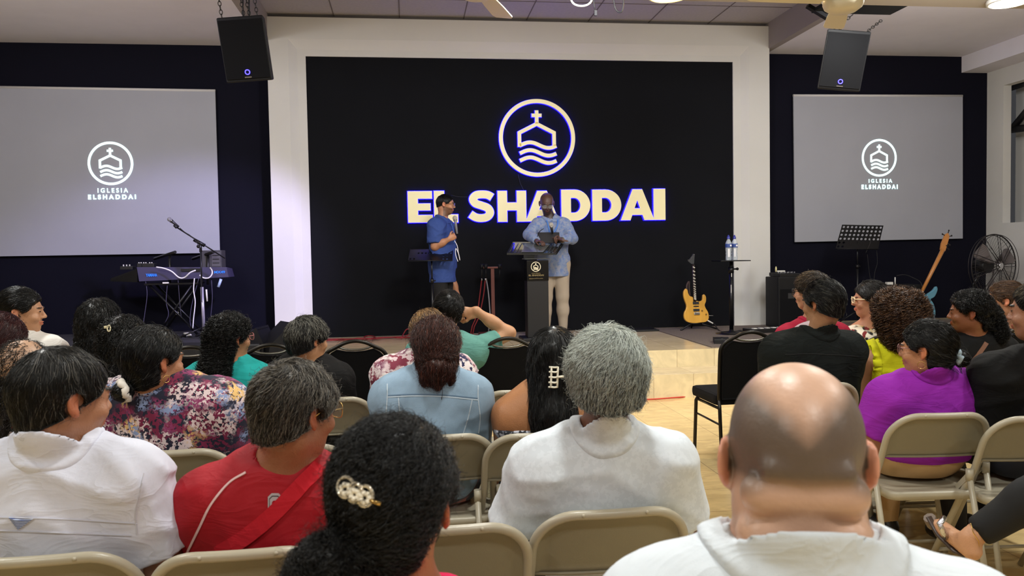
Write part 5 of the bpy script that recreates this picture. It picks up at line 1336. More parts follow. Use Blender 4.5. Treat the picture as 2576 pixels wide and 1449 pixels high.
tag(MB().tube([ony(556, 702, KY-.02), ony(549, 722, KY-.02)], .016, 8).build('adapter', mat('pale_blue_plastic', (170, 190, 230), .4)), 'pale power adapter hanging under the right end of the keyboard', 'adapter')
tag(MB().tube([ony(519, 728, KY-.02), ony(521, 758, KY-.02)], .010, 8).build('cable_connector', wht), 'white cable connector hanging right of the microphone stand', 'connector')
sp = ony(470, 829, 9.75); sp.z = .531; r = empty('sustain_pedal', sp, R_(30), 'white foot pedal lying on the black platform', 'pedal'); O_(MB().box((0, 0, .012), (.07, .18, .022), bev=.004), 'base', dk, parent=r); O_(MB().box((0, -.02, .035), (.06, .12, .015), rx(.15), bev=.004), 'treadle', wht, parent=r)
# microphone stand with boom
MY = 9.45; ms = Vector((ony(512, 800, MY).x, MY, .53)); r = empty('microphone_stand', ms, 0, 'boom microphone stand with pale lower tube in front of the keyboard', 'stand'); q = rel(ms)
pale = mat('pale_grey_tube', (176, 172, 190), .3, metal=.5)
O_(MB().tube([(0, 0, .05), q(508, 722, MY)], .018, 12), 'lower_tube', pale, parent=r); O_(MB().tube([q(508, 724, MY), q(505, 632, MY)], .009, 10), 'upper_tube', bsteel, parent=r)
O_(MB().tube([q(505, 634, MY), q(504, 612, MY)], .016, 10).tube([q(488, 603, MY), q(515, 618, MY)], .020, 10).ball(q(499, 620, MY), .02), 'clutch', bsteel, parent=r)
O_(MB().tube([q(440, 569, MY-.04), q(566, 650, MY+.06)], .0075, 8), 'boom', bsteel, parent=r); O_(MB().tube([q(438, 566, MY-.04), q(445, 573, MY-.04)], .016, 8), 'clip', dk, parent=r)
for a in (200, 320, 80):
    O_(MB().tube([Vector((0, 0, .14)), Vector((.30*math.cos(R_(a)), .30*math.sin(R_(a)), .014))], .009, 8), 'leg', bsteel, parent=r)
def microphone(a, b_, label, grey, grp, body=(30, 30, 32), r0=.024):
    a, b_ = Vector(a), Vector(b_); d = (a-b_).normalized(); root = empty('microphone', b_, 0, label, 'microphone', grp); L_ = (a-b_).length
    O_(MB().tube([Vector((0, 0, 0)), d*(L_-.06), d*(L_-.035)], [.011, .016, .021], 14), 'handle', mat('mic_body_%d' % body[0], body, .4), parent=root)
    O_(MB().ball(d*(L_-.012), r0, 16), 'grille', mat('mic_grille_%d' % grey[0], grey, .45, metal=.5, bump=.8, bscale=1500), parent=root)
    O_(MB().tube([d*(L_-.04), d*(L_-.032)], .0235, 14), 'collar_ring', mtl, parent=root); return root
microphone(ony(424, 550, MY-.05), ony(450, 571, MY-.03), 'microphone with silver grille on the tip of the boom stand', (150, 150, 150), 'microphones')
tag(MB().tube(bez([ony(452, 573, MY-.03), ony(466, 585, MY-.02), ony(478, 592, MY), ony(492, 606, MY-.02), ony(503, 630, MY-.02), ony(505, 690, MY-.02), ony(508, 760, MY-.03)], 5), .004, 6).build('microphone_cable', cbm), 'thin black cable winding down the boom microphone stand', 'cable')
# floor monitors at the left
def wedge(px, py, w_, d, h, yaw, label, z, Y):
    b = ony(px, py, Y); b.z = z; r = empty('floor_monitor', b, yaw, label, 'speaker', 'wedge floor monitors')
    pr = [(-d/2, 0), (d/2, 0), (d/2, h*.45), (d*.28, h), (-d/2+.02, h*.35)]; V = []; n = len(pr)
    for x in (-w_/2, w_/2): V += [Vector((x, y, zz)) for y, zz in pr]
    O_(MB().add(V, [tuple(range(n)), tuple(range(2*n-1, n-1, -1))]+[(i, (i+1) % n, (i+1) % n+n, i+n) for i in range(n)]), 'cabinet', blk, parent=r)
    O_(MB().box((0, d*.1-.02, h*.70), (w_-.05, d*.72, .008), rx(math.atan2(h*.65, d*.76))), 'grille', blk2, parent=r)
    for sx in (-1, 1): O_(MB().box((sx*(w_/2+.002), .05, h*.3), (.006, .10, .06), bev=.002), 'side_handle', dk, parent=r)
wedge(700, 866, .36, .34, .34, R_(-62), 'black wedge monitor at the foot of the white pillar', ZS, 8.75)
wedge(640, 868, .36, .32, .30, R_(-100), 'black wedge monitor next to the glasses of the turquoise woman', ZS, 8.8)
dr = MB().box((-2.05, 8.95-.25, ZS+.07), (1.0, .32, .14), bev=.02); tag(dr.build('flight_case', dk), 'flat black case at the front of the left platform', 'case')
# ---------------- right side gear
am = ony(1977, 745, 9.9); az = Vector((am.x, 9.95, cz)); r = empty('guitar_amplifier', az, 0, 'black amplifier cabinet beside the right white pillar', 'amplifier'); q = rel(az); zt = q(1977, 697, 9.75).z
O_(MB().box((0, 0, zt/2), (.34, .38, zt), bev=.012), 'cabinet', blk, parent=r); O_(MB().box((0, -.192, zt*.42), (.29, .008, zt*.68)), 'grille', blk2, parent=r); O_(MB().box((.0, -.195, zt*.63), (.09, .012, .07)), 'rear_plate', mat('dark_plate', (44, 44, 46), .4), parent=r)
mxr = Vector((az.x+.0, az.y-.02, cz+zt)); r = empty('small_mixer', mxr, R_(6), 'small mixer with knobs lying on the amplifier', 'mixer'); O_(MB().box((0, 0, .025), (.30, .26, .045), rx(.06), bev=.005), 'case', dk, parent=r)
for k in range(10): O_(MB().cyl((-.11+.05*(k % 5), -.03-.05*(k//5), .055), .008, .018, 8), 'knob', mat('grey_knob', (120, 120, 122), .4), parent=r)
tag(MB().lathe([(.012, 0), (.012, .05), (.007, .06), (.007, .07)], 12, c=(mxr.x-.12, mxr.y, mxr.z+.065)).build('small_bottle', mat('yellowish_plastic', (214, 206, 150), .4)), 'tiny yellowish bottle standing on the mixer', 'bottle')
tag(MB().box((mxr.x-.03, mxr.y+.07, mxr.z+.07), (.12, .05, .02), bev=.005).build('white_remote', wht), 'white remote lying on the mixer on the amplifier', 'remote')
cb0 = ony(2272, 740, 10.0); cbz = Vector((cb0.x, 10.1, cz)); r = empty('bass_cabinet', cbz, 0, 'low black cabinet behind the curly brown hair', 'amplifier'); q = rel(cbz); zt = q(2272, 717, 9.9).z
O_(MB().box((0, 0, zt/2), (.46, .36, zt), bev=.01), 'cabinet', blk, parent=r); O_(MB().box((0, -.182, zt*.45), (.40, .008, zt*.75)), 'grille', blk2, parent=r)
tp = Vector((cb0.x, 10.05, cz+zt)); tag(MB().box(tp+Vector((-.17, 0, .02)), (.08, .06, .035), bev=.004).build('white_adapter', wht), 'white adapter on the left end of the low black cabinet', 'adapter')
tag(MB().tube([tp+Vector((-.085, 0, 0)), tp+Vector((-.085, 0, .10))], .008, 8).build('white_stick', wht), 'thin white stick standing on the low black cabinet', 'stick')
tag(MB().tube(bez([tp+Vector((-.05, .02, .12)), tp+Vector((.05, 0, .13)), tp+Vector((.15, -.03, .09)), tp+Vector((.19, -.15, .02)), tp+Vector((.19, -.21, -.15))], 6), .006, 6).build('arched_cable', cbm), 'black cable arching over the low black cabinet', 'cable')
# blue bass
BY = 9.35; base = ony(2318, 760, BY); r = empty('bass_guitar', base, 0, 'blue bass guitar with long maple neck leaning on its stand', 'guitar'); q = rel(base)
mapl = mat('maple_neck', (176, 116, 56), .35, var=.08, vscale=12, coat=.3)
O_(MB().tube([q(2316, 740, BY-.03), q(2372, 628, BY)], .020, 10, r2=.026), 'neck', mapl, parent=r)
hp_ = [q(x, y, BY) for x, y in ((2366, 628), (2369, 612), (2378, 590), (2385, 586), (2389, 594), (2384, 612), (2378, 632))]; n = len(hp_); V = hp_+[v+Vector((0, .02, 0)) for v in hp_]
O_(MB().add(V, [tuple(range(n)), tuple(range(2*n-1, n-1, -1))]+[(i, (i+1) % n, (i+1) % n+n, i+n) for i in range(n)]), 'headstock', mapl, parent=r)
for (x, y, x2, y2) in ((2384, 590, 2387, 580), (2376, 592, 2371, 589), (2387, 595, 2394, 593), (2384, 612, 2389, 616), (2380, 622, 2386, 627), (2374, 618, 2383, 618)): O_(MB().tube([q(x, y, BY+.01), q(x2, y2, BY)], .006, 8).ball(q(x2, y2, BY), .012, 8, (1, .4, 1)), 'tuning_peg', dark_metal, parent=r)
ol = [(2322, 742), (2336, 733), (2341, 728), (2346, 722), (2347, 730), (2340, 745), (2330, 752), (2338, 765), (2342, 790), (2330, 812), (2300, 815), (2284, 800), (2288, 778), (2302, 762), (2302, 750), (2308, 743)]
pz = bez([Vector((q(x, y, BY).x, 0, q(x, y, BY).z)) for x, y in ol+[ol[0]]], 3)[:-1]; bd = filled([[(v.x, v.z) for v in pz]], .012, .008); bd.transform(Matrix.Translation((0, -.06, 0))); link('body', bd, mat('teal_blue_lacquer', (70, 128, 150), .18, coat=.6), r)
tag(MB().tube([ony(2302, 750, BY-.1), ony(2309, 738, BY-.1)], .016, 10).tube([ony(2311, 750, BY-.1), ony(2318, 738, BY-.1)], .016, 10).tube([ony(2315, 750, BY-.04), Vector((base.x, BY+.05, ZS+.3)), Vector((base.x, BY+.1, cz+.01))], .011, 8).tube([Vector((base.x, BY+.05, ZS+.3)), Vector((base.x-.2, BY-.12, cz+.01))], .011, 8).tube([Vector((base.x, BY+.05, ZS+.3)), Vector((base.x+.2, BY-.12, cz+.01))], .011, 8).build('bass_stand', mat('blue_stand_pads', (96, 120, 190), .5)), 'stand with blue padded fork holding the bass guitar', 'stand')
# pedestal fan
FY = 9.55; fc = ony(2500, 668, FY); fb = Vector((fc.x-.12, FY+.22, ZS)); r = empty('pedestal_fan', fb, 0, 'large black wire pedestal fan at the right end of the stage', 'fan'); cF = fc-fb; RF = (ony(2571, 668, FY).x-fc.x)
fm = mat('dark_fan_wire', (44, 40, 42), .45, metal=.4); rF = Matrix.Rotation(R_(14), 3, 'Z')
cg = MB()
for rr_, dz, tt in ((RF, 0, .009), (RF*.985, -.05, .004), (RF*.985, .05, .004), (RF*.17, -.09, .005)): cg.tube([cF+rF @ Vector((rr_*math.cos(2*PI*k/48), dz, rr_*math.sin(2*PI*k/48))) for k in range(48)], tt, 6, closed=True)
for k in range(90):
    a = 2*PI*k/90; cg.tube([cF+rF @ Vector((RF*t*math.cos(a+.25*t), -.09+.085*t**3, RF*t*math.sin(a+.25*t))) for t in (.16, .5, .8, 1)], .0016, 3)
    if k % 2 == 0: cg.tube([cF+rF @ Vector((RF*t*math.cos(a), .09-.085*t**3, RF*t*math.sin(a))) for t in (.16, .5, .8, 1)], .0016, 3)
for k in range(9):
    a = 2*PI*k/9
    for s_ in (-.10, .10): cg.tube([cF+rF @ Vector((RF*.12*math.cos(a+s_*3), -.10, RF*.12*math.sin(a+s_*3))), cF+rF @ Vector((RF*math.cos(a+s_*.6), -.01, RF*math.sin(a+s_*.6)))], .0045, 4)
O_(cg, 'cage', fm, parent=r)
for k in range(3):
    a = 2*PI*k/3+.4; V = []
    for t, w2 in ((.12, .25), (.4, .42), (.75, .5), (.93, .35)): 
        for s_ in (-1, 1): V.append(cF+rF @ Vector((RF*t*math.cos(a+s_*w2*.7), s_*.025, RF*t*math.sin(a+s_*w2*.7))))
    V += [v+Vector((0, .006, 0)) for v in V]; O_(MB().add(V, [(0, 1, 3, 2), (2, 3, 5, 4), (4, 5, 7, 6), (8, 10, 11, 9), (10, 12, 13, 11), (12, 14, 15, 13)]), 'blade', mat('grey_fan_blade', (120, 112, 112), .4), parent=r)
O_(MB().cyl(cF+rF @ Vector((0, -.10, 0)), .035, .02, axis=rF @ Vector((0, 1, 0))), 'hub_badge', mtl, parent=r)
O_(MB().cyl(cF+rF @ Vector((0, .17, 0)), .10, .20, axis=rF @ Vector((0, 1, 0)), r2=.07), 'motor', dk, parent=r)
O_(MB().tube([cF+rF @ Vector((0, .17, -.05)), Vector((0, 0, cF.z-.25)), Vector((0, 0, .04))], .022, 10), 'pole', bsteel, parent=r); O_(MB().lathe([(.24, 0), (.24, .02), (.05, .045), (.03, .06)], 32), 'base', bsteel, parent=r)
# ================================================================ CLOTH PATTERNS
def pattern_mat(name, base, cols, vscale=40, dens=.45, rscale=7, distort=.02, rough=.85):
    m = mat(name, base, rough, sheen=.1); N, L, b = nodes_of(m)
    tc = N.new('ShaderNodeTexCoord'); n0 = N.new('ShaderNodeTexNoise'); n0.inputs['Scale'].default_value = vscale*1.1; n0.inputs['Detail'].default_value = 2; L.new(tc.outputs['Object'], n0.inputs['Vector'])
    sb = N.new('ShaderNodeVectorMath'); sb.operation = 'SUBTRACT'; sb.inputs[1].default_value = (.5, .5, .5); L.new(n0.outputs['Color'], sb.inputs[0])
    sc_ = N.new('ShaderNodeVectorMath'); sc_.operation = 'SCALE'; sc_.inputs['Scale'].default_value = distort; L.new(sb.outputs[0], sc_.inputs[0])
    ad = N.new('ShaderNodeVectorMath'); ad.operation = 'ADD'; L.new(tc.outputs['Object'], ad.inputs[0]); L.new(sc_.outputs[0], ad.inputs[1])
    col = None; prev = lin(base)
    for i, (c, d, off) in enumerate(cols):
        v = N.new('ShaderNodeTexVoronoi'); v.inputs['Scale'].default_value = vscale*(1+.17*i); mp = N.new('ShaderNodeMapping'); mp.inputs['Location'].default_value = (off, off*.7, off*1.3); L.new(ad.outputs[0], mp.inputs[0]); L.new(mp.outputs[0], v.inputs['Vector'])
        sp = N.new('ShaderNodeSeparateColor'); L.new(v.outputs['Color'], sp.inputs[0])
        n = N.new('ShaderNodeTexNoise'); n.inputs['Scale'].default_value = rscale; n.inputs['Detail'].default_value = 1; L.new(mp.outputs[0], n.inputs['Vector'])
        mr = N.new('ShaderNodeMapRange'); mr.inputs[1].default_value = .62-d*.3; mr.inputs[2].default_value = .66-d*.3+.04; L.new(n.outputs['Fac'], mr.inputs[0])
        mu = N.new('ShaderNodeMath'); mu.operation = 'MULTIPLY'; gt = N.new('ShaderNodeMath'); gt.operation = 'GREATER_THAN'; gt.inputs[1].default_value = .78-dens; L.new(sp.outputs[0], gt.inputs[0]); L.new(gt.outputs[0], mu.inputs[0]); L.new(mr.outputs[0], mu.inputs[1])
        mx = N.new('ShaderNodeMix'); mx.data_type = 'RGBA'; L.new(mu.outputs[0], mx.inputs[0])
        if col is None: mx.inputs[6].default_value = prev
        else: L.new(col, mx.inputs[6])
        mx.inputs[7].default_value = lin(c); col = mx.outputs[2]
    L.new(col, b.inputs['Base Color']); return m
def stripe_mat(name, ca, cb, freq, axis=0, rough=.85, thr=.5, cc=None):
    m = mat(name, ca, rough); N, L, b = nodes_of(m); tc = N.new('ShaderNodeTexCoord'); sp = N.new('ShaderNodeSeparateXYZ'); L.new(tc.outputs['Object'], sp.inputs[0])
    mu = N.new('ShaderNodeMath'); mu.operation = 'MULTIPLY'; mu.inputs[1].default_value = freq; L.new(sp.outputs[axis], mu.inputs[0])
    fr = N.new('ShaderNodeMath'); fr.operation = 'FRACT'; L.new(mu.outputs[0], fr.inputs[0]); rp = N.new('ShaderNodeValToRGB'); rp.color_ramp.interpolation = 'CONSTANT'; L.new(fr.outputs[0], rp.inputs[0])
    rp.color_ramp.elements[0].color = lin(ca); rp.color_ramp.elements[1].position = thr; rp.color_ramp.elements[1].color = lin(cb)
    if cc: e = rp.color_ramp.elements.new(thr+.12); e.color = lin(cc); e = rp.color_ramp.elements.new(min(.97, thr+.3)); e.color = lin(cb)
    L.new(rp.outputs[0], b.inputs['Base Color']); return m
cot = lambda n, c, **k: mat(n, c, k.pop('rough', .85), bump=.25, bscale=900, spec=.25, wr=k.pop('wr', .2), **k)
white_polo = cot('white_polo_knit', (214, 221, 228)); white_shirt = cot('white_poplin', (216, 218, 232)); red_polo = cot('red_sport_knit', (160, 18, 32), rough=.6)
BLACKH = dict(col=(8, 7, 7), grey=.02, greycol=(80, 78, 74))
def H(style, **k): d = dict(BLACKH); d.update(style=style); d.update(k); return d
def hoop(ctx, sx, r=.014, z=-.05, t=.0014):
    q = ctx['q']; c = Vector(q(sx*.082, -.004, z)); R = ctx['Rh']; MB().tube([c+Vector(R @ np.array([0, r*math.cos(a*PI/8), r*math.sin(a*PI/8)])) for a in range(16)], t, 6, closed=True).build('earring', gold_m, ctx['root'])
def scrunchie(ctx, c, n_dir, r, t, m, name='scrunchie'):
    q = ctx['q']; R = ctx['Rh']; n_ = nrm(n_dir); a = nrm(np.cross(n_, [0, .3, 1])); b_ = np.cross(n_, a); pts = []
    for i in range(28):
        an = 2*PI*i/28; rr_ = r*(1+.08*math.sin(an*7)); pts.append(Vector(q(*(np.array(c)+a*rr_*math.cos(an)+b_*rr_*math.sin(an)+n_*.006*math.sin(an*5)))))
    MB().tube(pts, [t*(1+.25*math.sin(i*2.3)) for i in range(28)], 8, closed=True).build(name, m, ctx['root'])
# ================================================================ THE AUDIENCE, near to far
# -- bald man
def bald_col(C, h, inh, V):
    x, y, z = h[:, 0], h[:, 1], h[:, 2]; n = smooth_noise(h, 60, 3)
    up = .124-.044*np.clip(1-np.abs(x)/.055, 0, 1)+n*.004      # upper edge of the stubble, dipping at the middle
    a = np.clip((up-z)/.034, 0, 1)*np.clip((z+.004+.03*np.clip(np.abs(x)/.07-.6, 0, 1))/.022, 0, 1)*np.clip((.035-y)/.03, 0, 1)
    a = np.where(inh, a, 0)*.86; a = np.where((np.abs(x) > .079) & (np.abs(z) < .04), 0, a)[:, None]
    C = C*(1-a)+lin3((72, 66, 60))*a
    rd = np.clip(1-np.abs(z+.085)/.03, 0, 1)*inh; C = C*(1-.12*rd[:, None]*np.array([0, 1, 1])); return C
def bald_extra(c):
    for (x0, x1, y, w2) in ((1945, 2110, 1196, .0022), (2035, 2130, 1181, .0018)): pass
bald_root = person('bald man with stubble around his crown in a white polo, nearest at the right', (1997, 910), .93, (2035, 1396), .232, hyaw=R_(-19), byaw=R_(-14), b=1.2, hs=1.01, skin=(200, 160, 136), ht=0, shirt=dict(mat=white_polo, sleeve=.6, fold=.0035, ff=16, nz=.01, collar=dict(h=.024, z=.012, w=.042, gap=.012)),
       hstep=.0042, ys=.90, neck_r=.074, hip=(.40, .99), colf=bald_col, plump=1.15, cloth_step=.009, sdrop=.012, bp=lambda B, q, S: (B.add(Cap(q(-.045, -.080, -.010), q(.045, -.080, -.010), .026), .005), B.add(Cap(q(-.036, -.095, .022), q(.04, -.095, .020), .013), .010), B.add(Cap(q(-.045, -.070, -.060), q(.045, -.070, -.060), .030), .006)))
scalp_m = mat('oily_scalp_skin', (200, 160, 136), .41, attr='Col', bump=.12, bscale=160, var=.08, vscale=16, spec=.5)
for ch in bald_root[0].children:
    if ch.name.startswith('body'): ch.data.materials.clear(); ch.data.materials.append(scalp_m)
# -- woman with the jeweled clip
def clip_lady(c):
    F = c['HF']; dia = mat('jewel_stones', (235, 225, 205), .08, metal=.6, spec=1); rt = c['root']; jc = None
    for i, (x, y, r, rz_) in enumerate(((870, 1226, 20, 26), (893, 1240, 18, 24), (918, 1248, 20, 26))):
        pts = [cast(c, x+r*math.cos(a*PI/10), y+rz_*math.sin(a*PI/10), F, .006) for a in range(20)]
        o = MB().tube(pts, .0026, 6, closed=True).build('hair_clip' if i == 0 else 'clip_ring', dia, rt if i == 0 else jc)
        if i == 0: jc = o; jc['label'] = 'jeweled hair clip'
        g = MB()
        for k in range(7): g.ball(cast(c, x+r*.55*math.cos(k*.9), y+5+rz_*.45*math.sin(k*.9), F, .006), .0042, 8)
        g.build('clip_stones', mat('pearly_stone', (245, 236, 216), .15, spec=1), jc)
    MB().tube([cast(c, 930, 1258, F, .006), cast(c, 958, 1268, F, .006)], .0035, 8).build('clip_bar', gold_m, jc)
pink = cot('pink_cotton', (214, 30, 84))
person('woman with messy black bun and a jeweled hair clip, nearest in the middle', (992, 1045), 1.14, (1000, 1545), .215, hyaw=R_(-20), b=1, hs=.93, female=True, skin=(160, 98, 68), ht=.012, ys=1.12, hip=(-.13, 1.16), hstep=.0055,
       hair=H('bun', th=.012, target=(-.062, -.125, -.055), buns=[((-.060, -.120, -.060), (.054, .045, .052)), ((-.100, -.10, -.085), (.040, .035, .040)), ((-.03, -.10, -.095), (.045, .035, .04))], tr=.045, n=12000, L=.11, seg=9, rad=.00055, fly=600, curl=.0035, cf=1.6, lift=(0, .008), step=.006, hy=-.05, nape=-.10, ragged=.3, var=.6, seed=5, greycol=(50, 52, 54), grey=.05),
       shirt=dict(mat=pink, sleeve=.5), extra=clip_lady, plump=1.0)
# -- row behind
def btn_shirt(c):
    so = c['shirt']; ln = mat('shirt_seam', (196, 196, 206), .85); chk = stripe_mat('blue_check', (60, 80, 140), (190, 200, 225), 260, 2)
    ribbon(c, [(-20, 1302), (120, 1305), (250, 1312), (345, 1318)], .002, 'vent_seam', ln, so); ribbon(c, [(-20, 1335), (120, 1340), (250, 1345), (330, 1348)], .0025, 'vent_seam', ln, so)
    ribbon(c, [(362, 1190), (352, 1240), (340, 1290), (345, 1345)], .0022, 'armhole_seam', ln, so)
    decal(c, [(22, 1301), (83, 1305), (46, 1332)], 'checked_tab', chk, so)
person('man with short dark hair in a white button shirt at the lower left', (160, 868), 2.05, (150, 1132), .228, hyaw=R_(-44), byaw=R_(-10), hs=1.0, elb=.06, hpitch=R_(-3), b=1.15, skin=(160, 112, 84), ht=.013, ys=2.08, hstep=.0055, neck_r=.066, plump=1.12, cloth_step=.009,
       hair=H('short', th=.010, n=9000, L=.028, seg=4, rad=.0006, fly=120, nape=-.062, f=-.002, col=(24, 23, 22), grey=lambda p: np.clip((-.02-p[:, 2])*6, 0, .35)*(p[:, 1] > -.03)+.08, greycol=(110, 106, 100), lift=(0, .004), sb=.8, seed=8),
       shirt=dict(mat=white_shirt, sleeve=.80, sr=1.35, fold=.0075, ff=15, inf=.018, collar=dict(h=.022)), extra=btn_shirt)
def red_man(c):
    so = c['shirt']; q = c['q']
    ribbon(c, [(618, 1188), (575, 1215), (530, 1270), (500, 1330), (466, 1400)], .0055, 'white_piping', mat('white_piping', (225, 190, 190), .7), so)
    ribbon(c, [(805, 1175), (745, 1235), (680, 1300), (620, 1350), (552, 1392)], .038, 'bag_strap', cot('red_webbing', (186, 28, 42)), c['root'], th=.010)
    gy = mat('silver_print', (176, 172, 176), .4); dg = mat('dark_print', (70, 62, 66), .5)
    rr_ = lambda s, a=692, b=1272: [(a+x*s, b+y*s) for x, y in ((-18, -22), (-9, -31), (9, -31), (18, -22), (18, 22), (9, 31), (-9, 31), (-18, 22))]
    for s, m in ((1.0, gy), (.82, dg), (.72, gy), (.42, red_polo)):
        decal(c, rr_(s), 'block_emblem', m, so, th=.0015+.0008*(1-s)*3)
    glasses(c['root'], q, c['Rh'], gold_m, .027, .021, .112, .012, .0012)
person('greying man with wire glasses in a red sports shirt and red strap', (748, 905), 2.0, (700, 1180), .245, hyaw=R_(-44), hpitch=R_(-4), byaw=R_(-12), hs=.96, b=1.1, skin=(150, 98, 72), ht=.014, ys=2.05, hstep=.005, neck_r=.062, cloth_step=.009,
       hair=H('short', th=.015, n=7500, L=.045, seg=6, rad=.00065, fly=260, nape=-.070, col=(38, 34, 30), grey=.34, greycol=(124, 118, 108), lift=(0, .007), f=-.004, crown=(.01, -.06, .12), whorl=.9, seed=11, curl=.002, cf=1),
       shirt=dict(mat=red_polo, sleeve=.62, fold=.004, ff=17, inf=.014, nz=.03, up=.07, stand=.03), extra=red_man)
person('grey haired man in a white polo at the centre', (1522, 820), 2.10, (1512, 1098), .232, hyaw=R_(-4), byaw=R_(-2), hs=1.02, elb=.085, b=1.0, skin=(112, 72, 52), ht=.024, ys=2.16, hstep=.0055, neck_r=.058, cloth_step=.009,
       hair=H('short', th=.026, n=9000, L=.060, seg=6, rad=.00075, fly=400, nape=-.085, col=(74, 78, 78), grey=lambda p: np.clip(.62+p[:, 2]*4, .30, .95), greycol=(186, 192, 184), lift=(0, .010), whorl=.6, seed=3, curl=.0025, cf=1.3, na=.004, crown=(.005, -.04, .14)),
       shirt=dict(mat=pattern_mat('white_pattern_polo', (212, 219, 226), [((205, 212, 219), .9, 0)], 95, .30, 5), sleeve=.78, sr=1.3, fold=.0055, ff=15, inf=.016, collar=dict(h=.022)))
# -- third row
def floral_lady(c):
    scrunchie(c, (-.005, -.122, -.082), (-.3, -.9, -.25), .034, .012, mat('white_scrunchie', (222, 214, 204), .9)); hoop(c, 1, .013)
flo = pattern_mat('navy_floral_print', (22, 24, 48), [((120, 26, 66), .50, 3), ((226, 206, 208), .48, 11), ((140, 50, 100), .22, 5), ((222, 180, 110), .10, 19), ((130, 146, 186), .18, 31)], 88, .36, 9, .022)
person('woman in a navy floral blouse with a white scrunchie low on her black hair', (385, 818), 3.05, (398, 962), .305, hyaw=R_(-42), byaw=R_(-12), hs=.96, b=1.25, female=True, skin=(168, 116, 84), ht=.018, ys=3.10, hip=(-.80, 3.15), plump=1.2, neck_r=.06,
       hair=H('bun', th=.018, target=(-.0, -.11, -.080), buns=[((-.005, -.128, -.088), (.034, .036, .032))], tr=.03, n=4500, L=.09, seg=7, rad=.0009, fly=80, nape=-.10, seed=12),
       shirt=dict(mat=flo, sleeve=1.25, sr=1.25, inf=.016, nz=.0), pants=dict(mat=flo), extra=floral_lady)
def denim_lady(c):
    so = c['shirt']; sm_ = mat('denim_seam', (186, 202, 214), .8); dk_ = mat('denim_seam_dark', (96, 122, 146), .8)
    for o_, m_ in ((-2, dk_), (2, sm_)):
        ribbon(c, [(974, 997+o_), (1040, 994+o_), (1120, 996+o_), (1202, 1004+o_)], .004, 'yoke_seam', m_, so, th=.002)
    for xs in ([(974, 965), (974, 1000), (970, 1050), (968, 1085)], [(1203, 968), (1203, 1004), (1208, 1050), (1204, 1090)], [(1002, 1000), (1005, 1030), (1010, 1060)], [(1188, 1005), (1178, 1050), (1166, 1090)]): ribbon(c, xs, .004, 'back_seam', sm_, so, th=.002)
    MB().box(Vector(c['at'](.15, .0, -.14)), (.30, .035, .03), bev=.008).build('jacket_waistband', MATS['blue_denim'], so)
denim = mat('blue_denim', (142, 168, 190), .85, bump=.5, bscale=700, var=.16, vscale=14)
reddish = dict(col=(52, 28, 24), grey=.25, greycol=(104, 60, 48))
person('woman in a light blue denim jacket with low reddish brown ponytail', (1095, 795), 3.10, (1085, 948), .208, hyaw=R_(2), hpitch=R_(4), hs=.97, b=1.05, female=True, skin=FAIR, ht=.018, ys=3.13, 
       hair=H('pony', th=.019, target=(-.005, -.115, -.005), n=6500, L=.11, seg=8, rad=.0008, fly=200, nape=-.10, buns=[((-.004, -.125, -.03), (.035, .026, .035))], hang=[((-.004, -.125, -.03), (-.004, -.115, -.10), .034, .018), ((-.04, -.09, -.06), (-.055, -.08, -.10), .022, .012), ((.04, -.09, -.06), (.055, -.08, -.095), .02, .012)], hy=-.03, seed=14, curl=.004, cf=1, **reddish),
       shirt=dict(mat=denim, sleeve=1.9, sr=1.15, fold=.004, ff=20, inf=.018, name='jacket', collar=dict(h=.022)), pants=dict(mat=pattern_mat('dark_flower_skirt', (26, 28, 40), [((214, 120, 104), .5, 2), ((70, 90, 110), .4, 9)], 16, .45, 6), name='skirt'), extra=denim_lady)
def claw(ctx, c, ax_up, ax_side, s, m, lab):
    q = ctx['q']; u = np.array(ax_up, float); w_ = np.array(ax_side, float); c = np.array(c); g = MB()
    for o_ in (-.012, .012): g.tube([Vector(q(*(c+u*t*s+w_*o_))) for t in (-.040, -.02, 0, .02, .040)], .0042*s, 6)
    for t in (-.038, -.02, 0, .02, .038):
        g.tube([Vector(q(*(c+u*t*s+w_*.012))), Vector(q(*(c+u*t*s+w_*.0+np.array([0, -.008, 0])))), Vector(q(*(c+u*t*s-w_*.012-w_*.012*(t*1)))), Vector(q(*(c+u*t*s-w_*.022)))], .0036*s, 6)
    g.tube([Vector(q(*(c+w_*.012))), Vector(q(*(c+w_*.034+np.array([0, -.008, .004]))))], .009*s, 8, flat=.5)
    o = g.build('hair_clip', m, ctx['root']); o['label'] = lab
person('woman with long straight black hair held by a white claw clip', (1392, 822), 3.04, (1372, 985), .205, hyaw=R_(-6), hs=.97, b=.9, female=True, skin=(172, 118, 78), ht=.020, ys=3.06, hip=(.50, 3.12),
       hair=H('long', th=.021, n=8000, L=.22, seg=12, rad=.0008, fly=160, nape=-.3, hang=[((0, -.055, -.02), (-.01, -.085, -.20), .080, .084), ((-.01, -.085, -.20), (-.015, -.10, -.31), .082, .060), ((-.05, -.03, .0), (-.055, -.05, -.14), .045, .04)], hy=.03, ears=False, seed=15, var=.5, na=.004, nf=60),
       shirt=dict(mat=pattern_mat('black_white_paisley', (60, 62, 74), [((190, 192, 204), .75, 1), ((24, 26, 34), .4, 7)], 55, .5, 30, .04), sleeve=0, fold=.002, up=-.10, nz=-.2, name='dress_top', cuts=lambda c: [lambda P: P[..., 2]-(c['S'][2]-.13)]), pants=dict(mat=pattern_mat('black_white_paisley2', (54, 56, 68), [((196, 198, 208), .75, 1), ((20, 22, 30), .4, 7)], 40, .5, 30, .05), name='skirt'),
       extra=lambda c: claw(c, (-.010, -.150, -.028), (0.05, 0, 1), (.98, -.1, 0), 1.0, mat('cream_clip', (232, 226, 206), .3), 'white claw clip'))
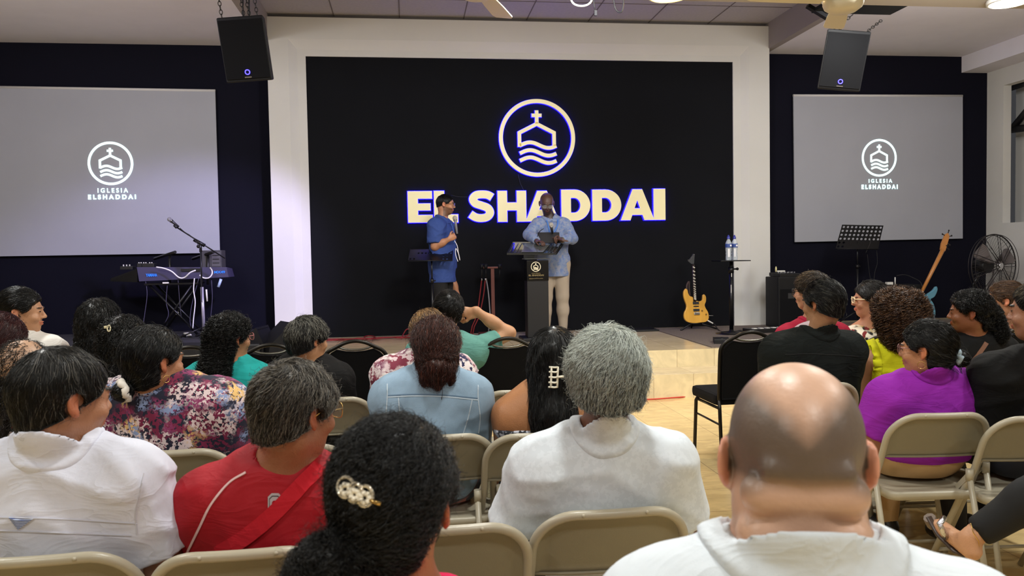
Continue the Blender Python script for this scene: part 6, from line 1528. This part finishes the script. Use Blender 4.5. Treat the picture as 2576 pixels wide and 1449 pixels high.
def purple_lady(c):
    scrunchie(c, (.055, -.116, -.018), (.45, -.85, .1), .028, .011, mat('pale_blue_scrunchie', (170, 190, 204), .85)); hoop(c, -1, .015)
    glasses(c['root'], c['q'], c['Rh'], mat('rosy_frame', (150, 110, 110), .3, metal=.5), .027, .019, .112, .014, .0015)
purple = cot('purple_crepe', (146, 38, 168))
person('woman in a purple blouse and beige trousers with a pale blue scrunchie', (2330, 803), 3.08, (2352, 952), .252, hyaw=R_(40), byaw=R_(-2), elb=.07, hs=.92, b=1.15, female=True, skin=(176, 124, 90), ht=.018, ys=3.13, hip=(2.17, 3.19), neck_r=.058, plump=1.12,
       hair=H('bun', th=.018, target=(.06, -.11, -.02), buns=[((.070, -.128, -.028), (.034, .034, .036))], tr=.03, n=5500, L=.09, seg=7, rad=.0008, fly=90, nape=-.085, seed=16, grey=.08),
       shirt=dict(mat=purple, sleeve=.72, sr=1.32, fold=.005, ff=17, inf=.018, collar=dict(h=.012, w=.022), hem=.52), pants=dict(mat=mat('beige_twill', (196, 160, 112), .85, bump=.4, bscale=500)), extra=purple_lady)
person('man in a black shirt cut by the right edge, his ear and cheek showing', (2620, 700), 2.95, (2640, 890), .30, hyaw=R_(38), byaw=R_(0), hs=1.05, b=1.2, skin=(150, 104, 80), ht=.010, ys=3.02, neck_r=.068, plump=1.15,
       hair=H('short', th=.008, n=3000, L=.02, seg=3, rad=.0008, fly=0, seed=17, grey=.2, nape=-.06), shirt=dict(mat=cot('black_cotton', (13, 13, 14)), sleeve=.8, sr=1.3, fold=.006, ff=15, inf=.016))
# thinning hair at the left
person('woman with thin wavy strands of dark hair over her scalp at the left', (62, 850), 3.02, (30, 1015), .23, hyaw=R_(-14), hs=.98, b=1.1, female=True, skin=(178, 142, 116), ht=.006, ys=3.04,
       hair=H('long', th=-.003, n=1500, L=.24, seg=14, rad=.0012, fly=80, nape=-.3, curl=.006, cf=2.0, hang=[((-.02, -.075, -.06), (-.035, -.09, -.19), .045, .035)], hy=-.02, ears=False, seed=18, lift=(.004, .010), crown=(.03, -.02, .13), col=(30, 25, 22)),
       shirt=dict(mat=pattern_mat('white_cherry_print', (224, 220, 208), [((30, 30, 30), .45, 1), ((160, 30, 50), .35, 6), ((130, 124, 96), .35, 12)], 26, .4, 12, .03), sleeve=.6, nz=-.02))
person('dark red haired woman at the left edge, behind the white blouse', (2, 785), 4.02, (-30, 915), .21, hyaw=R_(-10), hs=1.0, b=1, female=True, skin=TAN, ht=.022, ys=4.02,
       hair=H('bun', th=.022, target=(-.01, -.12, -.04), buns=[((0, -.12, -.05), (.05, .035, .04))], n=4500, L=.1, seg=7, rad=.0011, fly=60, nape=-.11, seed=19, col=(52, 22, 24), grey=.2, greycol=(84, 42, 40), var=.3), shirt=dict(mat=cot('grey_top', (90, 90, 96)), sleeve=.6))
person('woman in a white blouse facing right in profile with a blue claw clip, far left', (52, 722), 4.85, (60, 850), .21, hyaw=R_(-78), byaw=R_(-12), hs=1.06, b=1, female=True, skin=(196, 146, 112), ht=.016, ys=4.88, hstep=.0055,
       hair=H('bun', th=.016, target=(-.02, -.12, -.01), buns=[((-.01, -.125, .0), (.035, .035, .05))], n=4000, L=.09, seg=7, rad=.0011, fly=40, nape=-.07, seed=20), shirt=dict(mat=cot('white_blouse', (232, 228, 222)), sleeve=.9, sr=1.4, fold=.005, ff=16, inf=.018, collar=dict(h=.022)),
       extra=lambda c: (hoop(c, 1, .02, -.055), claw(c, (.03, -.150, -.03), (0, 0, 1), (0, 1, 0), 1.2, mat('blue_clip', (36, 60, 120), .3), 'blue claw clip')))
person('woman with long black hair at the left, behind the hair with the small pale clip', (250, 752), 4.75, (250, 905), .20, hyaw=R_(-12), hs=1.0, b=.95, female=True, skin=TAN, ht=.024, ys=4.9, hip=(-1.95, 5.02),
       hair=H('long', th=.030, n=4500, L=.2, seg=9, rad=.0014, fly=60, nape=-.3, hang=[((0, -.04, -.02), (-.01, -.06, -.22), .100, .105)], hy=.05, ears=False, seed=21, na=.006, nf=45, curl=.004, cf=1), shirt=dict(mat=cot('dark_top', (38, 36, 44)), sleeve=.6))
def small_clip(c):
    o = MB().box(cast(c, 268, 823, c['HF'], .004), (.022, .012, .012), bev=.003).tube([cast(c, 274+4*math.cos(a*PI/6), 826+8*math.sin(a*PI/6), c['HF'], .004) for a in range(12)], .003, 5, closed=True).build('hair_clip', mat('ivory_clip', (226, 214, 176), .3), c['root']); o['label'] = 'small ivory hair clip'
person('woman in a red and white striped shirt with wavy black hair and small ivory clip', (312, 795), 4.05, (300, 945), .20, hyaw=R_(-15), hs=1.0, b=.95, female=True, skin=TAN, ht=.022, ys=4.05,
       hair=H('long', th=.024, n=5000, L=.2, seg=10, rad=.0012, fly=70, nape=-.3, hang=[((0, -.05, -.02), (-.01, -.08, -.20), .085, .085)], hy=.03, ears=False, seed=22, na=.006, nf=50, curl=.007, cf=1.6), shirt=dict(mat=stripe_mat('red_white_stripes', (150, 24, 36), (230, 224, 214), 34, 0, thr=.55, cc=(40, 30, 40)), sleeve=.6), extra=small_clip)
teal = cot('turquoise_knit', (34, 164, 160))
person('woman in a turquoise top with half tied wavy black hair and glasses', (578, 785), 4.02, (575, 915), .205, hyaw=R_(-46), byaw=R_(-8), hs=.90, b=1, female=True, skin=(178, 128, 94), ht=.020, ys=4.05,
       hair=H('long', th=.021, n=6000, L=.16, seg=9, rad=.0011, fly=120, nape=-.3, hang=[((-.01, -.06, -.02), (-.02, -.085, -.17), .070, .080), ((-.01, -.085, -.17), (-.01, -.09, -.22), .078, .06)], buns=[((-.015, -.125, .03), (.03, .02, .025))], hy=-.02, seed=23, curl=.010, cf=1.8, na=.006, nf=55, sb=.6),
       shirt=dict(mat=teal, sleeve=.5, sr=1.15, nz=-.0, fold=.004), extra=lambda c: glasses(c['root'], c['q'], c['Rh'], mat('pinkish_frame', (190, 120, 120), .3), .026, .019, .114, .014, .002))
def hood(c):
    S = c['S']; m = Model(); m.add(Cap(S+A3(-.075, -.035, -.01), S+A3(.075, -.035, -.01), .045), .03); m.add(Cap(S+A3(-.08, -.03, .0), S+A3(-.05, .07, -.02), .035), .03); m.add(Cap(S+A3(.08, -.03, .0), S+A3(.05, .07, -.02), .035), .03); m.add(Ell(S+A3(0, -.10, -.07), (.09, .04, .08)), .03)
    m.disp = lambda P: (.005*smooth_noise(P, 30, 2)).astype(np.float32); V, Q = m.mesh(.01); link('hood', np_mesh('hood', V, Q), MATS['black_fleece'], c['shirt'])
blackfl = cot('black_fleece', (16, 15, 16))
person('man with short dark greying hair in a black hooded sweatshirt', (775, 795), 4.00, (770, 915), .205, hyaw=R_(-50), byaw=R_(-12), hs=.88, b=1.0, skin=(188, 138, 100), ht=.016, ys=4.05,
       hair=H('short', th=.018, n=5500, L=.05, seg=5, rad=.0010, fly=160, nape=-.072, col=(26, 25, 24), grey=lambda p: np.clip((p[:, 2]-.02)*7, 0, .45), greycol=(132, 130, 120), curl=.003, cf=1, seed=24, crown=(-.02, -.07, .11), lift=(0, .010)), shirt=dict(mat=blackfl, sleeve=1.9, sr=1.2, inf=.02, name='hoodie', fold=.005), extra=hood)
pat20 = pattern_mat('pink_navy_print', (214, 190, 194), [((128, 44, 66), .62, 2), ((30, 34, 76), .32, 8), ((232, 222, 220), .55, 15), ((120, 60, 90), .3, 21)], 48, .45, 9, .03)
person('woman in a pink and navy patterned blouse, mostly behind the denim jacket', (1075, 775), 4.02, (1065, 900), .232, hyaw=R_(12), hs=.98, b=1.15, female=True, skin=FAIR, ht=.018, ys=4.05,
       hair=H('bun', th=.017, target=(.01, -.11, -.02), buns=[((.01, -.12, -.03), (.04, .03, .03))], n=4000, L=.1, seg=7, rad=.0011, fly=40, nape=-.09, seed=25, col=(78, 56, 40), grey=.35, greycol=(178, 138, 88)), shirt=dict(mat=pat20, sleeve=.7, sr=1.3, fold=.005))
grn = cot('sea_green_knit', (98, 152, 142))
e21, w21 = ony(1280, 838, 5.12), ony(1196, 782, 5.08)
person('man in a sea green shirt resting his head on his raised fist', (1130, 730), 4.98, (1125, 852), .235, hyaw=R_(-6), hpitch=R_(8), hroll=R_(4), hs=.97, b=1.0, skin=(188, 140, 104), ht=.016, ys=5.02, hstep=.0055, cloth_step=.010,
       hair=H('short', th=.017, n=5500, L=.045, seg=5, rad=.0012, fly=70, nape=-.072, seed=26, whorl=1.2, crown=(-.01, -.075, .10)), shirt=dict(mat=grn, sleeve=(.55, .62), sr=1.2, fold=.004, inf=.014),
       arms={'R': dict(world=1, e=e21, w=w21, f=(-1, .05, -.25), u=(.1, -1, .25), t=(-.2, -.2, -1), curl=1.15)}, fine=(('R', .005),))
# right block
jk = mat('charcoal_jacket', (22, 26, 25), .85, bump=.3, bscale=700, spec=.15, wr=.35)
def jacket_x(c):
    so = c['shirt']; collar_mesh(c['S']+np.array([0, .022, .012]), (0, .25, 1), c['neck_r']+.010, .056, .03, flare=.012, th=.003).build('shirt_collar', mat('pale_pink_collar', (216, 196, 202), .8), c['root'])
    ribbon(c, [(1975, 892), (2040, 890), (2110, 893), (2160, 897)], .003, 'yoke_seam', mat('jacket_seam', (26, 29, 28), .8), so)
person('man with dark combed back hair in a charcoal jacket with pale collar', (2068, 702), 3.86, (2046, 846), .236, hyaw=R_(26), byaw=R_(0), hs=.94, b=1.2, skin=(158, 116, 84), ht=.016, ys=3.90, neck_r=.063,
       hair=H('back', th=.017, n=5500, L=.06, seg=6, rad=.0010, fly=40, nape=-.070, seed=27, grey=.10, greycol=(92, 90, 80), crown=(0, .09, .08)), shirt=dict(mat=jk, sleeve=1.9, sr=1.25, inf=.022, fold=.006, ff=15, name='jacket', collar=dict(h=.022)), extra=jacket_x)
person('man in a crimson shirt with dark glasses, beyond the charcoal jacket', (2040, 683), 5.05, (2045, 815), .25, hyaw=R_(42), byaw=R_(8), hs=1.0, b=1.05, skin=(182, 132, 104), ht=.020, ys=5.10,
       hair=H('short', th=.022, n=4500, L=.06, seg=6, rad=.0013, fly=90, nape=-.08, seed=28, col=(34, 26, 20), grey=.2, greycol=(84, 68, 50), curl=.004, cf=1), shirt=dict(mat=cot('crimson_cotton', (150, 26, 52)), sleeve=1.9, sr=1.25, fold=.005, collar=dict(h=.022)),
       extra=lambda c: glasses(c['root'], c['q'], c['Rh'], mat('dark_frame', (30, 30, 34), .3), .028, .022, .114, .012, .0025))
person('woman with cream framed glasses and a black tan and white checked blouse', (2188, 705), 5.12, (2175, 835), .19, hyaw=R_(68), byaw=R_(10), hs=1.0, b=.95, female=True, skin=(196, 140, 110), ht=.016, ys=5.17, hstep=.0055, hip=(3.10, 5.22),
       hair=H('long', th=.016, n=4500, L=.2, seg=9, rad=.0012, fly=40, nape=-.3, hang=[((.03, -.08, -.02), (.045, -.07, -.20), .050, .045)], hy=-.02, seed=29, col=(24, 20, 18), crown=(0, .06, .12)), shirt=dict(mat=pattern_mat('black_tan_check', (22, 20, 22), [((206, 178, 112), .7, 3), ((232, 224, 206), .6, 9), ((120, 28, 32), .4, 14)], 13, .35, 20, .0), sleeve=.7),
       extra=lambda c: glasses(c['root'], c['q'], c['Rh'], mat('cream_frame', (238, 216, 176), .35), .027, .019, .114, .012, .0035))
yel = cot('yellow_crepe', (222, 222, 34))
def ruffles(c):
    so = c['shirt']; Fm = c['SF']
    for sx, pts in ((-1, [(2200, 852), (2212, 880), (2218, 905), (2218, 930), (2214, 960), (2208, 990)]),):
        P = bez([Vector((x, y, 0)) for x, y in pts], 7); C = [cast(c, p.x, p.y, Fm, .002) for p in P]; V = []; k = len(C)
        for i, q_ in enumerate(C):
            g = Vector(grad(Fm, np.array(q_, dtype=np.float32)[None])[0]); t = (C[min(i+1, k-1)]-C[max(0, i-1)]).normalized(); s_ = t.cross(g).normalized()*(-1)
            if s_.x > 0: s_ = -s_
            wv = .012*math.sin(i*1.25)
            for a, h in ((0, 0), (.5, .4), (1, 1)):
                V.append(q_+s_*(.045*a)+g*(.006+wv*h+.012*a)); V.append(q_+s_*(.045*a)+g*(.003+wv*h+.012*a))
        Fc = []
        for i in range(k-1):
            for a in (0, 2): Fc += [(i*6+a, i*6+a+2, (i+1)*6+a+2, (i+1)*6+a), (i*6+a+1, (i+1)*6+a+1, (i+1)*6+a+3, i*6+a+3)]
            Fc += [(i*6+4, i*6+5, (i+1)*6+5, (i+1)*6+4), (i*6, (i+1)*6, (i+1)*6+1, i*6+1)]
        MB().add(V, Fc, True).build('ruffle', yel, so)
person('woman with a big cloud of curly brown hair in a yellow ruffled sleeveless blouse', (2258, 728), 4.02, (2262, 870), .205, hyaw=R_(20), byaw=R_(2), hs=.98, b=1.05, female=True, skin=(182, 130, 92), ht=.038, ys=4.05, hip=(2.62, 4.12),
       hair=H('long', th=.040, n=8000, L=.12, seg=14, rad=.0014, fly=500, nape=-.3, hang=[((0, -.03, -.01), (.0, -.04, -.055), .118, .112)], hy=.06, ears=False, seed=30, col=(52, 34, 24), grey=.3, greycol=(104, 72, 46), curl=.013, cf=3.2, na=.010, nf=60, lift=(0, .020), var=.5, tipw=.6),
       shirt=dict(mat=yel, sleeve=0, fold=.005, nz=-.02, cuts=lambda c: [lambda P: np.abs(P[..., 0])-(c['W']-.052)]), extra=ruffles)
def strap12(c): ribbon(c, [(2482, 862), (2470, 880), (2450, 905), (2418, 932)], .022, 'bag_strap', mat('brown_leather', (120, 82, 62), .5), c['root'], th=.004)
person('woman in a black top with a curly black ponytail and brown bag strap', (2438, 728), 3.95, (2462, 848), .225, hyaw=R_(56), byaw=R_(8), hs=.90, b=1.1, female=True, skin=(140, 88, 58), ht=.018, ys=3.98, hip=(3.02, 4.05), hstep=.0055, plump=1.1,
       hair=H('pony', th=.018, target=(.05, -.12, .0), n=5500, L=.09, seg=10, rad=.0012, fly=160, nape=-.09, hang=[((.055, -.13, .0), (.06, -.16, -.12), .050, .052)], hy=-.07, seed=31, curl=.008, cf=2.2, na=.006, nf=60), shirt=dict(mat=cot('black_knit', (13, 13, 14)), sleeve=.6, fold=.003), extra=strap12)
person('woman with a light brown ponytail and white hair tie at the right edge', (2528, 706), 5.0, (2545, 830), .20, hyaw=R_(50), byaw=R_(12), hs=1.0, b=.95, female=True, skin=(196, 140, 108), ht=.018, ys=5.05, 
       hair=H('pony', th=.018, target=(.045, -.12, .02), n=4500, L=.10, seg=8, rad=.0013, fly=60, nape=-.09, hang=[((.05, -.13, .01), (.055, -.14, -.15), .036, .040)], hy=-.07, seed=32, col=(58, 40, 28), grey=.35, greycol=(116, 84, 58)), shirt=dict(mat=cot('dark_blouse', (30, 28, 34)), sleeve=.6),
       extra=lambda c: scrunchie(c, (.048, -.118, .02), (.4, -.9, 0), .02, .006, mat('white_tie', (226, 210, 200), .8), 'hair_tie'))
# crossed leg at the lower right
an = ony(2440, 1352, 2.55); kn = ony(2700, 1185, 2.42); ft = ony(2362, 1322, 2.68)
def sandal(c):
    anl, ftl = [np.array(c['loc'](v)) for v in (an, ft)]
    for k, v in enumerate(((2350, 1300), (2368, 1322), (2378, 1345))): pass
    o = MB().tube([c['loc'](ony(2336, 1300, 2.70)), c['loc'](ony(2360, 1345, 2.66)), c['loc'](ony(2400, 1385, 2.60)), c['loc'](ony(2436, 1402, 2.56))], .013, 8, flat=.6).build('sandal', mat('sandal_sole', (60, 46, 40), .4), c['root']); o['label'] = 'dark sandal with silver straps'
    MB().tube([c['loc'](ony(2338, 1302, 2.72)), c['loc'](ony(2348, 1322, 2.73))], .022, 8).build('toe_cap', mat('tan_leather', (96, 78, 64), .4), o)
    MB().tube([c['loc'](ony(2376, 1302, 2.62)), c['loc'](ony(2364, 1318, 2.60)), c['loc'](ony(2374, 1340, 2.60)), c['loc'](ony(2380, 1352, 2.62))], .011, 6).build('strap', mat('silver_strap', (200, 200, 205), .2, metal=1, bump=1, bscale=120), o)
    MB().tube([c['loc'](ony(2442, 1316, 2.52)), c['loc'](ony(2448, 1340, 2.50)), c['loc'](ony(2462, 1362, 2.51)), c['loc'](ony(2464, 1392, 2.52))], .0016, 5).build('anklet', gold_m, c['root'])
person('person past the right edge, only a crossed leg in black leggings and a sandal showing', (3500, 760), 2.05, (3500, 960), .21, hyaw=R_(25), byaw=R_(15), hs=.97, b=1, female=True, skin=(190, 142, 108), ht=.018, ys=2.14, hip=(2.55, 2.15), shoes=None,
       hair=H('long', th=.018, n=800, L=.2, seg=6, rad=.002, fly=0, nape=-.3, hang=[((0, -.05, -.02), (0, -.08, -.2), .08, .07)], hy=0, ears=False, seed=33), shirt=dict(mat=cot('black_top', (14, 14, 15)), sleeve=.6), pants=dict(mat=mat('black_leggings', (9, 9, 10), .85), name='leggings', frac=.93),
       arms={'L': dict(e=(-.24, .02, .80), w=(-.10, .14, .86), f=(1, .2, 0), u=(0, 1, .2), t=(0, 0, 1), curl=.5)}, lw={-1: (Vector((2.46, 2.25, .56)), kn, an, ft)}, extra=sandal)
# ================================================================ THE TWO MEN ON THE STAGE
GX = 9.60
def man_blue(c):
    glasses(c['root'], c['q'], c['Rh'], mat('black_frame', (20, 20, 22), .3), .025, .018, .114, .013, .002)
    so = c['shirt']; lan = mat('blue_lanyard', (70, 120, 200), .6)
    S = c['S']; MB().tube(bez([Vector(S+A3(-.075, .03, .01)), Vector(S+A3(-.085, .10, -.05)), Vector(S+A3(-.04, .15, -.20)), Vector(S+A3(0, .16, -.28))], 6), .010, 6, flat=.4).build('lanyard', lan, c['root'])
    MB().tube(bez([c['loc'](ony(x, y, GX-.20)) for x, y in ((1143, 605), (1150, 618), (1153, 635), (1157, 655), (1154, 640), (1147, 625), (1146, 640), (1152, 658))], 5), .0045, 5).build('earphone_cable', whc, c['root'])
def beard(lo=-.03):
    def f(C, h, inh, V):
        m = inh & (h[:, 1] > -.02) & (h[:, 2] < -.035+.25*(.08-h[:, 1])) & (h[:, 2] > -.13) & ~((np.abs(h[:, 0]) < .022) & (np.abs(h[:, 2]+.051) < .008) & (h[:, 1] > .085))
        C[m] = C[m]*.35+lin3((30, 24, 22))*.5; return C
    return f
hand_w = ony(1129, 602, GX-.235); elb = ony(1094, 620, GX-.17)
person('standing man in a blue short sleeved shirt speaking into a handheld microphone', (1122, 487), GX, (1109, 553), .225, hyaw=R_(-100), byaw=R_(-112), hs=1.0, b=1.12, skin=(176, 124, 92), ht=.012, legs='stand', feet_z=ZS, ys=GX, hstep=.005, cloth_step=.009, step=.011, neck_r=.06, hpitch=R_(-3),
       hair=H('short', th=.004, n=3500, L=.025, seg=4, rad=.0011, fly=0, nape=-.022, f=.006, sb=1.6, seed=40, lift=(0, .003)), shirt=dict(mat=cot('blue_shirt', (54, 76, 138)), sleeve=.82, sr=1.35, fold=.006, ff=16, inf=.020, hem=ZS+.70, collar=dict(h=.022)), pants=dict(mat=mat('black_jeans', (14, 14, 16), .85)),
       arms={'R': dict(world=1, e=elb, w=hand_w, f=(.85, -.12, .45), u=(.25, -.9, -.1), t=(-.35, -.1, 1), curl=1.15), 'L': dict(e=(-.27, .02, 1.12+.05), w=(-.27, .10, .95), f=(0, .05, -1), u=(-1, 0, 0), t=(0, 1, 0), curl=.5)}, fine=(('R', .005),), colf=beard(), extra=man_blue)
microphone(ony(1144, 546, GX-.24), ony(1150, 588, GX-.26), 'handheld microphone at the mouth of the man in the blue shirt', (205, 200, 190), 'microphones', body=(122, 124, 132), r0=.028)
RY = 9.78
wl, el = ony(1351, 607, RY-.34), ony(1330, 590, RY-.10); wr_, er = ony(1413, 604, RY-.33), ony(1440, 600, RY-.12)
def man_light(c):
    glasses(c['root'], c['q'], c['Rh'], mat('silver_frame', (150, 150, 150), .25, metal=.8), .026, .018, .114, .010, .0022)
    S = c['S']; lan = mat('blue_lanyard', (70, 120, 200), .6)
    MB().tube(bez([Vector(S+A3(-.07, .06, .0)), Vector(S+A3(-.05, .15, -.10)), Vector(S+A3(.03, .17, -.24)), Vector(S+A3(.05, .17, -.30))], 6), .010, 6, flat=.4).tube(bez([Vector(S+A3(.075, .05, .0)), Vector(S+A3(.06, .15, -.10)), Vector(S+A3(.045, .17, -.26))], 6), .010, 6, flat=.4).build('lanyard', lan, c['root'])
    wv = Vector(c['AR'][0]['w']); e = Vector(c['AR'][0]['e']); d = (wv-e).normalized(); MB().tube([wv-d*.02, wv-d*.002], .034, 16).build('wristwatch', mat('watch_metal', (190, 180, 150), .25, metal=1), c['root'])
ox = pattern_mat('light_blue_oxford', (122, 138, 170), [((140, 146, 166), .6, 2), ((104, 124, 170), .5, 5)], 30, .4, 30, .02)
person('standing man in a light blue long sleeved shirt reading at the lectern', (1376, 487), RY-.10, (1386, 549), .222, hyaw=PI+R_(-4), byaw=PI, hpitch=R_(-24), hs=1.06, b=1.15, skin=(84, 58, 48), ht=.002, legs='stand', feet_z=ZS, ys=RY+.0, hip=(ony(1393, 690, RY+.05).x, RY+.05), hstep=.005, cloth_step=.009, step=.011, neck_r=.062,
       shirt=dict(mat=ox, sleeve=1.93, sr=1.08, fold=.005, ff=16, inf=.014, hem=ZS+.735, collar=dict(h=.022)), pants=dict(mat=mat('khaki_twill', (172, 158, 140), .85, bump=.3, bscale=400), thin=1.1, fold=.006), shoes=(40, 34, 30),
       arms={'R': dict(world=1, e=el, w=wl, f=(.5, -.85, -.1), u=(0, 0, 1), t=(-.8, -.5, 0), curl=.35), 'L': dict(world=1, e=er, w=wr_, f=(-.75, -.5, .2), u=(.2, -.1, 1), t=(-.3, -.2, .8), curl=.7)}, fine=(('L', .006), ('R', .006)), colf=beard(), extra=man_light)
microphone(ony(1386, 563, RY-.32), ony(1390, 588, RY-.30), 'handheld microphone with pale grille at the chest of the man at the lectern', (205, 200, 190), 'microphones', r0=.03)
# ================================================================ SMALL THINGS ON THE CHAIRS
kn_ = ony(1247, 1140, 3.20); m = MB(); m.box((0, 0, .12), (.085, .10, .22), ry(.1), bev=.03)
b_ = Vector((kn_.x-.0, 3.16, .440)); o = m.build('knitted_bag', mat('cream_crochet', (206, 196, 160), .95, bump=1, bscale=160)); o.location = b_; tag(o, 'cream crocheted bag standing between the denim jacket and the bare arm', 'bag')
rb = onz(1222, 1122, .47); o = MB().box((0, 0, 0), (.07, .10, .05), rz(.3), bev=.004).build('red_book', mat('red_cover', (196, 60, 60), .5)); o.location = (rb.x-.0, 3.12, .462); tag(o, 'small red book lying beside the cream bag', 'book')
